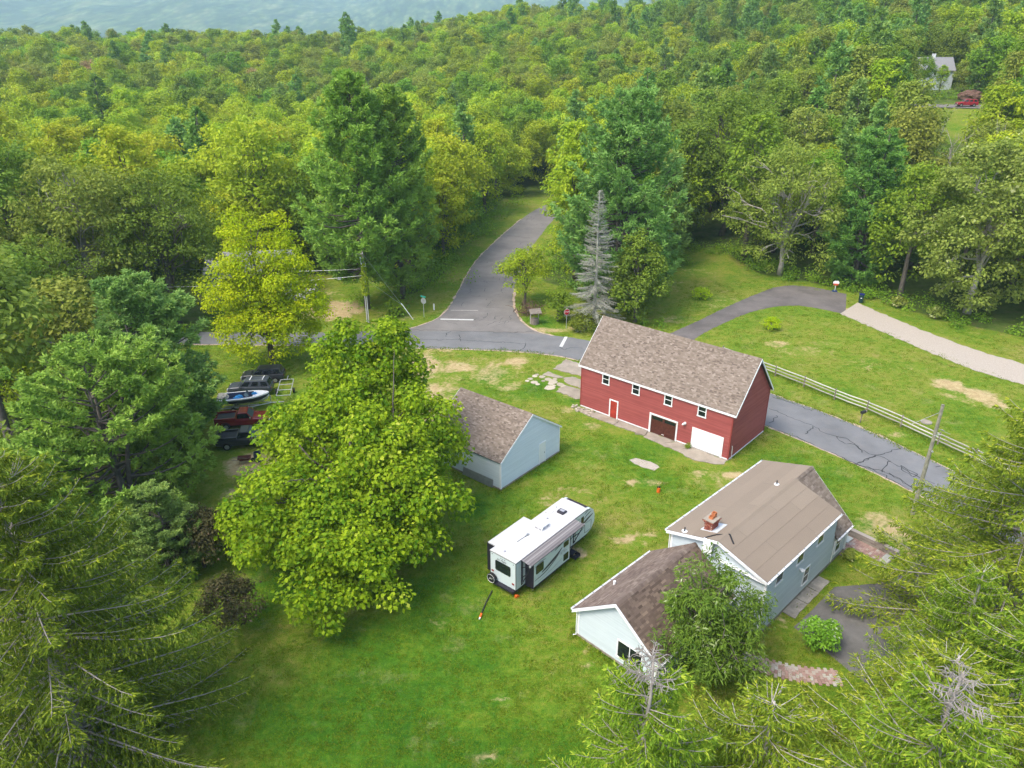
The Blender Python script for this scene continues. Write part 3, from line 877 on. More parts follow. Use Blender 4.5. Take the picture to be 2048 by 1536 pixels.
# ------------------------------------------------------------------ broken concrete apron along the barn
apron = link('concrete_apron', None, kind='structure', loc=(7.5, 72.5, 0), rz=R(-41.87))
apron.empty_display_size = 0.2


def rag(P, amp=0.07, step=0.35):
    Q = resample(list(P) + [P[0]], step)[:-1]
    return [(float(q[0] + random.gauss(0, amp)), float(q[1] + random.gauss(0, amp))) for q in Q]


def slab(name, P, z1, m, parent, amp=0.05, tint=None, step=0.35, z0=-0.1):
    mb = MB(); mb.prism(rag(P, amp, step), z0, z1, tint)
    return mb.obj(name, m, parent)


for P, z in (([(0.3, -0.35), (2.2, -0.3), (2.3, -1.35), (0.5, -1.2)], 0.07), ([(2.24, -0.12), (5.3, -0.12), (5.4, -1.3), (2.35, -1.36)], 0.09),
             ([(5.34, -0.12), (8.0, -0.12), (8.05, -1.2), (5.45, -1.3)], 0.085), ([(8.06, -0.15), (8.75, -0.2), (9.0, -1.0), (8.2, -1.5)], 0.14),
             ([(8.82, -0.1), (12.0, -0.1), (11.0, -1.55), (9.06, -1.35)], 0.05), ([(12.04, -0.1), (13.5, -0.1), (13.2, -1.65), (11.06, -1.6)], 0.06),
             ([(13.55, -0.1), (17.6, -0.1), (17.7, -0.9), (16.6, -1.6), (15.3, -2.05), (14.2, -2.0), (13.24, -1.7)], 0.05)):
    slab('slab', P, z, M['concrete'], apron)
mb = MB()
for k in range(26):
    x, y = random.uniform(-0.6, 2.2), random.uniform(-1.3, -0.2); s = random.uniform(0.08, 0.22)
    mb.prism([(x + s * math.cos(a) * random.uniform(.6, 1.2), y + s * math.sin(a) * random.uniform(.5, 1)) for a in np.linspace(0, 5.4, 6)], 0.0, random.uniform(0.1, 0.2), random.random())
mb.obj('rubble', M['stone'], apron, kind='stuff')

patio = link('stone_patio', None, kind='structure', loc=(0, 0, 0))
for P, z in (([(6.8, 85.7), (8.6, 84.2), (9.6, 82.5), (8.6, 80.6), (7.2, 81.2), (5.1, 82.7)], 0.06), ([(4.4, 81.9), (5.0, 81.1), (6.2, 80.2), (5.5, 79.9), (3.7, 80.9)], 0.05),
             ([(6.1, 79.9), (7.2, 80.3), (8.7, 78.9), (8.2, 76.9), (6.5, 78.3)], 0.06), ([(5.3, 76.9), (6.4, 77.8), (7.9, 76.5), (7.9, 74.3), (7.1, 74.1), (6.2, 75.4), (5.1, 76.1)], 0.07)):
    slab('slab', P, z, M['concrete'], patio, 0.07)
FLAGS = [(2.7, 80.5, .35), (3.6, 80.3, .4), (3.0, 80.9, .3), (2.2, 79.7, .35), (1.8, 79.1, .25), (2.6, 78.7, .45), (3.0, 78.2, .3), (3.7, 79.1, .25), (4.3, 79.6, .45), (4.8, 78.9, .62), (4.5, 78.3, .36), (5.6, 78.1, .5), (4.4, 77.2, .68), (6.0, 77.6, .4), (5.1, 79.6, .3), (4.9, 77.8, .25)]
for x, y, s in FLAGS:
    n = random.randint(6, 9)
    P = [(x + s * random.uniform(.75, 1.1) * math.cos(a), y + s * random.uniform(.8, 1.15) * math.sin(a)) for a in np.arange(n) * 2 * math.pi / n]
    mb = MB(); mb.prism(P, -0.05, random.uniform(0.03, 0.06), random.random()); mb.obj('flagstone', M['stone'], patio)
sp = slab('concrete_patch', [(11.2, 60.9), (11.9, 61.25), (13.2, 60.5), (13.9, 59.5), (13.3, 59.0), (12.1, 59.5)], 0.025, M['gravel'], None, 0.05, step=0.3)
sp['kind'] = 'structure'

# ------------------------------------------------------------------ pale blue garage
gar = thing('blue_garage', 'pale blue clapboard garage with brown shingle gable roof on the lawn', 'garage', (-1.0, 55.6, 0), R(50.55))
GW, GL, GWH, GR = 8.75, 8.6, 3.0, 5.95     # x along the gable wall, y back along the ridge
boxes('foundation', M['concrete'], gar, [(-0.03, GW + 0.03, -0.03, GL + 0.03, -0.4, 0.16)])
body = MB()
body.add([(0, 0, 0.12), (GW, 0, 0.12), (GW, GL, 0.12), (0, GL, 0.12), (0, 0, GWH), (GW, 0, GWH), (GW, GL, GWH), (0, GL, GWH), (GW / 2, 0, GR - 0.1), (GW / 2, GL, GR - 0.1)],
         [(0, 1, 5, 8, 4), (2, 3, 7, 9, 6), (1, 2, 6, 5), (3, 0, 4, 7), (4, 8, 9, 7), (8, 5, 6, 9), (0, 3, 2, 1)])
body.obj('wall', M['garage_siding'], gar)
gpoly = [(0.1, 0.18), (GW - 0.1, 0.18), (GW - 0.1, GWH - 0.05), (GW / 2, GR - 0.15), (0.1, GWH - 0.05)]
wall_siding(gpoly, (0, 0, 0), (1, 0), 'clapboard', M['garage_siding'], gar)
side = [(0.1, 0.18), (GL - 0.1, 0.18), (GL - 0.1, GWH - 0.1), (0.1, GWH - 0.1)]
wall_siding(side, (0, GL, 0), (0, -1), 'clapboard', M['garage_siding'], gar)
wall_siding(side, (GW, 0, 0), (0, 1), 'clapboard', M['garage_siding'], gar)
wall_siding(gpoly, (GW, GL, 0), (-1, 0), 'clapboard', M['garage_siding'], gar)
for x, y in ((0, 0), (GW, 0), (0, GL), (GW, GL)):
    boxes('corner_board', M['white'], gar, [(x - 0.04 if x == 0 else x - 0.1, x + 0.1 if x == 0 else x + 0.04, y - 0.04 if y == 0 else y - 0.1, y + 0.1 if y == 0 else y + 0.04, 0.12, GWH - 0.12)])
pl = math.hypot(GW / 2, GR - GWH); su = unit((GW / 2, 0, GR - GWH)); su2 = unit((-GW / 2, 0, GR - GWH))
og, eg = 0.12, 0.22
r1 = slab_roof(np.array([0, GL + og, GWH]) - su * eg, (0, -1, 0), su, GL + 2 * og, pl + eg, 0.12, 'roof', M['roof_felt'], gar)
shingles(np.array([0, GL + og, GWH]) - su * eg, (0, -1, 0), su, GL + 2 * og, pl + eg, 'shingles', M['shingle'], r1)
r2 = slab_roof(np.array([GW, -og, GWH]) - su2 * eg, (0, 1, 0), su2, GL + 2 * og, pl + eg, 0.12, 'roof', M['roof_felt'], gar)
shingles(np.array([GW, -og, GWH]) - su2 * eg, (0, 1, 0), su2, GL + 2 * og, pl + eg, 'shingles', M['shingle'], r2)
ridge_caps((GW / 2, -og, GR), (GW / 2, GL + og, GR), 'ridge_cap', M['shingle'], r1, 0.15, 0.1)
for y0 in (-og - 0.04, GL + og + 0.004):
    mb = MB()
    for s_, o_ in ((su, np.array([0, y0, GWH]) - su * eg), (su2, np.array([GW, y0, GWH]) - su2 * eg)):
        mb.obox(o_ - np.array([0, 0, 0.2]), (0, 0.036, 0), s_ * (pl + eg), (0, 0, 0.185))
    mb.obj('rake_board', M['white'], gar)
fr = boxes('door', M['white'], gar, [(5.5, 5.6, -0.06, 0, 0.1, 2.2), (6.44, 6.54, -0.06, 0, 0.1, 2.2), (5.5, 6.54, -0.06, 0, 2.203, 2.32)])
boxes('leaf', M['white_clean'], fr, [(5.6, 6.44, -0.03, 0, 0.12, 2.2)])
mb = MB(); mb.cyl((6.36, -0.08, 1.1), 0.035, 0.05, 8, 'y'); mb.obj('handle', M['black'], fr)
lean = tag(boxes('leaning_panel', M['metal'], None, [(0, 3.6, -0.05, 0.05, 0, 0.75)]), 'long grey panel leaning along the foot of the pale blue garage', 'panel')
lean.location = (-4.55, 58.3, 0.02); lean.rotation_euler = (R(-12), 0, R(-39.45))

# ------------------------------------------------------------------ house (cape with dormer, low addition)
HX, HY, HA = 16.44, 37.70, R(44.3)
house = thing('blue_house', 'pale blue house with flat brown dormer roof, brick chimney and low shingled wing', 'house', (HX, HY, 0), HA)
HL, HD = 13.25, 7.3
ZF, ZB, ZR, YR = 4.85, 5.0, 6.05, 3.6
DX = 10.6
body = MB()
body.add([(0, 0, 0), (0, HD, 0), (0, HD, ZB), (0, YR, ZR - 0.08), (0, 0, ZF), (DX, 0, 0), (DX, HD, 0), (DX, HD, ZB), (DX, YR, ZR - 0.08), (DX, 0, ZF)],
         [(0, 1, 2, 3, 4), (5, 9, 8, 7, 6), (0, 4, 9, 5), (1, 6, 7, 2), (4, 3, 8, 9), (3, 2, 7, 8)])
ZE = 2.75
body.add([(DX, 0, 0), (DX, HD, 0), (DX, HD, ZB), (DX, YR, ZR - 0.1), (DX, 0, ZE), (HL, 0, 0), (HL, HD, 0), (HL, HD, ZB), (HL, YR, ZR - 0.1), (HL, 0, ZE)],
         [(5, 9, 8, 7, 6), (0, 4, 9, 5), (1, 6, 7, 2), (4, 3, 8, 9), (3, 2, 7, 8)])
body.obj('wall', M['blue_siding'], house)
M['blue_wall_plain'] = M['blue_siding']
wall_siding([(0.1, 0.25), (DX - 0.05, 0.25), (DX - 0.05, ZF - 0.1), (0.1, ZF - 0.1)], (0, 0, 0), (1, 0), 'clapboard', M['blue_siding'], house, 0.1)
wall_siding([(DX - 0.05, 0.25), (HL - 0.1, 0.25), (HL - 0.1, ZE - 0.1), (DX - 0.05, ZE - 0.1)], (0, 0, 0), (1, 0), 'clapboard', M['blue_siding'], house, 0.1)
wall_siding([(0.1, 0.25), (HD - 0.1, 0.25), (HD - 0.1, ZF - 0.1), (HD - YR, ZR - 0.2), (0.1, ZB - 0.1)], (0, HD, 0), (0, -1), 'clapboard', M['blue_siding'], house, 0.1)
wall_siding([(0.1, 0.25), (HD - 0.1, 0.25), (HD - 0.1, ZB - 0.1), (YR, ZR - 0.2), (0.1, ZE)], (HL, 0, 0), (0, 1), 'clapboard', M['blue_siding'], house, 0.1)
wall_siding([(0.1, 0.25), (HL - 0.1, 0.25), (HL - 0.1, ZB - 0.1), (0.1, ZB - 0.1)], (HL, HD, 0), (-1, 0), 'clapboard', M['blue_siding'], house, 0.1)
boxes('foundation', M['concrete_grey'], house, [(-0.03, HL + 0.03, -0.04, HD + 0.03, -0.3, 0.25)])
for x, y, z in ((0, 0, ZF), (HL, 0, ZE), (0, HD, ZB), (HL, HD, ZB)):
    boxes('corner_board', M['white'], house, [(x - 0.04 if x == 0 else x - 0.1, x + 0.1 if x == 0 else x + 0.04, y - 0.045 if y == 0 else y - 0.1, y + 0.1 if y == 0 else y + 0.04, 0.26, z - 0.05)])
# roofs: strips of roll roofing
oh = 0.3
OF = 0.15
rear = unit((0, -(HD - YR), ZR - ZB)); rl = math.hypot(HD - YR, ZR - ZB)
front = unit((0, YR, ZR - ZF)); fl = math.hypot(YR, ZR - ZF)
rr = slab_roof(np.array([HL + 0.2, HD, ZB]) - rear * oh, (-1, 0, 0), rear, HL + 0.2 + oh, rl + oh, 0.16, 'roof', M['roof_felt'], house)
fr_ = slab_roof(np.array([-oh, 0, ZF]) - front * OF, (1, 0, 0), front, DX + 0.15 + oh, fl + OF, 0.16, 'roof', M['roof_felt'], house)


def strips(o, e, up, L, H, n, parent, seams):
    o, e, up = (np.asarray(q, float) for q in (o, e, up)); nn = np.cross(e, up); nn /= np.linalg.norm(nn)
    for i in range(n):
        y0, y1 = H * i / n, H * (i + 1) / n + (0.06 if i < n - 1 else 0)
        xs = [0] + sorted(seams[i]) + [L]
        for j in range(len(xs) - 1):
            mb = MB(); z0 = 0.012 + 0.003 * i
            a, b = xs[j] + (0.0 if j == 0 else 0.0), xs[j + 1] - (0.012 if j < len(xs) - 2 else 0)
            V = [(a, y0, z0 + 0.01), (b, y0, z0 + 0.01), (b, y1, z0 - 0.005), (a, y1, z0 - 0.005), (a, y0, 0.001), (b, y0, 0.001)]
            mb.add(place(V, o, e, up, nn), [(0, 1, 2, 3), (4, 5, 1, 0)], random.uniform(0.3, 0.7))
            mb.obj('roofing_strip', M['membrane'], parent)


strips(np.array([HL + 0.2, HD, ZB]) - rear * oh, (-1, 0, 0), rear, HL + 0.2 + oh, rl + oh, 4, rr, [[5.0], [9.0], [4.2], [8.0]])
strips(np.array([-oh, 0, ZF]) - front * OF, (1, 0, 0), front, DX + 0.15 + oh, fl + OF, 4, fr_, [[7.2], [3.1], [8.3], [2.2, 6.5]])
mb = MB()
L_ = DX + 0.15 + oh
mb.add([(-oh, YR + 0.32, ZR - 0.065), (-oh, YR, ZR + 0.045), (-oh, YR - 0.32, ZR - 0.1), (DX + .2, YR + 0.32, ZR - 0.065), (DX + .2, YR, ZR + 0.045), (DX + .2, YR - 0.32, ZR - 0.1)], [(0, 3, 4, 1), (1, 4, 5, 2)])
mb.obj('ridge_strip', M['membrane'], rr)
steep = unit((0, YR, ZR - ZE)); stl = math.hypot(YR, ZR - ZE)
st = slab_roof(np.array([DX + 0.17, 0, ZE]) - steep * 0.35, (1, 0, 0), steep, HL + 0.2 - DX - 0.17, stl + 0.35, 0.14, 'roof', M['roof_felt'], house)
shingles(np.array([DX + 0.17, 0, ZE]) - steep * 0.35, (1, 0, 0), steep, HL + 0.2 - DX - 0.17, stl + 0.35, 'shingles', M['shingle'], st, 0.16, 0.34)
ridge_caps((DX + 0.1, YR, ZR + 0.02), (HL + 0.2, YR, ZR + 0.02), 'ridge_cap', M['shingle'], st, 0.17, 0.12)
mb = MB()
mb.add([(DX, -0.02, ZE), (DX, -0.02, ZF), (DX, YR, ZR - 0.1)], [(0, 2, 1)]); mb.obj('dormer_cheek', M['blue_siding'], house)
# fascia, gutters, rakes
fy, fz = -front[1] * OF, ZF - front[2] * OF


def gutter(name, x0, x1, y, z, d, parent):
    mb = MB()
    prof = [(0, 0), (0, -0.11), (d * 0.09, -0.11), (d * 0.125, 0.0), (d * 0.11, 0.0), (d * 0.08, -0.095), (d * 0.012, -0.095), (d * 0.012, 0)]
    V = [(x0, y + p[0], z + p[1]) for p in prof] + [(x1, y + p[0], z + p[1]) for p in prof]
    n = len(prof)
    mb.add(V, [tuple(range(n)), tuple(range(n, 2 * n))] + [(i, n + i, n + (i + 1) % n, (i + 1) % n) for i in range(n)])
    g = mb.obj(name, M['white'], parent)
    k = x0 + 0.3
    while k < x1:
        b = MB(); b.box(k, k + 0.05, min(y, y + d * 0.11), max(y, y + d * 0.11), z + 0.003, z + 0.02); b.obj('gutter_bracket', M['metal'], g); k += 0.95
    return g


gutter('gutter', -oh, DX + 0.15, fy - 0.02, fz - 0.0, -1, house)
boxes('fascia', M['white'], house, [(-oh, DX + 0.15, fy - 0.018, fy - 0.002, fz - 0.22, fz - 0.01), (-oh, DX + 0.15, fy, -0.03, fz - 0.2, fz - 0.17)])
sy, sz = -steep[1] * 0.35, ZE - steep[2] * 0.35
M['gutter_dark'] = simple('gutter_leaves', (0.05, 0.04, 0.035), 0.8)
gutter('gutter', DX + 0.17, HL + 0.2, sy - 0.02, sz, -1, house)
boxes('fascia', M['black'], house, [(DX + 0.17, HL + 0.2, sy - 0.015, sy - 0.002, sz - 0.18, sz + 0.02)])
mb = MB(); mb.tube([(DX + 0.22, sy - 0.07, sz - 0.1), (DX + 0.24, -0.1, sz - 0.3), (DX + 0.26, -0.07, 0.3)], 0.035, 6); mb.obj('downspout', M['white'], house)
mb = MB(); mb.tube([(HL + 0.05, sy - 0.05, sz - 0.1), (HL + 0.03, -0.1, sz - 0.35), (HL + 0.03, -0.08, 0.2)], 0.035, 6); mb.obj('downspout', M['white'], house)
ry, rz_ = HD - rear[1] * oh, ZB - rear[2] * oh
gutter('gutter', -oh, HL + 0.2, ry + 0.02, rz_, 1, house)
mb = MB(); mb.tube([(-0.2, ry + 0.07, rz_ - 0.1), (-0.06, HD + 0.12, rz_ - 0.4), (-0.06, HD + 0.08, 0.2)], 0.04, 6); mb.obj('downspout', M['white'], house)
mb = MB()
mb.obox(np.array([-oh - 0.04, 0, ZF - 0.24]) - front * OF, (0.036, 0, 0), front * (fl + OF), (0, 0, 0.235))
mb.obox(np.array([-oh - 0.04, HD, ZB - 0.24]) - rear * oh, (0.036, 0, 0), rear * (rl + oh), (0, 0, 0.235))
mb.box(-oh, -0.02, 0.0, YR, ZF - 0.3, ZF - 0.28)
mb.obj('rake_board', M['white'], house)
mb = MB()
mb.obox(np.array([HL + 0.204, 0, ZE - 0.2]) - steep * 0.35, (0.036, 0, 0), steep * (stl + 0.35), (0, 0, 0.19))
mb.obox(np.array([HL + 0.204, HD, ZB - 0.2]) - rear * oh, (0.036, 0, 0), rear * (rl + oh), (0, 0, 0.19))
mb.obj('rake_board', M['white'], house)
# windows
for x in (1.25, 4.25, 7.35):
    window(house, (x, -0.012, 3.5), (1, 0), 1.05, 0.88, 0.1, 'glass_green', sash=False)
window(house, (5.95, -0.012, 0.78), (1, 0), 0.95, 1.5, 0.1, 'glass_green')
window(house, (11.3, -0.012, 0.75), (1, 0), 0.95, 1.45, 0.1, 'glass_green')
mb = MB(); mb.cyl((5.05, -0.09, 2.85), 0.1, 0.08, 10, 'y'); mb.tube([(5.05, -0.08, 2.85), (5.0, -0.2, 2.88), (4.95, -0.32, 2.8)], [0.07, 0.08, 0.1], 8); mb.tube([(5.05, -0.08, 2.85), (5.15, -0.2, 2.84), (5.2, -0.3, 2.74)], [0.07, 0.08, 0.1], 8)
mb.obj('flood_light', M['white_clean'], house)
# low wing
AX0, AY0, AY1, AZ, ARZ = -8.5, 2.25, 8.5, 2.5, 4.85
AY = (AY0 + AY1) / 2
wing = MB()
wing.add([(AX0, AY0, 0), (AX0, AY1, 0), (AX0, AY1, AZ), (AX0, AY, ARZ - 0.1), (AX0, AY0, AZ), (0, AY0, 0), (0, AY1, 0), (0, AY1, AZ), (0, AY, ARZ - 0.1), (0, AY0, AZ)],
         [(0, 1, 2, 3, 4), (0, 4, 9, 5), (1, 6, 7, 2), (4, 3, 8, 9), (3, 2, 7, 8)])
wo_ = wing.obj('wing_wall', M['blue_siding'], house)
boxes('foundation', M['concrete'], wo_, [(AX0 - 0.03, -0.05, AY0 - 0.03, AY1 + 0.03, -0.3, 0.16)])
wa = AY1 - AY0
wall_siding([(0.1, 0.22), (wa - 0.1, 0.22), (wa - 0.1, AZ - 0.08), (wa / 2, ARZ - 0.18), (0.1, AZ - 0.08)], (AX0, AY1, 0), (0, -1), 'clapboard', M['blue_siding'], wo_, 0.1)
wall_siding([(0.1, 0.22), (8.4, 0.22), (8.4, AZ - 0.05), (0.1, AZ - 0.05)], (AX0, AY0, 0), (1, 0), 'clapboard', M['blue_siding'], wo_, 0.1)
wall_siding([(0.1, 0.22), (8.4, 0.22), (8.4, AZ - 0.05), (0.1, AZ - 0.05)], (0, AY1, 0), (-1, 0), 'clapboard', M['blue_siding'], wo_, 0.1)
for y in (AY0, AY1):
    boxes('corner_board', M['white'], wo_, [(AX0 - 0.04, AX0 + 0.1, y - 0.045 if y == AY0 else y - 0.1, y + 0.1 if y == AY0 else y + 0.04, 0.22, AZ - 0.02)])
a1 = unit((0, wa / 2, ARZ - AZ)); a2 = unit((0, -wa / 2, ARZ - AZ)); al = math.hypot(wa / 2, ARZ - AZ)
ao = 0.4; xl = -AX0 + 0.3
w1 = slab_roof(np.array([AX0 - 0.3, AY0, AZ]) - a1 * ao, (1, 0, 0), a1, xl - 0.03, al + ao, 0.14, 'wing_roof', M['roof_felt'], house)
shingles(np.array([AX0 - 0.3, AY0, AZ]) - a1 * ao, (1, 0, 0), a1, xl - 0.03, al + ao, 'shingles', M['shingle_brown'], w1, 0.16, 0.36)
w2 = slab_roof(np.array([-0.03, AY1, AZ]) - a2 * ao, (-1, 0, 0), a2, xl - 0.03, al + ao, 0.14, 'wing_roof', M['roof_felt'], house)
M['shingle_worn'] = tinted('shingle_worn', [(0.0, (0.117, 0.083, 0.069)), (0.5, (0.176, 0.132, 0.109)), (1.0, (0.265, 0.210, 0.171))], nscale=0.5, wear=0.9)
shingles(np.array([-0.03, AY1, AZ]) - a2 * ao, (-1, 0, 0), a2, xl - 0.03, al + ao, 'shingles', M['shingle_worn'], w2, 0.16, 0.36)
ridge_caps((AX0 - 0.3, AY, ARZ), (-0.03, AY, ARZ), 'ridge_cap', M['shingle_worn'], w2, 0.17, 0.12)
mb = MB()
mb.obox(np.array([AX0 - 0.345, AY0, AZ - 0.27]) - a1 * ao, (0.04, 0, 0), a1 * (al + ao), (0, 0, 0.26))
mb.obox(np.array([AX0 - 0.345, AY1, AZ - 0.27]) - a2 * ao, (0.04, 0, 0), a2 * (al + ao), (0, 0, 0.26))
mb.obj('rake_board', M['white'], house)
gutter('gutter', AX0 - 0.3, -0.05, AY1 - a2[1] * ao + 0.02, AZ - a2[2] * ao, 1, house)
gutter('gutter', AX0 - 0.3, -0.05, AY0 - a1[1] * ao - 0.02, AZ - a1[2] * ao, -1, house)
mb = MB(); mb.tube([(AX0 - 0.15, AY1 + 0.35, AZ - 0.3), (AX0 - 0.07, AY1 + 0.1, AZ - 0.55), (AX0 - 0.07, AY1 + 0.08, 0.1), (AX0 - 0.2, AY1 + 0.25, 0.03)], 0.045, 6); mb.obj('downspout', M['white'], house)
window(house, (AX0 - 0.012, AY1 - 3.25, 0.55), (0, -1), 2.0, 1.45, 0.1, 'glass', sash=False, vert=True)
window(house, (-3.0, AY0 - 0.012, 0.9), (1, 0), 1.0, 1.3, 0.1, 'glass')
mb = MB(); mb.tube([(-5.6, 7.9, AZ + 0.3), (-5.6, 7.9, AZ + 0.75)], 0.09, 8); mb.obj('roof_vent', M['white'], house)
# white cricket and dark flashing where the wing meets the main roof
def zr_main(y):
    return ZR - (y - YR) * (ZR - ZB) / (HD - YR) if y > YR else ZR - (YR - y) * (ZR - ZF) / YR
boxes('flashing', M['white'], house, [(-oh - 0.12, -oh - 0.042, YR + 0.3, YR + 1.0, ARZ - 0.1, zr_main(YR + 0.6) - 0.02)])
mb = MB()
fp = [(-oh, YR + 1.0), (0.4, YR + 0.55), (0.95, YR - 0.15), (0.45, YR - 0.75)]
for i in range(3):
    a, b = np.array(fp[i]), np.array(fp[i + 1]); d = unit(b - a); n = np.array([-d[1], d[0]]) * 0.05
    q = [a + n, b + n, b - n, a - n]
    mb.add([(p[0], p[1], zr_main(p[1]) + 0.07) for p in q] + [(p[0], p[1], zr_main(p[1]) - 0.02) for p in q], [(3, 2, 1, 0), (0, 1, 5, 4), (2, 3, 7, 6), (1, 2, 6, 5), (3, 0, 4, 7)])
mb.obj('flashing', M['black'], house)
# chimney of laid bricks
cx_, cy_ = 1.15, 5.0
cz = zr_main(cy_)
ch = MB(); ch.box(cx_ - 0.41, cx_ + 0.41, cy_ - 0.29, cy_ + 0.29, cz - 0.3, cz + 0.78)
chim = ch.obj('chimney', M['mortar'], house)
bk = MB()
for c in range(11):
    z = cz + 0.02 + c * 0.072
    grow = 0.0 if c < 8 else (0.04 * (c - 7))
    X_, Y_ = 0.43 + grow, 0.31 + grow
    for side_ in range(4):
        n = 4 if side_ % 2 == 0 else 3
        for k in range(n):
            u0 = -1 + 2 * (k + (0.25 if c % 2 else 0)) / n; u1 = min(1.0, u0 + 2 / n - 0.03)
            if side_ == 0: bk.box(cx_ + u0 * X_, cx_ + u1 * X_, cy_ - Y_, cy_ - Y_ + 0.07, z, z + 0.06, random.random())
            elif side_ == 2: bk.box(cx_ + u0 * X_, cx_ + u1 * X_, cy_ + Y_ - 0.07, cy_ + Y_, z, z + 0.06, random.random())
            elif side_ == 1: bk.box(cx_ + X_ - 0.07, cx_ + X_, cy_ + u0 * (Y_ - 0.075), cy_ + u1 * (Y_ - 0.075), z, z + 0.06, random.random())
            else: bk.box(cx_ - X_, cx_ - X_ + 0.07, cy_ + u0 * (Y_ - 0.075), cy_ + u1 * (Y_ - 0.075), z, z + 0.06, random.random())
bk.obj('bricks', M['brick'], chim, kind='stuff')
boxes('cap', M['concrete'], chim, [(cx_ - 0.52, cx_ + 0.52, cy_ - 0.4, cy_ + 0.4, cz + 0.81, cz + 0.87)])
M['terracotta'] = simple('terracotta', (0.48, 0.17, 0.07), 0.8, var=0.25)
for dx, hh in ((-0.1, 0.18), (0.22, 0.34)):
    f = MB(); a = 0.14
    f.box(cx_ + dx - a, cx_ + dx + a, cy_ - a, cy_ - a + 0.03, cz + 0.87, cz + 0.87 + hh); f.box(cx_ + dx - a, cx_ + dx + a, cy_ + a - 0.03, cy_ + a, cz + 0.87, cz + 0.87 + hh)
    f.box(cx_ + dx - a, cx_ + dx - a + 0.03, cy_ - a + 0.03, cy_ + a - 0.03, cz + 0.87, cz + 0.87 + hh); f.box(cx_ + dx + a - 0.03, cx_ + dx + a, cy_ - a + 0.03, cy_ + a - 0.03, cz + 0.87, cz + 0.87 + hh)
    f.obj('flue', M['terracotta'], chim)
mb = MB()
q = [(cx_ - 0.5, cy_ - 0.75), (cx_ + 0.85, cy_ - 0.75), (cx_ + 0.85, cy_ + 0.5), (cx_ - 0.5, cy_ + 0.5)]
mb.add([(p[0], p[1], zr_main(p[1]) + 0.055) for p in q] + [(p[0], p[1], zr_main(p[1]) - 0.02) for p in q], [(0, 1, 2, 3), (0, 4, 5, 1), (1, 5, 6, 2), (2, 6, 7, 3), (3, 7, 4, 0)])
M['flash_grey'] = simple('flashing_grey', (0.55, 0.58, 0.60), 0.5, var=0.1)
mb.obj('chimney_flashing', M['flash_grey'], house)
for x, y in ((-0.05, 6.3), (9.3, 4.4)):
    z = zr_main(y); mb = MB(); mb.cyl((x, y, z + 0.0), 0.17, 0.06, 12); mb.tube([(x, y, z), (x, y, z + 0.38)], 0.05, 8); mb.obj('vent_stack', M['dark'], house)
    mb = MB(); mb.cyl((x, y, z + 0.045), 0.2, 0.03, 14); mb.obj('vent_collar', M['white'], house)

# concrete slab walk beside the house
slabw = link('concrete_walk', None, kind='structure')
for P in ([(21.6, 42.75), (22.9, 43.85), (23.5, 43.25), (22.25, 42.05)], [(20.35, 41.5), (21.55, 42.7), (22.2, 42.0), (21.0, 40.85)], [(18.9, 40.1), (20.3, 41.45), (20.95, 40.8), (19.55, 39.4)]):
    slab('slab', P, 0.06, M['concrete_grey'], slabw, 0.02)
# pink paver walk and retaining wall at the right end of the house
walk = link('brick_walk', None, kind='structure')
wd = unit((29.9 - 27.4, 46.2 - 49.2)); wn_ = np.array([-wd[1], wd[0]])   # towards the camera-right end; wn to the wall side
wo0 = np.array([27.05, 49.05]) + wd * 0.2


def paver_rect(o, e, n, L, W, pl_, pw, z, parent, m='paver', name='paver', lo=0.1, hi=0.8):
    i = 0; x = 0
    while x < L - 0.05:
        y = -(pw / 2 if i % 2 else 0)
        while y < W - 0.02:
            a0, a1 = max(0, y) + 0.008, min(W, y + pw) - 0.008
            if a1 - a0 > 0.05:
                p = o + e * (x + 0.008) + n * a0
                mb = MB(); zz = z + random.uniform(-0.006, 0.006)
                ex, ny_ = e * (min(pl_, L - x) - 0.016), n * (a1 - a0)
                mb.obox((p[0], p[1], zz - 0.06), (ex[0], ex[1], 0), (ny_[0], ny_[1], 0), (0, 0, 0.06), random.uniform(lo, hi))
                mb.obj(name, M[m], parent)
            y += pw
        x += pl_; i += 1


bed = boxes('bedding', M['mortar'], walk, [(0, 0.01, 0, 0.01, 0, 0.01)])
def bedpoly(P, z):
    mb = MB(); mb.prism(P, -0.05, z); return mb.obj('bedding', M['mortar'], walk)
bpy.data.objects.remove(bed)
Wk = 1.3
A_ = wo0; B_ = wo0 - wn_ * 0
bedpoly([tuple(A_ - wn_ * Wk), tuple(A_ - wn_ * Wk + wd * 3.75), tuple(A_ + wd * 3.75), tuple(A_)], 0.045)
paver_rect(A_ - wn_ * Wk, wd, wn_, 3.1, Wk, 0.2, 0.32, 0.1, walk)
paver_rect(A_ - wn_ * Wk + wd * 3.12, wd, wn_, 0.6, Wk, 0.2, 0.4, 0.12, walk, lo=0.85, hi=1.0)
C_ = A_ - wn_ * (Wk + 1.55) - wd * 0.05
bedpoly([tuple(C_), tuple(C_ + wd * 1.0), tuple(C_ + wd * 1.0 + wn_ * 1.53), tuple(C_ + wn_ * 1.53)], 0.045)
paver_rect(C_, wn_, wd, 1.52, 1.0, 0.2, 0.32, 0.1, walk, lo=0.0, hi=0.7)
M['step_stone'] = simple('granite_step', (0.50, 0.52, 0.47), 0.85, var=0.12, bump=0.3)
stp = MB(); p = A_ - wn_ * 1.15 - wd * 0.0; stp.obox((p[0], p[1], 0.0), (wd[0] * 0.55, wd[1] * 0.55, 0), (wn_[0] * 0.9, wn_[1] * 0.9, 0), (0, 0, 0.2)); stp.obj('door_step', M['step_stone'], walk)
rwall = thing('retaining_wall', 'low grey block retaining wall along the pink paver walk', 'wall', (0, 0, 0))
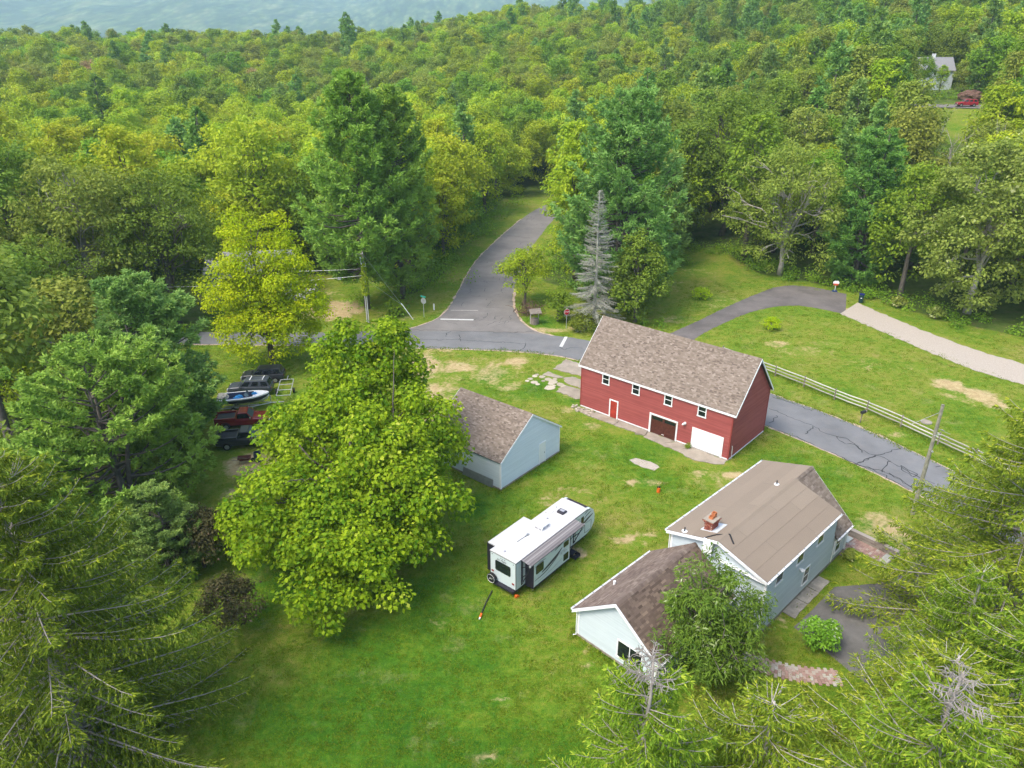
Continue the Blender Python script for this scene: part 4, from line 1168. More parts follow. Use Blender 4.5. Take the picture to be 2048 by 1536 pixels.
for c in range(3):
    for k in range(9):
        L0 = k * 0.44 + (0.22 if c % 2 else 0) - 0.2
        p = A_ + wn_ * 0.12 + wd * (L0 + 0.004); mb = MB()
        mb.obox((p[0], p[1], c * 0.17), (wd[0] * 0.43, wd[1] * 0.43, 0), (wn_[0] * 0.3, wn_[1] * 0.3, 0), (0, 0, 0.163), random.random()); mb.obj('block', M['wall_block'], rwall)
for k in range(8):
    p = A_ + wn_ * 0.08 + wd * (k * 0.5 - 0.1); mb = MB()
    mb.obox((p[0], p[1], 0.513), (wd[0] * 0.492, wd[1] * 0.492, 0), (wn_[0] * 0.38, wn_[1] * 0.38, 0), (0, 0, 0.07), random.uniform(0.8, 1.0)); mb.obj('capstone', M['wall_block'], rwall)
# curved paver path in front of the wing
path = link('curved_brick_path', None, kind='structure')
PC = smooth([(13.6, 36.2), (15.6, 35.3), (17.2, 34.6), (19.0, 34.2), (20.6, 34.1)], 2)
_d = np.r_[0, np.cumsum(np.linalg.norm(np.diff(PC, axis=0), axis=1))]; _u = np.arange(0, _d[-1], 0.21); PR = np.stack([np.interp(_u, _d, PC[:, 0]), np.interp(_u, _d, PC[:, 1])], 1)
T_ = np.gradient(PR, axis=0); T_ /= np.linalg.norm(T_, axis=1)[:, None]
for i in range(len(PR) - 1):
    t_, n_ = T_[i], np.array([-T_[i][1], T_[i][0]])
    for k in range(4):
        y = -0.66 + k * 0.33 + (0.16 if i % 2 else 0)
        p = PR[i] + n_ * y; mb = MB()
        mb.obox((p[0], p[1], 0.0), (t_[0] * 0.2, t_[1] * 0.2, 0), (n_[0] * 0.315, n_[1] * 0.315, 0), (0, 0, 0.05 + random.uniform(-.004, .006)), random.uniform(0.2, 0.9)); mb.obj('paver', M['paver'], path)

# ------------------------------------------------------------------ travel trailer
M['rv_white'] = simple('rv_panel', (0.58, 0.65, 0.67), 0.3, spec=0.5, var=0.03)
M['rv_roof'] = simple('rv_roof', (0.53, 0.525, 0.52), 0.6, var=0.06, scale=0.9, dirt=(0.42, 0.40, 0.37))
M['rv_dark'] = simple('rv_dark', (0.022, 0.020, 0.03), 0.4)
M['rv_graphic'] = simple('rv_graphic', (0.05, 0.045, 0.06), 0.4)
M['rv_graphic2'] = simple('rv_graphic_grey', (0.33, 0.33, 0.36), 0.4)
M['awning'] = tinted('awning_fabric', [(0.0, (0.075, 0.07, 0.075)), (0.5, (0.17, 0.155, 0.155)), (1.0, (0.30, 0.28, 0.275))], 0.8, 0.1, 3, 0.1)
M['lamp_red'] = simple('lamp_red', (0.25, 0.01, 0.01), 0.3)
rv = thing('travel_trailer', 'long white travel trailer with dark graphics and slide-outs parked on the lawn', 'travel trailer', (-0.65, 42.35, 0), R(49.9))
prof = [(0.0, 0.62), (8.9, 0.6), (9.45, 0.8), (9.86, 1.35), (9.84, 2.0), (9.62, 2.55), (9.2, 2.88), (8.6, 3.0), (0.0, 3.0)]
mb = MB(); mb.extr(prof, -1.2, 1.2); mb.obj('body', M['rv_white'], rv)
mb = MB(); pr = [(-1.22, 2.985), (1.22, 2.985), (1.22, 3.03), (0.7, 3.075), (0, 3.09), (-0.7, 3.075), (-1.22, 3.03)]
mb.extr(pr, -0.03, 8.75, 'x'); mb.obj('roof', M['rv_roof'], rv)
for y in (-1.225, 1.203): boxes('edge_trim', M['rv_dark'], rv, [(0.0, 8.75, y, y + 0.022, 2.93, 2.983)])
# front cap and its dark windscreen band
mb = MB()
for i in range(3, 8):
    a, b = prof[i], prof[i + 1] if i < 7 else prof[7]
segs = [(9.86, 1.35), (9.84, 2.0), (9.62, 2.55), (9.2, 2.88), (8.75, 3.005)]
for i in range(4):
    (x0, z0), (x1, z1) = segs[i], segs[i + 1]
    mb.add([(x0 + 0.012, -0.95, z0 + 0.012), (x0 + 0.012, 0.95, z0 + 0.012), (x1 + 0.012, 0.95, z1 + 0.012), (x1 + 0.012, -0.95, z1 + 0.012)], [(0, 1, 2, 3)])
mb.obj('front_cap_window', M['rv_dark'], rv)
boxes('underbody', M['rv_dark'], rv, [(0.05, 8.9, -1.16, 1.16, 0.42, 0.62)])
boxes('bumper', M['rv_dark'], rv, [(-0.28, 0.02, -1.15, 1.15, 0.42, 0.58)])
mb = MB(); mb.tube([(9.2, 0.5, 0.5), (10.5, 0.0, 0.5)], 0.05, 6); mb.tube([(9.2, -0.5, 0.5), (10.5, 0, 0.5)], 0.05, 6); mb.tube([(10.4, 0, 0.0), (10.4, 0, 0.8)], 0.04, 6); mb.obj('hitch', M['rv_dark'], rv)
for x in (5.95, 6.75):
    for y in (-1.0, 1.0):
        mb = MB(); mb.cyl((x, y - 0.1, 0.36), 0.36, 0.2, 18, 'y'); w = mb.obj('wheel', M['rubber'], rv)
        mb = MB(); mb.cyl((x, y - 0.11, 0.36), 0.2, 0.22, 14, 'y'); mb.obj('rim', M['metal'], w)
for x, y in ((0.35, -0.9), (0.35, 0.9), (8.7, -0.9), (8.7, 0.9)):
    mb = MB(); mb.tube([(x, y, 0.45), (x + 0.25, y, 0.02)], 0.03, 5); mb.obj('stabiliser_leg', M['galv'], rv)
# slide-outs
so = boxes('slide_out', M['rv_white'], rv, [(1.15, 5.5, -1.9, -1.2, 0.52, 2.72)])
boxes('slide_frame', M['rv_dark'], so, [(1.06, 1.15, -1.93, -1.2, 0.46, 2.78), (5.5, 5.58, -1.93, -1.2, 0.46, 2.78), (1.15, 5.5, -1.92, -1.2, 2.722, 2.8), (1.15, 5.5, -1.92, -1.2, 0.42, 0.518)])
boxes('slide_edge', M['white_clean'], so, [(5.40, 5.5, -1.915, -1.9, 0.52, 2.72), (1.15, 1.22, -1.915, -1.9, 0.52, 2.72)])
def rvwin(x0, x1, z0, z1, y, parent, name='window', r=0.1):
    P = []
    for (cx, cz, a0) in ((x1 - r, z1 - r, 0), (x0 + r, z1 - r, 90), (x0 + r, z0 + r, 180), (x1 - r, z0 + r, 270)):
        P += [(cx + r * math.cos(R(a0 + k * 30)), cz + r * math.sin(R(a0 + k * 30))) for k in range(4)]
    mb = MB(); mb.extr(P, y - 0.02, y); return mb.obj(name, M['glass'], parent)
rvwin(1.42, 2.3, 1.5, 2.25, -1.902, so); rvwin(4.72, 5.36, 1.95, 2.42, -1.902, so); rvwin(4.75, 5.36, 0.7, 1.3, -1.902, so, 'vent_panel', 0.04)
sol = boxes('slide_out', M['rv_white'], rv, [(0.65, 4.75, 1.2, 1.95, 0.6, 2.92)])
boxes('slide_roof', M['rv_roof'], sol, [(0.62, 4.78, 1.2, 1.98, 2.923, 2.99)])
boxes('slide_frame', M['rv_dark'], sol, [(0.58, 0.648, 1.2, 2.0, 0.5, 2.92), (4.752, 4.82, 1.2, 2.0, 0.5, 2.92), (0.58, 4.82, 1.982, 2.02, 0.5, 2.96)])
# awning, half rolled out over the slide
aw = MB()
ns = 9
for k in range(ns):
    f0, f1 = k / ns, (k + 1) / ns
    y0, y1 = -1.23 - 0.82 * f0, -1.23 - 0.82 * f1
    z0, z1 = 2.985 - 0.12 * f0, 2.985 - 0.12 * f1
    aw.obox((0.55, y0, z0), (6.5, 0, 0), (0, y1 - y0, z1 - z0), (0, 0, 0.02), [0.2, 0.75, 0.35, 0.6, 0.9, 0.5, 0.65, 0.3, 0.15][k])
awo = aw.obj('awning', M['awning'], rv)
mb = MB(); mb.cyl((0.5, -2.07, 2.85), 0.075, 6.6, 12, 'x'); mb.obj('roller', M['awning'], awo)
mb = MB(); mb.cyl((0.47, -2.07, 2.85), 0.085, 0.05, 10, 'x'); mb.cyl((7.07, -2.07, 2.85), 0.085, 0.05, 10, 'x'); mb.obj('roller_cap', M['galv'], awo)
for x in (0.62, 6.98):
    mb = MB(); mb.tube([(x, -2.05, 2.82), (x, -1.75, 2.0), (x, -1.25, 1.4)], 0.035, 5); mb.tube([(x, -1.23, 2.9), (x, -1.23, 0.75)], 0.04, 5); mb.tube([(x, -1.75, 2.0), (x, -1.25, 0.8)], 0.035, 5); mb.tube([(x, -2.05, 2.82), (x, -1.25, 2.3)], 0.03, 5)
    mb.obj('awning_arm', M['rv_dark'], awo)
# side: doors, windows, compartments
def outline(x0, x1, z0, z1, y, w, name, m, parent):
    return boxes(name, m, parent, [(x0, x1, y - 0.012, y, z0, z0 + w), (x0, x1, y - 0.012, y, z1 - w, z1), (x0, x0 + w, y - 0.012, y, z0 + w, z1 - w), (x1 - w, x1, y - 0.012, y, z0 + w, z1 - w)])
d = boxes('door', M['rv_white'], rv, [(6.15, 6.9, -1.225, -1.2, 0.7, 2.65)]); outline(6.12, 6.93, 0.68, 2.67, -1.201, 0.035, 'door_frame', M['rv_dark'], d)
d2 = boxes('door', M['rv_white'], rv, [(7.25, 7.75, -1.222, -1.2, 0.75, 2.6)]); outline(7.22, 7.78, 0.73, 2.62, -1.201, 0.03, 'door_frame', M['rv_dark'], d2)
rvwin(7.95, 8.3, 2.0, 2.6, -1.203, rv, r=0.06); outline(8.5, 9.4, 0.85, 1.75, -1.202, 0.025, 'locker_door', M['rv_dark'], rv)
rvwin(5.75, 6.05, 2.0, 2.55, -1.203, rv, r=0.05)


def swoosh(pts, w, y, parent, m='rv_graphic'):
    P = smooth([(p[0], p[1]) for p in pts], 2); n = len(P)
    ww = w * np.sin(np.linspace(0.15, math.pi - 0.05, n))
    T = np.gradient(P, axis=0); T /= np.linalg.norm(T, axis=1)[:, None]; N = np.stack([-T[:, 1], T[:, 0]], 1)
    A, B = P + N * ww[:, None] / 2, P - N * ww[:, None] / 2
    mb = MB(); mb.add(np.concatenate([np.c_[A[:, 0], np.full(n, y), A[:, 1]], np.c_[B[:, 0], np.full(n, y), B[:, 1]]]), [(i, i + 1, n + i + 1, n + i) for i in range(n - 1)])
    return mb.obj('stripe', M[m], parent)


ys = -1.925
swoosh([(1.25, 1.02), (2.4, 1.05), (3.4, 1.35), (4.2, 1.75)], 0.1, -1.907, so); swoosh([(2.1, 1.3), (3.0, 1.5), (3.9, 1.75), (4.6, 2.15)], 0.26, -1.907, so)
swoosh([(1.25, 2.2), (1.9, 2.35), (2.6, 2.3)], 0.14, -1.907, so, 'rv_graphic2'); swoosh([(3.6, 2.35), (4.3, 2.5), (5.2, 2.62)], 0.12, -1.907, so); swoosh([(3.2, 2.5), (4.0, 2.6), (4.7, 2.66)], 0.07, -1.907, so)
swoosh([(1.6, 0.72), (3.0, 0.8), (4.8, 1.15)], 0.05, -1.907, so, 'rv_graphic2'); swoosh([(4.0, 1.7), (4.7, 1.75), (5.35, 1.9)], 0.06, -1.907, so, 'rv_graphic2')
swoosh([(5.7, 1.1), (6.7, 1.35), (7.6, 1.9)], 0.1, -1.232, rv); swoosh([(7.8, 1.65), (8.6, 2.0), (9.6, 2.2)], 0.22, -1.205, rv); swoosh([(8.2, 2.2), (8.8, 2.5), (9.35, 2.55)], 0.1, -1.205, rv); swoosh([(7.7, 1.25), (8.2, 1.4), (8.5, 1.6)], 0.08, -1.205, rv); swoosh([(8.4, 2.65), (8.8, 2.85), (9.15, 2.82)], 0.09, -1.205, rv)
# rear end
def rearpanel(y0, y1, z0, z1, name, m, r=0.12, t=0.02):
    P = []
    for (cx, cz, a0) in ((y1 - r, z1 - r, 0), (y0 + r, z1 - r, 90), (y0 + r, z0 + r, 180), (y1 - r, z0 + r, 270)):
        P += [(cx + r * math.cos(R(a0 + k * 30)), cz + r * math.sin(R(a0 + k * 30))) for k in range(4)]
    mb = MB(); mb.extr(P, -t, -0.002, 'x'); return mb.obj(name, m, rv)
rearpanel(-0.72, 0.72, 1.55, 2.42, 'rear_window', M['glass'])
for y in (-0.95, 0.98): rearpanel(y - 0.11, y + 0.11, 0.98 if y < 0 else 1.25, 1.12 if y < 0 else 1.39, 'tail_lamp', M['lamp_red'], 0.02)
for y in (-1.0, -0.18, 0.0, 0.18, 1.0): rearpanel(y - 0.035, y + 0.035, 2.76, 2.81, 'marker_lamp', M['rv_dark'], 0.01)
boxes('corner_trim', M['rv_dark'], rv, [(-0.012, 0.03, -1.215, -1.18, 0.6, 2.98), (-0.012, 0.03, 1.18, 1.215, 0.6, 2.98), (-0.015, 0.012, -1.18, 1.18, 2.93, 2.983)])
boxes('side_seam', M['rv_dark'], rv, [(0.72, 0.80, -1.213, -1.2, 0.95, 2.9)])
mb = MB(); mb.cyl((-0.35, 0.86, 0.85), 0.38, 0.22, 24, 'x'); sw = mb.obj('spare_wheel', M['rubber'], rv)
mb = MB(); mb.cyl((-0.362, 0.86, 0.85), 0.32, 0.012, 24, 'x'); mb.obj('cover', M['black'], sw)
mb = MB(); mb.tube([(-0.37, 0.86 + 0.345 * math.cos(a), 0.85 + 0.345 * math.sin(a)) for a in np.linspace(0, 2 * math.pi, 25)], 0.012, 4, False); mb.obj('ring', M['white_clean'], sw)


def text(body, size, loc, rot, m, parent, name='lettering', shear=0.0, align='CENTER'):
    c = bpy.data.curves.new(name, 'FONT'); c.body = body; c.size = size; c.extrude = 0.002; c.shear = shear
    c.align_x = align; c.align_y = 'CENTER'; c.resolution_u = 2
    c.materials.append(m)
    tmp = bpy.data.objects.new('tmp', c); me = bpy.data.meshes.new_from_object(tmp); bpy.data.objects.remove(tmp)
    o = link(name, me, parent); o.location = loc; o.rotation_euler = rot
    return o


text('Jay Flight', 0.24, (-0.012, 0.12, 2.58), (R(90), 0, R(-90)), M['rv_graphic'], rv, shear=0.3)
text('JAY', 0.2, (-0.37, 0.86, 0.85), (R(90), 0, R(-90)), M['white_clean'], sw, shear=0.3)
text('Jay Flight', 0.22, (4.75, -1.909, 1.62), (R(90), 0, 0), M['rv_graphic2'], so, shear=0.3)
# roof fittings
mb = MB(); mb.extr([(4.05, 3.08), (5.05, 3.08), (5.0, 3.33), (4.75, 3.4), (4.15, 3.4), (4.05, 3.3)], -0.35, 0.35); ac = mb.obj('air_conditioner', M['white_clean'], rv)
boxes('grille', M['rv_graphic2'], ac, [(4.035, 4.048, -0.3, -0.03, 3.13, 3.3), (4.035, 4.048, 0.03, 0.3, 3.13, 3.3), (4.2, 4.5, -0.362, -0.352, 3.13, 3.3), (4.6, 4.9, -0.362, -0.352, 3.13, 3.3)])
mb = MB(); mb.extr([(6.75, 3.07), (7.35, 3.07), (7.28, 3.22), (6.9, 3.24), (6.75, 3.16)], -0.3, 0.3); vt = mb.obj('roof_vent', M['rv_dark'], rv)
boxes('grille', M['rv_graphic2'], vt, [(6.95, 7.2, -0.2, 0.2, 3.232, 3.245)])
boxes('roof_hatch', M['rv_roof'], rv, [(6.2, 6.75, 0.55, 1.05, 3.06, 3.11)])
for x, y, r in ((0.45, 0.2, 0.09), (5.65, 0.35, 0.08), (7.3, 0.75, 0.05)):
    mb = MB(); mb.cyl((x, y, 3.07), r, 0.07, 10); mb.obj('vent_cap', M['rv_graphic2'], rv)
mb = MB(); mb.tube([(1.9, 0.25, 3.12), (3.05, 0.18, 3.13)], 0.02, 5); mb.tube([(2.75, 0.2, 3.12), (3.1, 0.18, 3.16)], 0.05, 6); mb.cyl((3.05, 0.18, 3.09), 0.1, 0.1, 10); mb.obj('antenna', M['metal'], rv)
boxes('entry_step', M['rv_dark'], rv, [(6.1, 6.75, -1.75, -1.3, 0.35, 0.39), (6.1, 6.75, -2.1, -1.76, 0.18, 0.22), (6.12, 6.16, -2.1, -1.2, 0.1, 0.4), (6.69, 6.73, -2.1, -1.2, 0.1, 0.4)])
chock = MB(); chock.extr([(0, 0), (0.34, 0), (0.3, 0.1), (0.1, 0.22), (0, 0.2)], 0, 0.22); tag(chock.obj('wheel_chock', M['orange'], None, loc=(0.30, 41.45, 0), rz=R(40)), 'orange block on the grass under the trailer rear corner', 'wheel chock')
hose = thing('drain_hose', 'black hose with orange end lying on grass behind the trailer', 'hose', (0, 0, 0))
mb = MB(); mb.tube(np.c_[smooth([(-1.45, 42.2), (-1.75, 41.3), (-1.95, 40.6), (-2.15, 39.75)], 3), np.full(34 if False else len(smooth([(-1.45, 42.2), (-1.75, 41.3), (-1.95, 40.6), (-2.15, 39.75)], 3)), 0.06)], 0.045, 8); mb.obj('tube', M['dark'], hose)
mb = MB(); mb.tube([(-2.13, 39.85, 0.06), (-2.22, 39.45, 0.06)], 0.085, 8); mb.obj('fitting', M['orange'], hose)
mb = MB(); mb.tube([(-2.22, 39.45, 0.06), (-2.25, 39.33, 0.06)], 0.065, 8); mb.obj('cap', M['white_clean'], hose)

# ------------------------------------------------------------------ vehicles among the trees
M['car_red'] = simple('car_red', (0.20, 0.012, 0.016), 0.25, spec=0.6, var=0.15, scale=1.5)
M['car_black'] = simple('car_black', (0.022, 0.026, 0.034), 0.28, spec=0.6, var=0.2, scale=1.5)
M['car_charcoal'] = simple('car_charcoal', (0.055, 0.065, 0.08), 0.3, spec=0.6, var=0.2, scale=1.5)
M['hood_worn'] = simple('hood_worn', (0.13, 0.135, 0.14), 0.5, var=0.3, scale=3, dirt=(0.45, 0.44, 0.42))
M['windscreen'] = glassmat('windscreen', (0.06, 0.085, 0.085), 0.05)
M['chrome'] = simple('chrome', (0.6, 0.6, 0.6), 0.25, 0.8, 0.5)
M['headlamp'] = simple('headlamp', (0.7, 0.72, 0.74), 0.2, spec=0.6)


def loft(sections, m, name, parent):
    """lower body: sections of (x, half width, z low, z top)"""
    mb = MB(); V = []; k = 10
    for x, w, z0, z1 in sections:
        ys = [-0.86 * w, -w, -w, -0.97 * w, -0.86 * w, 0.86 * w, 0.97 * w, w, w, 0.86 * w]
        zs = [z0, z0 + 0.12, z1 - 0.22, z1 - 0.07, z1, z1, z1 - 0.07, z1 - 0.22, z0 + 0.12, z0]
        V += [(x, y, z) for y, z in zip(ys, zs)]
    F = [tuple(range(k))[::-1], tuple((len(sections) - 1) * k + j for j in range(k))]
    for i in range(len(sections) - 1):
        F += [(i * k + j, (i + 1) * k + j, (i + 1) * k + (j + 1) % k, i * k + (j + 1) % k) for j in range(k)]
    mb.add(V, F)
    return mb.obj(name, m, parent)


def cabin(parent, m, x0, x1, xr0, xr1, w, zb, zt, wt, screens=True):
    """greenhouse: pillars and roof in paint, glass set in the openings"""
    mb = MB()
    b = [(x0, -w, zb), (x1, -w, zb), (x1, w, zb), (x0, w, zb)]
    t = [(xr0, -wt, zt), (xr1, -wt, zt), (xr1, wt, zt), (xr0, wt, zt)]
    mb.add(b + t, [(4, 5, 6, 7), (0, 1, 5, 4), (2, 3, 7, 6), (1, 2, 6, 5), (3, 0, 4, 7)])
    mb.add([(xr0 + 0.08, -wt + 0.08, zt + 0.035), (xr1 - 0.08, -wt + 0.08, zt + 0.035), (xr1 - 0.08, wt - 0.08, zt + 0.035), (xr0 + 0.08, wt - 0.08, zt + 0.035)] + t,
           [(0, 1, 2, 3), (4, 5, 1, 0), (5, 6, 2, 1), (6, 7, 3, 2), (7, 4, 0, 3)])
    c = mb.obj('cab', m, parent)

    def pane(q, name, mm, f0=(0.08, 0.92), f1=(0.12, 0.9)):
        q = [np.array(p, float) for p in q]
        def at(u, v): return (q[0] * (1 - u) + q[1] * u) * (1 - v) + (q[3] * (1 - u) + q[2] * u) * v
        n = np.cross(q[1] - q[0], q[3] - q[0]); n = n / np.linalg.norm(n) * 0.012
        P = [at(f0[0], f1[0]) + n, at(f0[1], f1[0]) + n, at(f0[1], f1[1]) + n, at(f0[0], f1[1]) + n]
        g = MB(); g.add(P + [p - n * 0.9 for p in P], [(0, 1, 2, 3), (4, 5, 1, 0), (5, 6, 2, 1), (6, 7, 3, 2), (7, 4, 0, 3)]); g.obj(name, mm, c)
    pane([b[1], b[2], t[2], t[1]], 'windscreen', M['windscreen'])
    pane([b[3], b[0], t[0], t[3]], 'rear_window', M['glass'])
    n = max(1, round((x1 - x0) / 1.15))
    for k in range(n):
        u0, u1 = k / n + 0.05, (k + 1) / n - 0.05
        pane([b[0], b[1], t[1], t[0]], 'side_window', M['glass'], (u0, u1), (0.15, 0.88))
        pane([b[2], b[3], t[3], t[2]], 'side_window', M['glass'], (1 - u1, 1 - u0), (0.15, 0.88))
    return c


def wheels(parent, xs, w, r=0.38, rim='metal'):
    for x in xs:
        for s in (-1, 1):
            y = s * (w - 0.11)
            mb = MB(); mb.cyl((x, y - 0.13, r), r, 0.26, 18, 'y'); wh = mb.obj('wheel', M['rubber'], parent)
            mb = MB(); mb.cyl((x, y + (0.125 if s > 0 else -0.145), r), r * 0.62, 0.02, 14, 'y'); mb.obj('rim', M[rim], wh)
            mb = MB(); mb.tube([(x + (r + 0.09) * math.cos(a), s * (w + 0.012), r + (r + 0.09) * math.sin(a)) for a in np.linspace(0.1, math.pi - 0.1, 9)], 0.04, 5); mb.obj('wheel_arch', M['dark'], parent)


def front_end(parent, x, w, z, grille='dark'):
    boxes('grille', M[grille], parent, [(x - 0.02, x + 0.02, -0.5 * w, 0.5 * w, z - 0.02, z + 0.2)])
    for s in (-1, 1):
        boxes('headlamp', M['headlamp'], parent, [(x - 0.06, x + 0.015, s * 0.72 * w - 0.17, s * 0.72 * w + 0.17, z, z + 0.19)])
    boxes('bumper', M['chrome'], parent, [(x - 0.1, x + 0.1, -0.97 * w, 0.97 * w, z - 0.33, z - 0.12)])


def pickup(name, label, loc, rz, paint, hood=None, cap=False):
    t = thing(name, label, 'pickup truck', loc, rz)
    w = 0.97
    loft([(-2.65, w * .97, 0.55, 1.12), (-2.55, w, 0.45, 1.14), (0.9, w, 0.38, 1.14), (1.0, w, 0.38, 1.15), (2.3, w * .98, 0.42, 1.08), (2.6, w * .93, 0.48, 1.0), (2.72, w * .84, 0.55, 0.9)], paint, 'body', t)
    cabin(t, paint, -0.55, 1.15, -0.35, 0.55, w * .95, 1.13, 1.75, w * .78)
    hd = MB(); hd.add([(1.2, -w * .82, 1.155), (2.35, -w * .78, 1.09), (2.35, w * .78, 1.09), (1.2, w * .82, 1.155), (1.3, -w * .55, 1.2), (2.25, -w * .5, 1.13), (2.25, w * .5, 1.13), (1.3, w * .55, 1.2)], [(4, 5, 6, 7), (0, 1, 5, 4), (1, 2, 6, 5), (2, 3, 7, 6), (3, 0, 4, 7)])
    hd.obj('hood', hood or paint, t)
    bed = boxes('bed_liner', M['dark'] if not cap else paint, t, [(-2.5, -0.65, -w * .82, w * .82, 1.142, 1.155)])
    boxes('bed_rail', paint, t, [(-2.6, -0.6, -w, -w * .84, 1.14, 1.36), (-2.6, -0.6, w * .84, w, 1.14, 1.36), (-2.66, -2.58, -w, w, 1.10, 1.36), (-0.66, -0.58, -w * .84, w * .84, 1.14, 1.36)])
    front_end(t, 2.72, w, 0.72)
    for s in (-1, 1):
        boxes('tail_lamp', M['lamp_red'], t, [(-2.68, -2.655, s * .85 * w - 0.07, s * .85 * w + 0.07, 0.8, 1.1)])
        boxes('mirror', M['chrome'], t, [(0.85, 0.97, s * (w + 0.13) - 0.1, s * (w + 0.13) + 0.1, 1.2, 1.38)])
    wheels(t, (-1.6, 1.75), w)
    return t


def wagon(name, label, loc, rz, paint, rails=True):
    t = thing(name, label, 'car', loc, rz)
    w = 0.93
    loft([(-2.4, w * .93, 0.5, 1.05), (-2.3, w, 0.42, 1.12), (1.0, w, 0.36, 1.12), (2.1, w * .97, 0.4, 1.02), (2.35, w * .9, 0.46, 0.94), (2.45, w * .8, 0.52, 0.84)], paint, 'body', t)
    c = cabin(t, paint, -2.3, 1.15, -2.0, 0.5, w * .95, 1.1, 1.72, w * .76)
    hd = MB(); hd.add([(1.2, -w * .8, 1.105), (2.15, -w * .76, 1.03), (2.15, w * .76, 1.03), (1.2, w * .8, 1.105), (1.28, -w * .5, 1.15), (2.05, -w * .45, 1.07), (2.05, w * .45, 1.07), (1.28, w * .5, 1.15)], [(4, 5, 6, 7), (0, 1, 5, 4), (1, 2, 6, 5), (2, 3, 7, 6), (3, 0, 4, 7)])
    hd.obj('hood', paint, t)
    for s in (-1, 1):
        if rails:
            mb = MB(); mb.tube([(-1.9, s * .62, 1.76), (-1.8, s * .62, 1.83), (0.2, s * .62, 1.83), (0.3, s * .62, 1.76)], 0.025, 5); mb.obj('roof_rail', M['chrome'], c)
        boxes('tail_lamp', M['lamp_red'], t, [(-2.42, -2.385, s * .8 * w - 0.08, s * .8 * w + 0.08, 0.75, 1.05)])
        boxes('mirror', paint, t, [(0.85, 0.97, s * (w + 0.1) - 0.08, s * (w + 0.1) + 0.08, 1.12, 1.26)])
    if rails:
        for x in (-1.5, -0.1): boxes('cross_bar', M['white_clean'], c, [(x - 0.035, x + 0.035, -0.6, 0.6, 1.815, 1.85)])
    front_end(t, 2.45, w, 0.68)
    wheels(t, (-1.45, 1.5), w, 0.36)
    return t


pickup('pickup_truck', 'dark red pickup truck parked between the boat and the black truck', (-28.0, 68.0, 0), R(11), M['car_red'])
pickup('pickup_truck', 'black pickup truck with scuffed grey hood, half hidden by a pine branch', (-26.45, 63.9, 0), R(10), M['car_black'], M['hood_worn'])
wagon('station_wagon', 'black wagon with white roof bars parked behind the boat', (-29.7, 75.9, 0), R(184), M['car_charcoal'])
wagon('station_wagon', 'dark wagon under the yellow tree, farthest of the parked cars', (-29.3, 79.3, 0), R(186), M['car_black'], False)

# motor boat on its trailer
M['boat_white'] = simple('boat_white', (0.74, 0.74, 0.75), 0.3, spec=0.5, var=0.06)
M['boat_navy'] = simple('boat_navy', (0.02, 0.022, 0.05), 0.3, spec=0.5)
M['boat_inside'] = simple('boat_inside', (0.05, 0.07, 0.14), 0.7, var=0.3)
M['tarp_blue'] = simple('tarp_blue', (0.03, 0.24, 0.55), 0.6, var=0.3, scale=6)
M['canvas'] = simple('canvas_beige', (0.5, 0.44, 0.33), 0.85, var=0.25, scale=6)
boat = thing('motor_boat', 'white and navy open motor boat resting on a trailer beside the red truck', 'boat', (-29.3, 71.9, 0.55), R(10))
st_ = [(-2.6, 1.0, 0.15, 1.0), (-1.5, 1.05, 0.05, 1.0), (0.0, 1.06, 0.0, 1.04), (1.2, 0.95, 0.03, 1.1), (2.0, 0.68, 0.15, 1.17), (2.6, 0.3, 0.45, 1.23), (2.85, 0.04, 0.8, 1.26)]
hull = MB(); V = []
for x, w, z0, z1 in st_: V += [(x, -w, z1), (x, -w * .97, z1 - 0.14), (x, -w * .82, (z0 * .55 + z1 * .45)), (x, 0, z0), (x, w * .82, (z0 * .55 + z1 * .45)), (x, w * .97, z1 - 0.14), (x, w, z1)]
F = [(0, 1, 2, 3, 4, 5, 6)]
stripe = []
for i in range(len(st_) - 1):
    for j in range(6):
        f = (i * 7 + j, (i + 1) * 7 + j, (i + 1) * 7 + j + 1, i * 7 + j + 1)
        (stripe if j in (1, 4) else F).append(f)
hull.add(V, F); hull.obj('hull', M['boat_white'], boat)
sb = MB(); sb.add(V, stripe); sb.obj('hull_stripe', M['boat_navy'], boat)
dk = MB(); V = []
for x, w, z0, z1 in st_:
    wi = max(0.0, w - 0.2) if x < 1.4 else 0.0
    V += [(x, -w, z1 + 0.005), (x, -wi, z1 + 0.02), (x, wi, z1 + 0.02), (x, w, z1 + 0.005)]
F = []
for i in range(len(st_) - 1):
    F += [(i * 4 + j, (i + 1) * 4 + j, (i + 1) * 4 + j + 1, i * 4 + j + 1) for j in ((0, 1, 2) if st_[i][0] >= 1.2 else (0, 2))]
dk.add(V, F); dk.obj('deck', M['boat_white'], boat)
inn = MB(); V = []
for x, w, z0, z1 in st_[:4]: V += [(x, -(w - 0.2), z1 + 0.015), (x, -(w - 0.25), 0.45), (x, w - 0.25, 0.45), (x, w - 0.2, z1 + 0.015)]
inn.add(V, [(i * 4 + j, (i + 1) * 4 + j, (i + 1) * 4 + j + 1, i * 4 + j + 1) for i in range(3) for j in range(3)]); inn.obj('cockpit', M['boat_inside'], boat)
for s in (-1, 1):
    mb = MB(); mb.add([(0.75, s * 0.12, 1.05), (0.65, s * 0.78, 1.05), (0.35, s * 0.74, 1.42), (0.45, s * 0.12, 1.42)], [(0, 1, 2, 3)]); mb.obj('windshield', M['windscreen'], boat)


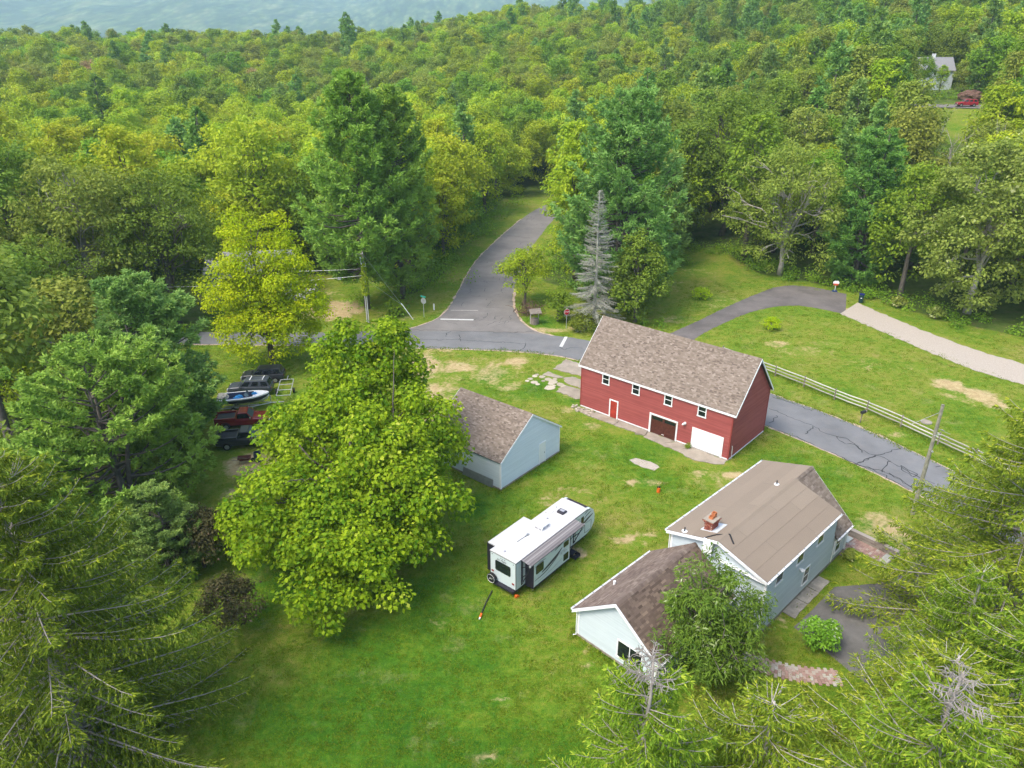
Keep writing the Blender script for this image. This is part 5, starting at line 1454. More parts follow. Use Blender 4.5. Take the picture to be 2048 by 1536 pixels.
def lump(name, m, parent, c, s, seed, n=60, label=None, cat=None):
    """a crumpled heap"""
    import bmesh
    bm = bmesh.new(); bmesh.ops.create_icosphere(bm, subdivisions=3, radius=1)
    rr = random.Random(seed)
    k = [Vector((rr.uniform(-1, 1), rr.uniform(-1, 1), rr.uniform(-1, 1))) * 5 for _ in range(3)]
    for v in bm.verts:
        p = v.co.copy(); f = 1 + 0.16 * math.sin(p.dot(k[0])) + 0.12 * math.sin(p.dot(k[1]) * 1.7) + 0.08 * math.sin(p.dot(k[2]) * 3)
        v.co = Vector((p.x * s[0] * f, p.y * s[1] * f, max(p.z, -0.35) * s[2] * f))
    me = bpy.data.meshes.new(name); bm.to_mesh(me); bm.free(); me.materials.append(m)
    o = link(name, me, parent); o.location = c
    if label: tag(o, label, cat)
    return o


lump('seat_cover', M['canvas'], boat, (-1.9, 0, 0.95), (0.55, 0.6, 0.45), 3)
def tworld(x, y, z): return boat.matrix_basis @ Vector((x, y, z))
import mathutils
bpy.context.view_layer.update()
for (x, y, s, lab) in ((-0.35, -0.1, 0.5, 'larger crumpled blue tarp lying in the cockpit of the boat'), (1.35, -0.1, 0.28, 'small blue tarp bundle near the bow of the boat')):
    o = lump('blue_tarp', M['tarp_blue'], None, (0, 0, 0), (s, s * .8, s * .6), int(x * 10) + 9, label=lab, cat='tarp'); o.location = boat.matrix_world @ Vector((x, y, 0.78 if x < 1 else 1.18))
trl = thing('boat_trailer', 'galvanised boat trailer under the white and navy boat', 'trailer', (-29.3, 71.9, 0), R(10))
mb = MB(); mb.tube([(-2.5, -0.75, 0.5), (1.0, -0.75, 0.5), (3.0, 0, 0.48), (4.3, 0, 0.46)], 0.05, 6); mb.tube([(-2.5, 0.75, 0.5), (1.0, 0.75, 0.5), (3.0, 0, 0.48)], 0.05, 6)
for x in (-2.3, -1.0, 0.6): mb.tube([(x, -0.75, 0.5), (x, 0.75, 0.5)], 0.04, 6)
mb.tube([(2.9, 0, 0.5), (2.95, 0, 1.3)], 0.05, 6); mb.tube([(3.6, 0.1, 0.0), (3.6, 0.1, 0.8)], 0.035, 6)
mb.obj('frame', M['galv'], trl)
for s in (-1, 1):
    mb = MB(); mb.cyl((-0.9, s * 0.95 - 0.1, 0.3), 0.3, 0.2, 16, 'y'); w_ = mb.obj('wheel', M['rubber'], trl)
    mb = MB(); mb.cyl((-0.9, s * 0.95 - 0.11, 0.3), 0.17, 0.22, 12, 'y'); mb.obj('rim', M['galv'], w_)
    mb = MB(); mb.obox((-1.9, s * 0.4 - 0.06, 0.5), (3.6, 0, 0.0), (0, 0.12, 0), (0, 0, 0.09)); mb.obj('bunk', M['wood_grey'], trl)
utr = thing('utility_trailer', 'empty dark frame trailer between the boat and the big catalpa', 'trailer', (-25.9, 76.0, 0), R(100))
mb = MB()
for y in (-0.75, 0.75): mb.tube([(-2.0, y, 0.55), (2.4, y, 0.55)], 0.045, 5)
for x in (-2.0, -0.5, 1.0, 2.4): mb.tube([(x, -0.75, 0.55), (x, 0.75, 0.55)], 0.045, 5)
mb.tube([(2.4, 0, 0.55), (3.6, 0, 0.5)], 0.05, 5); mb.obj('frame', M['galv'], utr)
for s in (-1, 1):
    mb = MB(); mb.cyl((-0.2, s * 0.95 - 0.1, 0.3), 0.3, 0.2, 14, 'y'); mb.obj('wheel', M['rubber'], utr)
# bins and odds and ends by the black truck
def barrel(loc, label, m):
    t = thing('barrel', label, 'barrel', loc)
    P = [(0.30, 0), (0.33, 0.1), (0.33, 0.3), (0.35, 0.33), (0.33, 0.36), (0.33, 0.62), (0.35, 0.65), (0.33, 0.68), (0.32, 0.95), (0.27, 0.95), (0.27, 0.3)]
    mb = MB(); k = 16
    V = [(r * math.cos(2 * math.pi * j / k), r * math.sin(2 * math.pi * j / k), z) for r, z in P for j in range(k)]
    F = [(i * k + j, i * k + (j + 1) % k, (i + 1) * k + (j + 1) % k, (i + 1) * k + j) for i in range(len(P) - 1) for j in range(k)] + [tuple(range(k))[::-1], tuple((len(P) - 1) * k + j for j in range(k))]
    mb.add(V, F); mb.obj('drum', m, t)
    return t
M['barrel_blue'] = simple('barrel_slate', (0.035, 0.05, 0.07), 0.6)
barrel((-24.25, 60.7, 0), 'dark slate open barrel on bare earth beside the black truck', M['barrel_blue'])
barrel((-22.9, 61.7, 0), 'dark barrel beside the truck front wheel, nearest the catalpa', M['dark'])
wb = thing('wheelbarrow', 'rusty wheelbarrow lying on bare earth near the slate barrel', 'wheelbarrow', (-25.4, 60.4, 0), R(15))
mb = MB(); b0 = [(-0.35, -0.25, 0.32), (0.35, -0.2, 0.32), (0.35, 0.2, 0.32), (-0.35, 0.25, 0.32)]; b1 = [(-0.6, -0.38, 0.62), (0.62, -0.34, 0.58), (0.62, 0.34, 0.58), (-0.6, 0.38, 0.62)]
mb.add(b0 + b1, [(0, 1, 2, 3), (0, 4, 5, 1), (1, 5, 6, 2), (2, 6, 7, 3), (3, 7, 4, 0)]); mb.obj('tray', M['brown_door'], wb)
mb = MB(); mb.tube([(0.75, -0.05, 0.25), (-1.1, -0.3, 0.55)], 0.025, 5); mb.tube([(0.75, 0.05, 0.25), (-1.1, 0.3, 0.55)], 0.025, 5); mb.tube([(-0.4, -0.2, 0.4), (-0.5, -0.25, 0)], 0.02, 5); mb.tube([(-0.4, 0.2, 0.4), (-0.5, 0.25, 0)], 0.02, 5); mb.obj('frame', M['post_wood'], wb)
mb = MB(); mb.cyl((0.75, -0.05, 0.2), 0.2, 0.1, 14, 'y'); mb.obj('wheel', M['rubber'], wb)

# ------------------------------------------------------------------ fence, poles, signs
fence = thing('split_rail_fence', 'weathered grey split-rail fence between the road and the right lawn', 'fence', (0, 0, 0))
FP = [(26.9, 86.9), (29.3, 83.8), (31.6, 80.6), (33.9, 77.5), (36.1, 74.1), (38.4, 71.1), (40.4, 67.6), (42.3, 63.9), (44.1, 60.6), (46.0, 57.0), (47.8, 53.5), (49.6, 50.0)]
for x, y in FP:
    mb = MB(); mb.tube([(x, y, -0.1), (x + random.gauss(0, .02), y, 1.38)], [0.085, 0.075], 7); mb.obj('post', M['post_wood'], fence)
for i in range(len(FP) - 1):
    a, b = np.array(FP[i]), np.array(FP[i + 1]); d = unit(b - a)
    for z in (0.42, 0.80, 1.18):
        p, q = a - d * 0.12, b + d * 0.12
        mid = (p + q) / 2
        mb = MB(); mb.tube([(p[0], p[1], z + random.gauss(0, .02)), (mid[0], mid[1], z + random.gauss(-0.02, .02)), (q[0], q[1], z + random.gauss(0, .02))], [0.06, 0.075, 0.06], 5, tint=random.random()); mb.obj('rail', M['wood_grey'], fence)
mbx = thing('mailbox', 'rural mailbox on a leaning post between road and rail fence', 'mailbox', (36.6, 68.55, 0), R(30))
mb = MB(); mb.tube([(0, 0, 0), (0.1, 0, 1.1)], 0.055, 6); mb.tube([(-0.05, 0, 0.95), (0.4, 0, 1.12)], 0.04, 6); mb.obj('post', M['post_wood'], mbx)
mb = MB(); a = np.linspace(0, math.pi, 7); mb.extr([(-0.14, 1.08), (0.14, 1.08)] + [(0.14 * math.cos(t), 1.24 + 0.13 * math.sin(t)) for t in a], -0.1, 0.5, 'x'); mb.obj('box', M['dark'], mbx)
mb = MB(); mb.extr([(-0.15, 1.08), (0.15, 1.08)] + [(0.15 * math.cos(t), 1.24 + 0.14 * math.sin(t)) for t in a], 0.5, 0.53, 'x'); mb.obj('door', M['canvas'], mbx)
mh = thing('well_cover', 'round grey concrete cover set in the lawn beyond the rail fence', 'well cover', (43.6, 68.6, 0))
mb = MB(); mb.cyl((0, 0, -0.05), 0.55, 0.14, 20); mb.obj('ring', M['concrete_grey'], mh); mb = MB(); mb.cyl((0, 0, 0.09), 0.42, 0.04, 18); mb.obj('lid', M['concrete'], mh)


def wire(a, b, sag, r=0.012, n=14):
    a, b = np.array(a, float), np.array(b, float); t = np.linspace(0, 1, n)[:, None]
    P = a * (1 - t) + b * t; P[:, 2] -= (sag * 4 * t * (1 - t))[:, 0]
    mb = MB(); mb.tube(P, r, 4, False); return mb


upo = thing('utility_pole', 'mossy wooden utility pole beside the road, in front of the rail fence', 'utility pole', (33.9, 51.95, 0))
mb = MB(); mb.tube([(0, 0, -0.3), (0.06, 0.02, 5), (0.1, 0.03, 10.3)], [0.19, 0.16, 0.125], 10); mb.obj('pole', M['pole_wood'], upo)
mb = wire((0.1, 0.1, 9.6), (-1.4, 1.2, 7.9), 0.0, 0.015); mb.obj('guy_wire', M['galv'], upo)
mb = wire((0.1, -0.05, 8.3), (1.9, 0.9, 7.2), 0.05, 0.018); mb.tube([(0.7, 0.27, 7.93), (1.0, 0.42, 7.74)], 0.045, 5); mb.obj('service_wire', M['galv'], upo)
mb = wire((0.1, 0, 7.4), (30, -22, 7.6), 0.8, 0.016, 24); mb.obj('cable', M['dark'], upo)
mb = MB(); mb.tube([(-0.05, -0.1, 7.6), (0.45, -0.1, 7.7)], 0.03, 5); mb.tube([(0.1, -0.17, 6.2), (0.1, -0.28, 6.2)], 0.07, 8); mb.obj('bracket', M['galv'], upo)
up2 = thing('utility_pole', 'ivy-covered utility pole with small crossarm in front of the tall pine', 'utility pole', (-20.6, 99.4, 0))
mb = MB(); mb.tube([(0, 0, -0.3), (0.0, 0, 5), (0.03, 0.0, 10.4)], [0.17, 0.15, 0.12], 10); mb.obj('pole', M['pole_wood'], up2)
mb = MB(); mb.box(-1.5, 0.1, -0.2, -0.1, 10.0, 10.1); mb.obj('crossarm', M['wood_grey'], up2)
for x in (-1.35, -0.35, 0.03):
    mb = MB(); mb.tube([(x, -0.15, 10.1), (x, -0.15, 10.28)], [0.05, 0.035], 8); mb.obj('insulator', M['white_clean'], up2)
mb = MB(); mb.tube([(-0.2, -0.22, 8.6), (-0.3, -0.22, 9.6)], 0.09, 8); mb.tube([(-0.2, -0.2, 8.3), (0.35, -0.2, 8.3), (0.35, -0.2, 8.8)], 0.03, 5); mb.obj('cutout', M['white_clean'], up2)
for x in (-0.13, 0.13):
    mb = MB(); mb.tube([(x, -0.19, 0), (x, -0.19, 4.2)], 0.04, 6); mb.obj('conduit', M['white_clean'], up2)
mb = MB(); mb.tube([(0.13, -0.2, 5.9), (0.1, -0.18, 7.2)], 0.04, 6); mb.obj('conduit', M['white_clean'], up2)
for a, b, sag, r in (((0, 0, 6.95), (-34, -4.5, 6.6), 0.5, 0.03), ((0, 0, 7.9), (-30, 2.0, 7.6), 0.5, 0.02), ((0.05, 0, 10.0), (6.3, 1.2, 0.0), 0, 0.012), ((0.05, 0, 6.5), (4.7, 1.9, 2.0), 0, 0.012)):
    mb = wire(a, b, sag, r); mb.obj('cable', M['galv'], up2)
mb = MB(); mb.box(-3.6, -3.15, -0.62, -0.38, 6.5, 6.8); mb.obj('splice_box', M['galv'], up2)
mb = MB(); mb.tube([(4.6, 2.0, 2.2), (6.3, 1.2, 0.0)], 0.05, 6); mb.obj('guy_guard', M['white_clean'], up2)

stop = thing('stop_sign', 'red STOP sign on a thin post at the right corner of the junction', 'road sign', (7.6, 96.9, 0), R(200))
mb = MB(); mb.tube([(0, 0, -0.2), (0, 0, 2.95)], 0.04, 6); mb.obj('post', M['galv'], stop)
M['sign_red'] = simple('sign_red', (0.42, 0.008, 0.02), 0.4, var=0.05)
def octagon(r, y0, y1):
    P = [(r * math.cos(R(22.5 + 45 * k)), 2.45 + r * math.sin(R(22.5 + 45 * k))) for k in range(8)]
    mb = MB(); mb.extr(P, y0, y1); return mb
sgn_r = MB
# the plate faces down the main road to the left of the picture
pl_ = octagon(0.46, 0.045, 0.06).obj('plate_border', M['white_clean'], stop)
octagon(0.425, 0.061, 0.066).obj('plate', M['sign_red'], stop)
text('STOP', 0.30, (0, 0.069, 2.45), (R(90), 0, R(180)), M['white_clean'], stop)
mb = MB(); mb.tube([(0, 0.05, 2.95), (0, 0.05, 3.05)], [0.05, 0.01], 6); mb.obj('post_cap', M['white_clean'], stop)
ss = thing('street_sign', 'back of a grey stop sign topped by a small green street-name plate', 'road sign', (-12.85, 101.7, 0), R(-25))
mb = MB(); mb.tube([(0, 0, -0.2), (0, 0, 3.25)], 0.04, 6); mb.obj('post', M['galv'], ss)
octagon(0.46, 0.045, 0.06).obj('plate', M['galv'], ss)
M['sign_green'] = simple('sign_green', (0.02, 0.36, 0.27), 0.5)
mb = MB(); mb.box(-0.45, 0.45, -0.012, 0.012, 3.0, 3.24); o = mb.obj('name_plate', M['sign_green'], ss); o.rotation_euler = (0, 0, R(-10))
wp = tag(MB().cyl((0, 0, 0), 0.11, 0.95, 10).obj('marker_post', M['white_clean'], None, loc=(-11.7, 104.9, 0)), 'short white utility marker post in the verge by the side road', 'post')
cone = thing('fire_hydrant_marker', 'small orange stake marker with black top standing in the lawn', 'marker', (13.0, 55.3, 0))
mb = MB(); mb.tube([(0, 0, 0), (0, 0, 0.42)], [0.17, 0.15], 10); mb.obj('body', M['orange'], cone)
for x in (-0.08, 0.08):
    mb = MB(); mb.tube([(x, 0, 0.42), (x, 0, 0.62)], 0.055, 8); mb.obj('cap', M['black'], cone)
cone.name = 'lawn_marker'


def wheelie_bin(loc, rz, label, m):
    t = thing('wheelie_bin', label, 'bin', loc, rz)
    mb = MB(); b0 = [(-0.26, -0.28, 0.06), (0.26, -0.28, 0.06), (0.26, 0.26, 0.06), (-0.26, 0.26, 0.06)]; b1 = [(-0.33, -0.38, 1.02), (0.33, -0.38, 1.02), (0.33, 0.34, 1.02), (-0.33, 0.34, 1.02)]
    mb.add(b0 + b1, [(3, 2, 1, 0), (0, 1, 5, 4), (1, 2, 6, 5), (2, 3, 7, 6), (3, 0, 4, 7), (4, 5, 6, 7)]); mb.obj('body', m, t)
    mb = MB(); mb.extr([(-0.42, 1.025), (0.4, 1.025), (0.4, 1.06), (0.1, 1.12), (-0.25, 1.12), (-0.42, 1.07)], -0.36, 0.36, 'x'); mb.obj('lid', m, t)
    for s in (-1, 1):
        mb = MB(); mb.cyl((s * 0.27 - 0.03, 0.3, 0.13), 0.13, 0.06, 12, 'x'); mb.obj('wheel', M['rubber'], t)
    mb = MB(); mb.tube([(-0.25, 0.42, 1.0), (0.25, 0.42, 1.0)], 0.025, 6); mb.obj('handle', m, t)
    return t
M['bin_blue'] = simple('bin_blue', (0.012, 0.022, 0.14), 0.5)
M['bin_green'] = simple('bin_green', (0.012, 0.04, 0.035), 0.5)
wheelie_bin((54.3, 109.4, 0), R(-20), 'blue wheelie bin at the driveway end, behind the dark green one', M['bin_blue'])
b = wheelie_bin((53.75, 108.3, 0), R(-25), 'dark green wheelie bin with white label in front of the blue bin', M['bin_green'])
boxes('label_plate', M['white_clean'], b, [(-0.1, 0.1, -0.375, -0.365, 0.78, 0.9)])
hoop = thing('toy_basketball_hoop', 'small toy basketball hoop with white and red backboard by the driveway', 'basketball hoop', (52.1, 114.1, 0), R(-15))
M['toy_blue'] = simple('toy_blue', (0.02, 0.05, 0.16), 0.5); M['toy_red'] = simple('toy_red', (0.5, 0.04, 0.03), 0.5)
mb = MB(); mb.extr([(-0.4, 0), (0.4, 0), (0.34, 0.16), (-0.34, 0.16)], -0.35, 0.3); mb.obj('base', M['toy_blue'], hoop)
mb = MB(); mb.tube([(0, 0, 0.14), (0, 0, 1.15)], 0.06, 8); mb.obj('pole', M['headlamp'], hoop)
mb = MB(); mb.extr([(-0.28, 1.0), (0.28, 1.0), (0.44, 1.3), (-0.44, 1.3)], -0.06, 0.0); mb.obj('backboard_base', M['toy_red'], hoop)
mb = MB(); mb.extr([(-0.44, 1.302), (0.44, 1.302), (0.47, 1.55), (0.3, 1.75), (-0.3, 1.75), (-0.47, 1.55)], -0.06, 0.0); mb.obj('backboard', M['white_clean'], hoop)
mb = MB(); mb.tube([(0.2 * math.cos(a), -0.28 + 0.2 * math.sin(a), 1.25) for a in np.linspace(0, 2 * math.pi, 15)], 0.025, 5, False); mb.obj('rim', M['orange'], hoop)

# small covered well by the corner
well = thing('wishing_well', 'little old wooden wishing well under branches near the corner', 'well', (3.2, 98.9, 0), R(15))
mb = MB(); mb.tube([(0, 0, 0), (0, 0, 0.75)], 0.62, 12); mb.obj('base', M['post_wood'], well)
for s in (-1, 1):
    mb = MB(); mb.tube([(s * 0.6, 0, 0), (s * 0.6, 0, 1.9)], 0.06, 6); mb.obj('post', M['wood_grey'], well)
for s in (-1, 1):
    mb = MB(); mb.obox((-0.85, 0, 2.2), (1.7, 0, 0), (0, s * 0.75, -0.5), (0, 0, 0.06), 0.4); mb.obj('roof_slope', M['post_wood'], well)

# ------------------------------------------------------------------ neighbour's house with a raised deck behind the yellow tree
M['siding_grey'] = siding_mat('siding_grey', (0.36, 0.38, 0.39), (0.28, 0.30, 0.31))
M['roof_grey'] = tinted('roof_grey', [(0.0, (0.16, 0.16, 0.17)), (1.0, (0.30, 0.30, 0.31))])
nb = thing('grey_house', 'grey house with a raised deck, mostly hidden behind the yellow tree', 'house', (-46.5, 107.5, 0), R(8))
mb = MB(); mb.box(0, 13, 0, 9, 0, 4.2); mb.add([(0, 0, 4.2), (0, 9, 4.2), (0, 4.5, 6.9), (13, 0, 4.2), (13, 9, 4.2), (13, 4.5, 6.9)], [(0, 2, 1), (3, 4, 5)]); mb.obj('wall', M['siding_grey'], nb)
for y0, s in ((-0.4, 1), (9.4, -1)):
    up_ = unit((0, s * 4.9, 2.95)); o_ = np.array([-0.3 if s > 0 else 13.3, y0, 4.02])
    rf_ = slab_roof(o_, (s, 0, 0), up_, 13.6, math.hypot(4.9, 2.95), 0.14, 'roof', M['roof_felt'], nb); shingles(o_, (s, 0, 0), up_, 13.6, math.hypot(4.9, 2.95), 'shingles', M['roof_grey'], rf_, 0.3, 0.6)
for x in (1.5, 5.5, 9.5): window(nb, (x, -0.012, 2.2), (1, 0), 1.2, 1.3, 0.1)
dk_ = thing('wooden_deck', 'raised grey deck on posts beside the brown lawn under the pine', 'deck', (-37.0, 104.5, 0), R(8))
for k in range(24):
    mb = MB(); mb.box(0, 7.6, k * 0.19, k * 0.19 + 0.175, 1.75, 1.8, random.random()); mb.obj('plank', M['wood_grey'], dk_)
boxes('skirt', M['siding_grey'], dk_, [(0, 7.6, -0.06, -0.002, 1.35, 1.8), (7.602, 7.66, 0, 4.5, 1.35, 1.8)])
for x in (0.3, 3.8, 7.4):
    for y in (0.15, 2.2, 4.3): boxes('post', M['post_wood'], dk_, [(x - 0.07, x + 0.07, y - 0.07, y + 0.07, -0.05, 1.74)])
for y in (0.05, 1.6, 3.1, 4.45): boxes('railing_post', M['dark'], dk_, [(7.45, 7.55, y - 0.05, y + 0.05, 1.8, 2.75)])
boxes('handrail', M['wood_grey'], dk_, [(7.42, 7.58, 0, 4.5, 2.753, 2.8)])
boxes('railing_panel', M['dark'], dk_, [(7.49, 7.51, 0.1, 4.4, 1.9, 2.6)])

# far house and red car on the hillside
def gz(x, y): return float(terrain(x, y))
fx, fy = 117, 231
fh_sc = 0.82
fh = thing('hillside_house', 'distant pale house with grey gable roof and white chimney on the hillside', 'house', (fx, fy, gz(fx, fy) + 2.6), R(-4))
mb = MB(); mb.box(0, 13, 0, 8, -4, 3.6); mb.add([(0, 0, 3.6), (0, 8, 3.6), (0, 4, 7.4), (13, 0, 3.6), (13, 8, 3.6), (13, 4, 7.4)], [(0, 2, 1), (3, 4, 5)]); mb.obj('wall', M['blue_siding'], fh)
mb = MB(); mb.extr([(-0.5, 3.3), (4, 7.55), (8.5, 3.3), (8.5, 3.55), (4, 7.8), (-0.5, 3.55)], -0.3, 13.3, 'x'); mb.obj('roof', M['roof_grey'], fh)
mb = MB(); mb.extr([(0.2, 3.6), (3.8, 3.6), (3.8, 4.2), (2.0, 5.6), (0.2, 4.2)], -1.2, 2.2); d_ = mb.obj('dormer', M['white'], fh)
mb = MB(); mb.box(6.1, 7.1, 3.6, 4.5, 6.5, 8.9); mb.obj('chimney', M['white_clean'], fh)
fh.scale = (fh_sc, fh_sc, fh_sc)
for x in (1.5, 6, 10): window(fh, (x, -0.01, 2.0), (1, 0), 1.2, 1.6, 0.12)
rx, ry = 112.8, 194.7
sm = sheet('hillside_driveway', [(100, 203.5), (108, 201.0), (114, 198.5), (122, 194)], [(98, 197.5), (106, 195.5), (112, 192.5), (119, 188)], 0.12, M['road_side'], 0.1, n=40)
rc = wagon('red_suv', 'distant red car on the hillside driveway below the pale house', (rx, ry, gz(rx, ry) + 0.1), R(170), M['car_red'], False)
M['car_bright'] = simple('car_bright_red', (0.30, 0.018, 0.03), 0.3, spec=0.5)
for o in rc.children:
    if o.name.startswith(('body', 'hood', 'cab')):
        o.data.materials[0] = M['car_bright']

# ------------------------------------------------------------------ trees
M['lf_catalpa'] = leafmat('leaf_catalpa', (0.075, 0.19, 0.007), (0.44, 0.53, 0.018), (0.62, 0.62, 0.09), 0.4, ovar=0.06)
M['lf_yellow'] = leafmat('leaf_yellow', (0.27, 0.45, 0.006), (0.54, 0.64, 0.010), (0.63, 0.63, 0.02), 0.4, ovar=0.08)
M['lf_oak'] = leafmat('leaf_oak', (0.115, 0.180, 0.020), (0.26, 0.35, 0.040), None, 0.38, ovar=0.25)
M['lf_olive'] = leafmat('leaf_olive', (0.185, 0.245, 0.032), (0.37, 0.42, 0.07), None, 0.38, ovar=0.25)
M['lf_green'] = leafmat('leaf_green', (0.125, 0.245, 0.020), (0.29, 0.44, 0.034), None, 0.38, ovar=0.25)
M['lf_lime'] = leafmat('leaf_lime', (0.22, 0.36, 0.018), (0.47, 0.55, 0.032), None, 0.4, ovar=0.22)
M['lf_gold'] = leafmat('leaf_gold', (0.31, 0.43, 0.020), (0.54, 0.58, 0.034), (0.60, 0.54, 0.05), 0.4, ovar=0.22)
M['lf_rust'] = leafmat('leaf_rust', (0.33, 0.22, 0.09), (0.52, 0.38, 0.17), None, 0.25, ovar=0.2)
M['lf_pale'] = leafmat('leaf_pale', (0.16, 0.235, 0.034), (0.34, 0.41, 0.08), (0.55, 0.58, 0.30), 0.35, ovar=0.1)
M['lf_willow'] = leafmat('leaf_willow', (0.085, 0.155, 0.018), (0.22, 0.31, 0.038), (0.60, 0.62, 0.40), 0.28, rough=0.35, ovar=0.05)
M['lf_copper'] = leafmat('leaf_copper', (0.060, 0.072, 0.022), (0.115, 0.095, 0.040), (0.42, 0.28, 0.22), 0.2)
M['lf_shrub'] = leafmat('leaf_shrub', (0.114, 0.266, 0.023), (0.266, 0.475, 0.038), (0.620, 0.620, 0.570), 0.3)
M['nd_pine'] = leafmat('needle_pine', (0.135, 0.275, 0.036), (0.34, 0.53, 0.085), None, 0.3, ovar=0.1)
M['nd_bluepine'] = leafmat('needle_bluepine', (0.130, 0.255, 0.055), (0.32, 0.48, 0.115), None, 0.3, ovar=0.12)
M['nd_darkpine'] = leafmat('needle_darkpine', (0.095, 0.20, 0.036), (0.24, 0.39, 0.07), None, 0.28, ovar=0.25)
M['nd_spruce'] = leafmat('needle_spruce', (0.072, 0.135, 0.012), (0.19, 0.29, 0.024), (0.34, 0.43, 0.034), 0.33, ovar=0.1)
M['nd_spruce2'] = leafmat('needle_spruce_yellow', (0.105, 0.185, 0.014), (0.275, 0.385, 0.028), (0.46, 0.51, 0.05), 0.33, ovar=0.1)  # paler, yellower needles for the spruces on the right


def norm(a):
    return a / (np.linalg.norm(a, axis=-1, keepdims=True) + 1e-9)


def leaves(P, N, A, size, aspect, fold, tint):
    """diamond leaves: P base points, N leaf normal, A leaf direction -> verts, quads"""
    A = norm(A - (A * N).sum(1, keepdims=True) * N); B = np.cross(N, A)
    s = size[:, None]
    v0 = P; v2 = P + A * s
    m = P + A * s * 0.45 - N * s * fold
    w = B * s * aspect * 0.5
    V = np.stack([v0, m + w + N * s * fold * 1.6, v2, m - w + N * s * fold * 1.6], 1).reshape(-1, 3)
    F = np.arange(len(P) * 4).reshape(-1, 4)
    return V, F, tint


def rdir(n, r):
    v = r.normal(size=(n, 3)); return norm(v)


def limb(a, b, r, sag=0.15, n=6, wob=0.05):
    a, b = np.asarray(a, float), np.asarray(b, float)
    t = np.linspace(0, 1, n)[:, None]
    L = np.linalg.norm(b - a)
    P = a * (1 - t) + b * t
    P[:, 2] += (np.sin(t[:, 0] * math.pi) * sag * L)
    P[1:-1] += r.normal(0, wob * L, (n - 2, 3))
    return P


def mesh_from(name, V, F, T, m):
    me = bpy.data.meshes.new(name)
    fill_mesh(me, V, F, T)
    me.materials.append(m)
    return me


def crown_leaves(C, CR, nper, leaf, r, aspect=0.6, fold=0.12, up=0.5, flat=0.75, hang=0.3, jit=0.35, tintbias=None):
    """leaf clumps: C centres, CR radii"""
    n = len(C)
    k = np.repeat(np.arange(n), nper)
    d = rdir(len(k), r)
    d[:, 2] = np.where(d[:, 2] < 0, d[:, 2] * 0.75, d[:, 2])
    rad = (0.35 + 0.65 * r.random(len(k)) ** 0.5) * CR[k]
    P = C[k] + d * rad[:, None] * np.array([1, 1, flat])
    N = norm(d * 0.6 + np.array([0, 0, up]) + r.normal(0, jit, (len(k), 3)))
    A = d + r.normal(0, 0.6, (len(k), 3)) + np.array([0, 0, -hang])
    ct = r.random(n)
    tint = np.clip(0.5 * r.random(len(k)) + 0.5 * ct[k] + (0 if tintbias is None else tintbias[k]), 0, 1)
    size = leaf * r.uniform(0.5, 1.4, len(k))
    return leaves(P, N, A, size, aspect, fold, tint)


def broadleaf(name, seed, h, rad, base=0.25, nc=90, nper=90, leaf=0.32, cr=(0.8, 1.5), lmat='lf_green', bark='bark', lobes=5, aspect=0.62, shape=1.0, limbs=16, fill=0.25, up=0.5, hang=0.3, peaks=None, thin=0.0, flat=0.75):
    """returns (trunk mesh, crown mesh). crown between base*h and h, widest near shape; peaks = list of (dx,dy,h,r) sub-crowns"""
    r = np.random.default_rng(seed)
    z0 = base * h
    subs = peaks or [(0, 0, h, rad)]
    Cs = []; CRs = []; owner = []
    per = nc // len(subs)
    for si, (dx, dy, hh, rr) in enumerate(subs):
        zc = z0 + (hh - z0) * 0.45 * shape
        ph = r.random(lobes) * 2 * math.pi; am = r.uniform(0.08, 0.26, lobes)
        d = rdir(per, r)
        d[:, 2] = np.where(r.random(per) < 0.72, np.abs(d[:, 2]), d[:, 2])
        az = np.arctan2(d[:, 1], d[:, 0])
        lob = 1 + sum(am[i] * np.sin((i + 2) * az + ph[i] + 2.2 * d[:, 2] * (i % 3)) for i in range(lobes)) / lobes * 2.2
        dep = np.where(r.random(per) < fill, r.uniform(0.35, 0.75, per), r.uniform(0.82, 1.02, per))
        vert = np.where(d[:, 2] > 0, hh - zc, zc - z0)
        q = np.stack([d[:, 0] * rr * lob * dep, d[:, 1] * rr * lob * dep, d[:, 2] * vert * dep * (0.8 + 0.2 * lob)], 1) + (dx, dy, zc)
        c = r.uniform(cr[0], cr[1], per) * (1 - 0.25 * (d[:, 2] > 0.75))
        # keep clumps inside the envelope
        q -= d * (c * 0.75)[:, None]
        Cs.append(q); CRs.append(c); owner += [si] * per
    C = np.concatenate(Cs); CR = np.concatenate(CRs)
    if thin:
        keep = r.random(len(C)) > thin; C, CR, owner = C[keep], CR[keep], np.array(owner)[keep]
    V, F, T = crown_leaves(C, CR, nper, leaf, r, aspect, up=up, hang=hang, flat=flat)
    crown = mesh_from(name + '_crown', V, F, T, M[lmat])
    tb = MB()
    R0 = 0.018 * h + 0.06
    top = np.array([subs[0][0] * 0.3, subs[0][1] * 0.3, z0 + (h - z0) * 0.62])
    tr = limb((0, 0, -0.3), top, r, 0, 7, 0.012)
    tb.tube(tr, np.linspace(R0, R0 * 0.3, 7) * np.r_[1.25, np.ones(6)], 8)
    for i in range(limbs):
        tgt = C[r.integers(len(C))]
        f = r.uniform(0.3, 0.95); s = tr[0] * (1 - f) + tr[-1] * f
        if s[2] > tgt[2]: s = s * 0.5 + tr[1] * 0.5
        P = limb(s, tgt, r, 0.08, 6, 0.04)
        tb.tube(P, np.linspace(R0 * 0.38, 0.03, 6), 5, False)
        for _ in range(2):
            j = np.argmin(np.linalg.norm(C - tgt - r.normal(0, 1.2, 3), axis=1))
            tb.tube(limb(P[3], C[j], r, 0.05, 5, 0.04), np.linspace(R0 * 0.16, 0.02, 5), 4, False)
    trunk = tb.mesh(name + '_trunk', M[bark], True)
    return trunk, crown


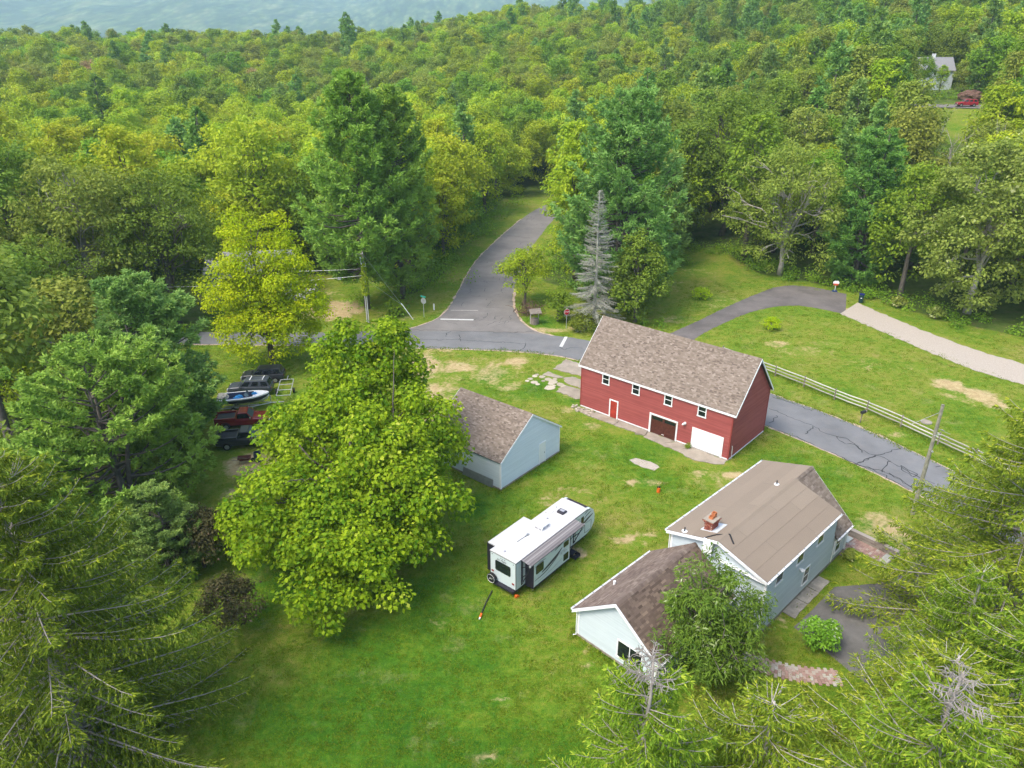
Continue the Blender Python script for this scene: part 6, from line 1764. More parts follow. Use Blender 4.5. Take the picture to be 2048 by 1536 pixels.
def pine(name, seed, h, rad, base=0.15, whorls=22, per=6, tufts=15, blades=16, blade=0.42, mat='nd_pine', rise=0.18, bark='bark', curve=0.75, bw=0.09, ragged=0.25, leaders=1):
    """white pine: flat plumed branches with upswept tufts of needles"""
    r = np.random.default_rng(seed)
    TP = []; TD = []; TT = []
    tb = MB()
    R0 = 0.012 * h + 0.1
    tops = [np.array([0, 0, h])] if leaders == 1 else [np.array([math.cos(a) * rad * 0.16, math.sin(a) * rad * 0.16, h * f]) for a, f in ((0.3, 1.0), (2.6, 0.93), (4.6, 0.86))[:leaders]]
    for top in tops:
        ax = limb((0, 0, -0.3), top, r, 0, 8, 0.006)
        tb.tube(ax, np.linspace(R0, 0.04, 8), 8)
    for w in range(whorls):
        t = (w + 0.3) / whorls
        for k in range(per):
            tt = min(0.985, max(0.0, t + r.normal(0, 0.35 / whorls)))
            z = base * h + (h - base * h) * tt
            top = tops[r.integers(len(tops))]
            o = top * (z / top[2])
            prof = (1 - tt) ** curve * min(1.0, 0.55 + tt * 2.2)
            L = rad * max(prof, 0.05) * r.uniform(1 - ragged, 1.08)
            a = r.random() * 2 * math.pi
            d = np.array([math.cos(a), math.sin(a), 0])
            n = 7; s = np.linspace(0, 1, n)
            ris = rise + 0.75 * tt ** 2
            P = o + d * (L * s)[:, None] + np.array([0, 0, 1]) * (L * (ris * s - 0.20 * (1 - tt) * np.sin(s * math.pi) + 0.14 * s ** 3))[:, None]
            tb.tube(P, np.linspace(max(0.02, 0.016 * L + 0.02), 0.012, n), 4, False)
            nt = max(4, int(tufts * (0.35 + 0.65 * L / rad)))
            u = 0.28 + 0.74 * r.random(nt) ** 0.7
            u = np.minimum(u, 1.0)
            cen = np.stack([np.interp(u, s, P[:, i]) for i in range(3)], 1)
            side = np.cross(d, (0, 0, 1))
            off = (r.random(nt) * 2 - 1) * L * 0.30 * np.sin(np.clip(u, 0, 1) * 2.6 + 0.3)
            cen += side * off[:, None] + np.array([0, 0, 1]) * (r.normal(0, 0.10, nt) + 0.05)[:, None]
            dr = norm(d + side * (np.sign(off) * 0.55)[:, None] + np.array([0, 0, 0.55]) + r.normal(0, 0.25, (nt, 3)))
            TP.append(cen); TD.append(dr); TT.append(np.full(nt, r.random() * 0.6) + r.random(nt) * 0.3)
    for top in tops:
        TP.append(top[None] + r.normal(0, 0.15, (6, 3))); TD.append(norm(np.array([[0, 0, 1.0]]) + r.normal(0, .3, (6, 3)))); TT.append(np.full(6, 0.6))
    TP, TD, TT = np.concatenate(TP), np.concatenate(TD), np.concatenate(TT)
    k = np.repeat(np.arange(len(TP)), blades)
    d = norm(TD[k] * 0.8 + r.normal(0, 0.55, (len(k), 3)))
    N = norm(np.cross(d, r.normal(size=(len(k), 3))) + np.array([0, 0, 0.5]))
    P = TP[k] + r.normal(0, 0.10, (len(k), 3)) * blade / 0.42
    size = blade * r.uniform(0.7, 1.25, len(k)) * np.where(TP[k][:, 2] > h * 0.93, 0.8, 1)
    V, F, T = leaves(P, N, d, size, bw / blade * 2, 0.03, np.clip(TT[k] + r.random(len(k)) * 0.25, 0, 1))
    return tb.mesh(name + '_trunk', M[bark], True), mesh_from(name + '_crown', V, F, T, M[mat])


def spruce(name, seed, h, rad, base=0.05, whorls=26, per=6, mat='nd_spruce', dens=1.0, bare=0.3, droop=0.35, twig=0.6, bark='bark_pale', topbare=0.0, needles=True, curve=0.8):
    """Norway spruce: long sweeping boughs with hanging twigs and bare grey wood towards the trunk"""
    r = np.random.default_rng(seed)
    tb = MB(); bb = MB()
    R0 = 0.012 * h + 0.08
    ax = limb((0, 0, -0.3), (r.normal(0, .15), r.normal(0, .15), h), r, 0, 9, 0.003)
    tb.tube(ax, np.linspace(R0, 0.035, 9), 8)
    WP = []; WD = []; WS = []; WT = []
    for w in range(whorls):
        t = (w + 0.4) / whorls
        for k in range(per):
            tt = min(0.99, max(0.0, t + r.normal(0, 0.3 / whorls)))
            z = base * h + (1 - base) * h * tt
            L = rad * ((1 - tt) ** curve + 0.06) * r.uniform(0.72, 1.1)
            a = r.random() * 2 * math.pi
            d = np.array([math.cos(a), math.sin(a), 0]); side = np.array([-d[1], d[0], 0])
            n = 8; s = np.linspace(0, 1, n)
            zz = L * (0.10 + 0.5 * tt ** 2) * s - L * droop * (1 - 0.6 * tt) * s ** 1.6 + L * 0.16 * s ** 4
            P = np.array([ax[0, 0], ax[0, 1], z]) + d * (L * s)[:, None] + np.array([0, 0, 1]) * zz[:, None] + side * (r.normal(0, 0.03) * L * s ** 2)[:, None]
            bb.tube(P, np.linspace(0.016 + 0.0065 * L, 0.010, n), 5, False)
            isbare = tt > 1 - topbare
            nb = int(L / 0.26 * dens)
            if nb < 2: nb = 2
            b0 = bare * (0.6 + 0.4 * r.random()) * (1 - 0.5 * tt)
            u = b0 + (1 - b0) * (np.arange(nb) + r.random(nb)) / nb
            for sg in (-1, 1):
                c = np.stack([np.interp(u, s, P[:, i]) for i in range(3)], 1)
                bl = (0.18 + 0.26 * L * (1 - u) ** 0.7 + 0.12) * r.uniform(0.6, 1.2, nb)
                bl = np.minimum(bl, 1.7)
                bd = norm(d * 0.75 + side * sg * 0.8 + np.array([0, 0, -0.12]) + r.normal(0, 0.18, (nb, 3)))
                if isbare or not needles:
                    for i in range(0, nb, 1):
                        e = c[i] + bd[i] * bl[i] * 0.9 + np.array([0, 0, -0.12 * bl[i]])
                        bb.tube([c[i], (c[i] + e) / 2 + r.normal(0, .03, 3), e], [0.022, 0.017, 0.010], 3, False)
                    if isbare: continue
                elif r.random() < 0.5:
                    for i in range(0, nb, 3):
                        e = c[i] + bd[i] * bl[i] * 0.9 + np.array([0, 0, -0.1 * bl[i]])
                        bb.tube([c[i], (c[i] + e) / 2, e], [0.014, 0.010, 0.006], 3, False)
                if not needles: continue
                nt = 6
                for j in range(nt):
                    f = (j + r.random(nb)) / nt
                    p = c + bd * (bl * f)[:, None] + np.array([0, 0, -0.10]) * (bl * f * f)[:, None]
                    # hanging twig
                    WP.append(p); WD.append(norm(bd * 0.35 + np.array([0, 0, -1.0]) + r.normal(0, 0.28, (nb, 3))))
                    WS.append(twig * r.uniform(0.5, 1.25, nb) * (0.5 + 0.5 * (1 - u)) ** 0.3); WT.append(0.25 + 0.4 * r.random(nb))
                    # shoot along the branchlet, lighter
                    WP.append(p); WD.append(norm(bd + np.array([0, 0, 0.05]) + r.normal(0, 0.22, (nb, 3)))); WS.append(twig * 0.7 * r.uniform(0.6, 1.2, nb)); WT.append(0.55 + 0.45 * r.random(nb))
            if needles and not isbare:
                nk = int(L / 0.12 * dens)
                uu = b0 * 0.7 + (1 - b0 * 0.7) * r.random(nk)
                cc = np.stack([np.interp(uu, s, P[:, i]) for i in range(3)], 1) + r.normal(0, 0.03, (nk, 3))
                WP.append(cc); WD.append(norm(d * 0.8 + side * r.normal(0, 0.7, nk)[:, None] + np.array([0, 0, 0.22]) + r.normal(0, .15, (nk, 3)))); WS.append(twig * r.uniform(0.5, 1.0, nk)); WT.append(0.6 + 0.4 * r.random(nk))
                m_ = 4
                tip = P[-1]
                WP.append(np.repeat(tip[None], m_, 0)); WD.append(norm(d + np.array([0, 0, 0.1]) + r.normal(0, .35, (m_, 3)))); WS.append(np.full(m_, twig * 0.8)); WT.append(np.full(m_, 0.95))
    trunk = tb.mesh(name + '_trunk', M[bark], True)
    boughs = bb.mesh(name + '_boughs', M[bark], True)
    crown = None
    if needles:
        P, D, Z, T0 = np.concatenate(WP), np.concatenate(WD), np.concatenate(WS), np.concatenate(WT)
        N = norm(np.cross(D, r.normal(size=(len(P), 3))) + np.array([0, 0, 0.3]))
        V, F, T = leaves(P, N, D, Z * 1.05, 0.25, 0.03, np.clip(T0 + r.normal(0, .06, len(P)), 0, 1))
        crown = mesh_from(name + '_crown', V, F, T, M[mat])
    return trunk, boughs, crown


def plant(meshes, name, label, cat, x, y, rz=0.0, sc=1.0, group=None, z=None, parts=('trunk', 'crown')):
    t = thing(name, label, cat, (x, y, float(terrain(x, y)) if z is None else z), rz, group)
    t.scale = (sc, sc, sc) if np.isscalar(sc) else sc
    for me, p in zip(meshes, parts):
        if me is not None:
            link(p, me, t)
    return t


# --- the large trees round the yard
tr = broadleaf('catalpa', 11, 16.2, 8.3, 0.0, 770, 140, 0.30, (0.9, 1.65), 'lf_catalpa', 'bark', 7, 0.8, 0.85, 22, 0.2, 0.4, 0.6,
               peaks=[(0.8, -8.6, 7.6, 5.2), (0.0, -6.4, 9.4, 5.0), (-4.9, -4.2, 9.6, 4.6), (4.6, -3.6, 10.0, 4.2), (0.2, -1.2, 12.4, 6.2), (-4.6, 2.8, 11.6, 4.6), (4.7, 3.0, 12.0, 4.2), (-2.0, 7.4, 16.2, 3.6), (2.0, 8.0, 16.8, 3.4), (0, 4.0, 13.6, 5.6), (2.6, -0.4, 12.2, 4.6)])
plant(tr, 'catalpa_tree', 'huge bright green catalpa with big leaves between the parked cars and the trailer', 'tree', -12.0, 49.2)
tr = broadleaf('yellow_tree', 13, 20.2, 6.6, 0.02, 360, 115, 0.31, (0.9, 1.6), 'lf_yellow', 'bark', 6, 0.6, 0.95, 24, 0.2, 0.5, 0.5,
               peaks=[(-1.6, 0, 20.6, 3.8), (2.6, 0.3, 19.2, 4.0), (-2.8, -1, 14.5, 5.0), (3.4, -0.8, 14.2, 5.0), (0, -1, 9.8, 6.4)])
plant(tr, 'yellow_tree', 'golden yellow-green tree behind the parked cars', 'tree', -29.9, 84.6)
d1 = pine('tall_pine', 21, 31.5, 9.8, 0.16, 24, 8, 24, 20, 0.62, 'nd_pine', 0.12, 'bark', 0.62, 0.10, 0.3, 1)
plant(d1, 'pine_tree', 'very tall white pine behind the ivy-covered utility pole', 'tree', -21.8, 105.6, 0.4, 1.03)
d2 = pine('twin_pine', 22, 30.5, 8.8, 0.12, 26, 7, 20, 18, 0.62, 'nd_pine', 0.12, 'bark', 0.62, 0.10, 0.3, 1)
plant(d2, 'pine_tree', 'tall pine standing just behind the right shoulder of the tallest pine', 'tree', -17.2, 110.5, 2.0, 1.0)
e1 = pine('yard_pine', 23, 16.8, 7.0, 0.06, 18, 7, 30, 28, 0.42, 'nd_bluepine', 0.2, 'bark', 0.6, 0.075, 0.22, 2)
plant(e1, 'pine_tree', 'pointed bluish white pine left of the parked cars', 'tree', -34.2, 63.4, 0.9, (1.15, 1.15, 1.0))
e2 = pine('wide_pine', 24, 13.8, 9.0, 0.04, 15, 8, 34, 28, 0.40, 'nd_pine', 0.2, 'bark', 0.5, 0.075, 0.22, 3)
plant(e2, 'pine_tree', 'wide soft green white pine in front of the pointed pine, over the black truck', 'tree', -32.2, 51.8, 2.2, (1.12, 1.12, 1.0))
j1 = pine('corner_pine', 25, 29.8, 11.6, 0.03, 27, 8, 24, 22, 0.62, 'nd_bluepine', 0.14, 'bark', 0.55, 0.10, 0.28, 3)
plant(j1, 'pine_tree', 'huge many-topped white pine beside the side road, behind the dead spruce', 'tree', 16.2, 109.0, 1.3)
tk = spruce('dead_spruce', 31, 18.8, 4.2, 0.02, 32, 7, needles=False, dens=1.6, droop=0.42, bark='dead_wood', curve=0.85)
plant(tk, 'dead_spruce', 'dead bare grey spruce in front of the huge pine, behind the barn', 'tree', 11.6, 98.4, 0, 1, parts=('trunk', 'branches'))
tr = broadleaf('bushy_tree', 14, 13.2, 4.6, 0.0, 150, 90, 0.36, (0.8, 1.3), 'lf_oak', 'bark', 5, 0.6, 0.85, 12, 0.15)
plant(tr, 'bushy_tree', 'dark rounded bushy tree just right of the dead spruce', 'tree', 17.6, 99.6)
tr = broadleaf('apple_tree', 15, 9.2, 4.2, 0.14, 95, 70, 0.34, (0.7, 1.2), 'lf_lime', 'bark', 5, 0.55, 1.0, 16, 0.2, thin=0.15)
plant(tr, 'apple_tree', 'thin yellow-green tree leaning over the side road left of the huge pine', 'tree', 2.0, 107.4)
tr = broadleaf('round_bush', 16, 5.2, 2.2, 0.0, 45, 80, 0.28, (0.6, 0.9), 'lf_green', 'bark', 4, 0.6, 0.9, 6, 0.15)
plant(tr, 'bush', 'upright green bush between the wishing well and the dead spruce', 'bush', 6.6, 100.0)
tr2 = broadleaf('low_bush', 17, 2.6, 2.8, 0.0, 50, 80, 0.26, (0.5, 0.8), 'lf_oak', 'bark', 4, 0.6, 0.9, 6, 0.15)
plant(tr2, 'bush', 'low dark bushes round the foot of the dead spruce', 'bush', 10.4, 96.6)
K = broadleaf('dark_oak', 18, 27.5, 10.6, 0.1, 260, 90, 0.46, (1.2, 2.2), 'lf_oak', 'bark', 6, 0.6, 0.95, 26, 0.2)
plant(K, 'oak_tree', 'tall dark green oak at the far edge of the right lawn', 'tree', 42.0, 146.5)
Mm = broadleaf('pale_maple', 19, 22.4, 9.6, 0.02, 270, 80, 0.40, (1.0, 1.9), 'lf_olive', 'bark_pale', 6, 0.6, 0.95, 50, 0.3, thin=0.04)
plant(Mm, 'maple_tree', 'thin olive maple with pale branches showing, behind the driveway', 'tree', 46.3, 123.5)
N_ = pine('driveway_pine', 26, 24.0, 8.2, 0.03, 22, 7, 22, 20, 0.55, 'nd_darkpine', 0.12, 'bark', 0.6, 0.09, 0.28, 2)
plant(N_, 'pine_tree', 'dark blue-green pine right of the olive maple, behind the bins', 'tree', 57.0, 118.5)
O_ = broadleaf('linden', 20, 25.5, 11.0, 0.02, 310, 120, 0.42, (1.1, 2.0), 'lf_pale', 'bark_pale', 6, 0.7, 0.95, 20, 0.18)
plant(O_, 'linden_tree', 'large pale-leaved tree at the right edge, beyond the gravel drive', 'tree', 67.5, 103.5)
oak = broadleaf('oak', 40, 25.5, 10.2, 0.12, 230, 85, 0.46, (1.1, 2.1), 'lf_oak', 'bark', 6, 0.6, 0.95, 26, 0.22)
oak2 = broadleaf('oak_wide', 41, 24.5, 9.8, 0.10, 230, 85, 0.46, (1.1, 2.0), 'lf_olive', 'bark_grey', 6, 0.6, 0.95, 30, 0.25)
for (x, y, rz, sc, me, lab) in ((-69, 99, 0.5, 1.06, oak, 'spreading oak at the left edge behind the pines'), (-57.0, 96.5, 2.1, 1.0, oak2, 'large olive oak above the pointed bluish pine'), (-47.5, 99, 4.0, 0.86, oak, 'dark oak between the olive oak and the yellow tree'), (-66, 84, 3.1, 0.84, oak2, 'lower oak at the left edge, nearest the small lime tree'), (-55, 83, 5.2, 0.66, oak, 'low dark oak behind the pointed bluish pine')):
    plant(me, 'oak_tree', lab, 'tree', x, y, rz, sc, 'oaks on the left')
G_ = broadleaf('lime_tree', 42, 10.8, 3.9, 0.1, 80, 80, 0.32, (0.8, 1.2), 'lf_lime', 'bark', 5)
plant(G_, 'small_tree', 'small lime green tree at the left edge beside the wide pine', 'tree', -51.2, 67.0)
w_ = broadleaf('willowy', 43, 9.6, 3.7, 0.03, 190, 90, 0.32, (0.5, 1.0), 'lf_willow', 'bark', 5, 0.26, 0.95, 22, 0.25, 0.4, 0.6, peaks=[(0, 0, 9.6, 3.0), (1.3, 0.6, 7.6, 2.8), (-1.3, -0.4, 7.2, 2.8), (0.3, -1.2, 5.6, 3.0)])
plant(w_, 'ornamental_tree', 'dark glossy narrow-leaved tree growing against the low wing of the blue house', 'tree', 12.0, 34.3)
cp = broadleaf('copper', 44, 6.8, 3.4, 0.05, 90, 70, 0.28, (0.7, 1.1), 'lf_copper', 'bark', 5, 0.5, 0.9, 10, 0.2, 0.3, 0.8)
plant(cp, 'copper_tree', 'brownish-leaved small tree beside the wide pine', 'tree', -23.4, 45.0, 0, 0.8)
plant(cp, 'copper_tree', 'lower brownish-leaved tree beside the big left spruce', 'tree', -18.8, 38.2, 2.0, 0.68)
# --- foreground spruces
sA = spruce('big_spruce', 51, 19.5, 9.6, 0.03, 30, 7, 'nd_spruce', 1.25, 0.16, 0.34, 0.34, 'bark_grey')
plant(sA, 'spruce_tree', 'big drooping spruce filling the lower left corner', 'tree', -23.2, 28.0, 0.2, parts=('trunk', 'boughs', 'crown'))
sB = spruce('side_spruce', 52, 18.5, 8.6, 0.03, 28, 7, 'nd_spruce2', 1.2, 0.2, 0.36, 0.34, 'bark_grey')
plant(sB, 'spruce_tree', 'large drooping spruce at the right edge beside the road', 'tree', 32.0, 37.5, 1.1, (1.15, 1.15, 1.0), parts=('trunk', 'boughs', 'crown'))
sC = spruce('front_spruce', 53, 15.5, 5.6, 0.02, 30, 6, 'nd_spruce2', 1.4, 0.15, 0.22, 0.28, 'bark_grey', topbare=0.10)
plant(sC, 'spruce_tree', 'spruce with bare grey top in front of the low wing', 'tree', 5.2, 20.6, 0.3, parts=('trunk', 'boughs', 'crown'))
plant(sC, 'spruce_tree', 'spruce with star-shaped dead top near the lower right corner', 'tree', 16.2, 19.6, 2.4, (1.15, 1.15, 1.0), parts=('trunk', 'boughs', 'crown'))
sD = spruce('green_spruce', 54, 12.0, 6.0, 0.02, 24, 6, 'nd_spruce2', 1.4, 0.12, 0.22, 0.28)
plant(sD, 'spruce_tree', 'full green spruce between the two bare-topped spruces', 'tree', 11.0, 22.6, 1.4, (1.15, 1.15, 0.92), parts=('trunk', 'boughs', 'crown'))

plant(sD, 'spruce_tree', 'full green spruce over the near edge of the house parking', 'tree', 20.6, 25.6, 3.4, (1.2, 1.2, 0.86), parts=('trunk', 'boughs', 'crown'))
plant(sD, 'spruce_tree', 'full green spruce at the right edge between the parking and the star-topped spruce', 'tree', 26.5, 27.5, 5.0, (1.25, 1.25, 0.95), parts=('trunk', 'boughs', 'crown'))
plant(sD, 'spruce_tree', 'slim green spruce over the parking, just right of the clipped round shrub', 'tree', 24.8, 31.0, 0.8, (0.8, 0.8, 0.92), parts=('trunk', 'boughs', 'crown'))
plant(e1, 'pine_tree', 'small pine between the wide pine and the big left spruce', 'tree', -25.6, 44.2, 3.0, (0.55, 0.55, 0.45))
# --- shrubs one can pick out
sh = broadleaf('round_shrub', 61, 2.3, 1.35, 0.0, 42, 90, 0.17, (0.35, 0.5), 'lf_shrub', 'bark', 3, 0.6, 0.9, 5, 0.1)
plant(sh, 'shrub', 'clipped round green shrub by the parking in front of the blue house', 'shrub', 20.2, 36.7)
hy = broadleaf('flower_shrub', 62, 0.9, 0.6, 0.0, 14, 60, 0.13, (0.22, 0.3), 'lf_pale', 'bark', 3, 0.8, 0.9, 3, 0.1)
plant(hy, 'flower_shrub', 'small white-flowering plant at the right corner of the blue house', 'shrub', 26.0, 46.0)
plant(hy, 'flower_shrub', 'small plant with white flowers on the retaining wall', 'shrub', 29.0, 47.3, 1.0, 0.8, z=0.5)
lb = broadleaf('lime_bush', 63, 2.4, 1.7, 0.0, 36, 60, 0.22, (0.4, 0.7), 'lf_yellow', 'bark', 4, 0.5, 0.8, 6, 0.1)
plant(lb, 'bush', 'yellow-green bush alone on the lawn inside the curved driveway', 'bush', 36.0, 96.4, 0, 0.85)
plant(lb, 'bush', 'yellow flowering bush on the lawn behind the driveway', 'bush', 29.5, 110.2, 1, (1.25, 1.0, 0.8))
wd_ = broadleaf('weed', 64, 0.9, 0.5, 0.0, 10, 40, 0.16, (0.2, 0.3), 'lf_green', 'bark', 3, 0.5, 0.8, 3, 0.1)
plant(wd_, 'weed_plant', 'weed growing at the foot of the white barn door', 'plant', 17.35, 63.15, 0, 0.7)
for x, y, s, lab in ((-17.3, 102.3, 2.4, 'bright green bush below the guy wires of the ivy-covered pole'), (58.5, 106.0, 1.6, 'pale leafy bush on the bank right of the bins'), (61.5, 101.0, 1.7, 'pale bush under the large pale tree'), (55.8, 110.5, 1.6, 'green bush behind the blue bin')):
    plant(hy if 'pale' in lab else wd_, 'bush', lab, 'bush', x, y, s, s * 1.3)
iv = MB(); r_ = np.random.default_rng(5)
n = 900; zz = r_.uniform(4.2, 8.8, n); aa = r_.random(n) * 6.28; rr = 0.2 + 0.28 * r_.random(n) * np.clip(1.3 - abs(zz - 5.6) / 3.2, 0.3, 1)
P_ = np.stack([rr * np.cos(aa), rr * np.sin(aa), zz], 1); D_ = norm(np.stack([np.cos(aa), np.sin(aa), np.full(n, 0.2)], 1) + r_.normal(0, .4, (n, 3)))
V, F, T = leaves(P_, D_, np.tile([0, 0, -1.0], (n, 1)) + r_.normal(0, .4, (n, 3)), np.full(n, 0.25), 0.8, 0.1, r_.random(n))
link('ivy', mesh_from('ivy', V, F, T, M['lf_lime']), up2)
# brush pile by the corner
bp = MB(); r_ = np.random.default_rng(8)
for k in range(160):
    c = np.array([2.6, 102.6, 0.6]) + r_.normal(0, 1, 3) * (0.9, 0.7, 0.5); c[2] = abs(c[2])
    d = rdir(1, r_)[0] * r_.uniform(0.6, 1.6); d[2] = abs(d[2])
    bp.tube([c, c + d * 0.5 + r_.normal(0, .1, 3), c + d], [0.04, 0.03, 0.015], 4, False, tint=r_.random())
M['brush'] = simple('brush_brown', (0.13, 0.075, 0.055), 0.9, var=0.4)
tag(bp.obj('brush_pile', M['brush'], None), 'heap of reddish brown dead branches under the thin tree by the side road', 'brush pile')
lump('burning_bush', M['brush'], None, (118.7, 203.5, gz(118.7, 203.5) + 1.2), (2.9, 2.4, 1.7), 4, label='rounded reddish bush on the hillside above the red car', cat='bush')


# ------------------------------------------------------------------ the wood
def bare_tree(name, seed, h):
    r = np.random.default_rng(seed); tb = MB()
    def grow(p, d, L, rad, lev):
        n = 5; P = [p]
        for i in range(n):
            d = norm(d + r.normal(0, 0.13, 3) + np.array([0, 0, 0.05])); P.append(P[-1] + d * L / n)
        tb.tube(P, np.linspace(rad, rad * 0.55, n + 1), 5 if lev < 2 else 3, False)
        if lev < 4:
            for k in range(r.integers(2, 4) if lev else 4):
                i = r.integers(2, n + 1)
                nd = norm(d + rdir(1, r)[0] * 0.75 + np.array([0, 0, 0.15])); grow(P[i], nd, L * r.uniform(0.5, 0.75), rad * 0.5, lev + 1)
    grow(np.array([0, 0, -0.3]), np.array([0.05, 0, 1.0]), h * 0.5, 0.012 * h + 0.03, 0)
    return tb.mesh(name, M['bark_pale'], True)


bt = [bare_tree('bare_tree_a', 3, 17), bare_tree('bare_tree_b', 4, 15)]
for i, (x, y, s, lab) in enumerate(((52.5, 160, 1.15, 'bare grey tree left of the tall oaks on the right hillside'), (58.5, 158, 1.2, 'bare forked grey tree in the middle of the right hillside'), (70, 163, 1.0, 'pale dead trunk right of the forked bare tree'), (82.5, 140, 1.15, 'pale bare-limbed tree above the large pale tree'), (90, 143, 1.1, 'bare pale tree near the right edge below the red car'), (93, 168, 0.6, 'bare pale tree left of the hillside driveway'), (125, 215, 0.6, 'bare pale tree in front of the hillside house'), (-9.5, 238, 0.9, 'grey leafless tree among the gold trees in the middle'), (16, 215, 0.8, 'small bare tree beyond the huge many-topped pine'))):
    o = link('bare_tree', bt[i % 2], None, loc=(x, y, gz(x, y)), rz=i * 1.3); o.scale = (s, s, s); tag(o, lab, 'tree', 'bare trees in the wood')

PROTO = {}
KINDS_B = []
r0 = 70
for i, (h, rad, shp, lob) in enumerate(((17, 5.2, 0.95, 6), (19, 4.8, 1.0, 5), (15.5, 5.6, 0.9, 7), (18, 5.9, 0.95, 6))):
    base = broadleaf('forest_tree_%d' % i, r0 + i, h, rad, 0.03, 84, 78, 0.46, (1.0, 1.9), 'lf_green', 'bark', lob, 0.6, shp, 7, 0.12, 0.55, 0.25)
    for mk in ('lf_green', 'lf_lime', 'lf_gold', 'lf_olive', 'lf_oak', 'lf_rust'):
        cm = base[1].copy(); cm.materials.clear(); cm.materials.append(M[mk]); cm.name = 'forest_crown'
        PROTO[(i, mk)] = (base[0], cm)
PP = []
for i, (h, rad) in enumerate(((24, 5.6), (20, 4.8))):
    base = pine('forest_pine_%d' % i, 90 + i, h, rad, 0.12, 18, 5, 11, 10, 0.85, 'nd_darkpine', 0.12, 'bark', 0.65, 0.17, 0.3)
    for mk in ('nd_darkpine', 'nd_bluepine'):
        cm = base[1].copy(); cm.materials.clear(); cm.materials.append(M[mk]); cm.name = 'forest_pine_crown'
        PP.append((base[0], cm))

rf = np.random.default_rng(99)
pts = []
step = 6.6
gx = np.arange(-460, 560, step); gy = np.arange(60, 640, step)
GX, GY = np.meshgrid(gx, gy)
GX = GX + rf.uniform(-0.46, 0.46, GX.shape) * step; GY = GY + rf.uniform(-0.46, 0.46, GY.shape) * step
x, y = GX.ravel(), GY.ravel()
rr = np.hypot(x, y); az = np.degrees(np.arctan2(x, y))
ok = (np.abs(az) < 41) & (rr < 560) & ~inside(CLEAR, x, y) & ~inside(HILLTOP, x, y)
ok &= (rr > 96) | (az < -30)
TAKEN = [(117, 231, 9), (123, 231, 9), (-21.8, 105.6, 6), (-17.2, 110.5, 6), (16.2, 109, 8), (42, 146.5, 9), (46.3, 123.5, 8), (57, 118.5, 7), (67.5, 103.5, 9), (-69, 99, 9), (-57, 96.5, 9), (-47.5, 99, 8), (-66, 84, 7), (-55, 83, 7), (-51, 67, 5), (-35, 63, 7), (-32, 51, 8), (2, 107.4, 4), (17.6, 99.6, 5), (-32, 84, 7), (-45, 110, 10), (-36, 107, 9), ]
for tx, ty, td in TAKEN: ok &= np.hypot(x - tx, y - ty) > td
# (two low trees stand in front of the far house, below)
# keep the sight line to the house on the hill open
ok &= ~((az > 27.6) & (az < 31.8) & (rr > 148) & (rr < 226))
ok &= ~((az > 26.0) & (az < 30.3) & (rr > 170) & (rr < 266))
x, y, rr, az = x[ok], y[ok], rr[ok], az[ok]
pn = np.sin(x * 0.045 + 1) * np.sin(y * 0.038 + 2) + 0.6 * np.sin(x * 0.11 - y * 0.09)
u = rf.random(len(x)); u2 = rf.random(len(x)); u3 = rf.random(len(x))
right = sstep(2, 16, az)
belt = sstep(110, 135, rr) * (1 - sstep(200, 300, rr)) * (1 - right)
kind = []
for i in range(len(x)):
    pp = 0.02 + 0.15 * right[i] + 0.10 * (1 if pn[i] > 0.8 else 0) + 0.0
    if az[i] < -18 and rr[i] < 150: pp = -1
    if u[i] < pp:
        kind.append('P'); continue
    b = belt[i]; v = u2[i]
    if rr[i] < 118 and az[i] < -24:
        kind.append('lf_oak' if v < 0.5 else 'lf_olive' if v < 0.8 else 'lf_green'); continue
    if right[i] > 0.5:
        kind.append('lf_green' if v < 0.3 else 'lf_oak' if v < 0.55 else 'lf_olive' if v < 0.8 else 'lf_lime' if v < 0.95 else 'lf_gold')
    else:
        q = v + 0.22 * (pn[i] > 0.2) * (1 if b > 0.3 else 0.5)
        if b > 0.3:
            kind.append('lf_green' if q < 0.25 else 'lf_lime' if q < 0.66 else 'lf_gold' if q < 1.212 else 'lf_rust')
        else:
            kind.append('lf_green' if q < 0.28 else 'lf_olive' if q < 0.52 else 'lf_lime' if q < 0.85 else 'lf_oak' if q < 0.95 else 'lf_rust' if q < 0.958 else 'lf_gold')
kind = np.array(kind)
zt = terrain(x, y)
order = np.argsort(rr)
CN = {'lf_green': 'mid green', 'lf_lime': 'yellow-green', 'lf_gold': 'golden yellow', 'lf_olive': 'olive green', 'lf_oak': 'dark green', 'lf_rust': 'brownish'}


def zone(a, r):
    if a < -9: s = 'left of the tall pines' if a < -14 else 'behind the tall pines'
    elif a < 5: s = 'along the left of the side road' if r < 185 else 'beyond the end of the side road'
    elif a < 17: s = 'behind the huge corner pine'
    else: s = 'on the right hillside'
    return s + (', front rank' if r < 135 else ', second rank' if r < 165 else ', farther in' if r < 200 else ', far back')


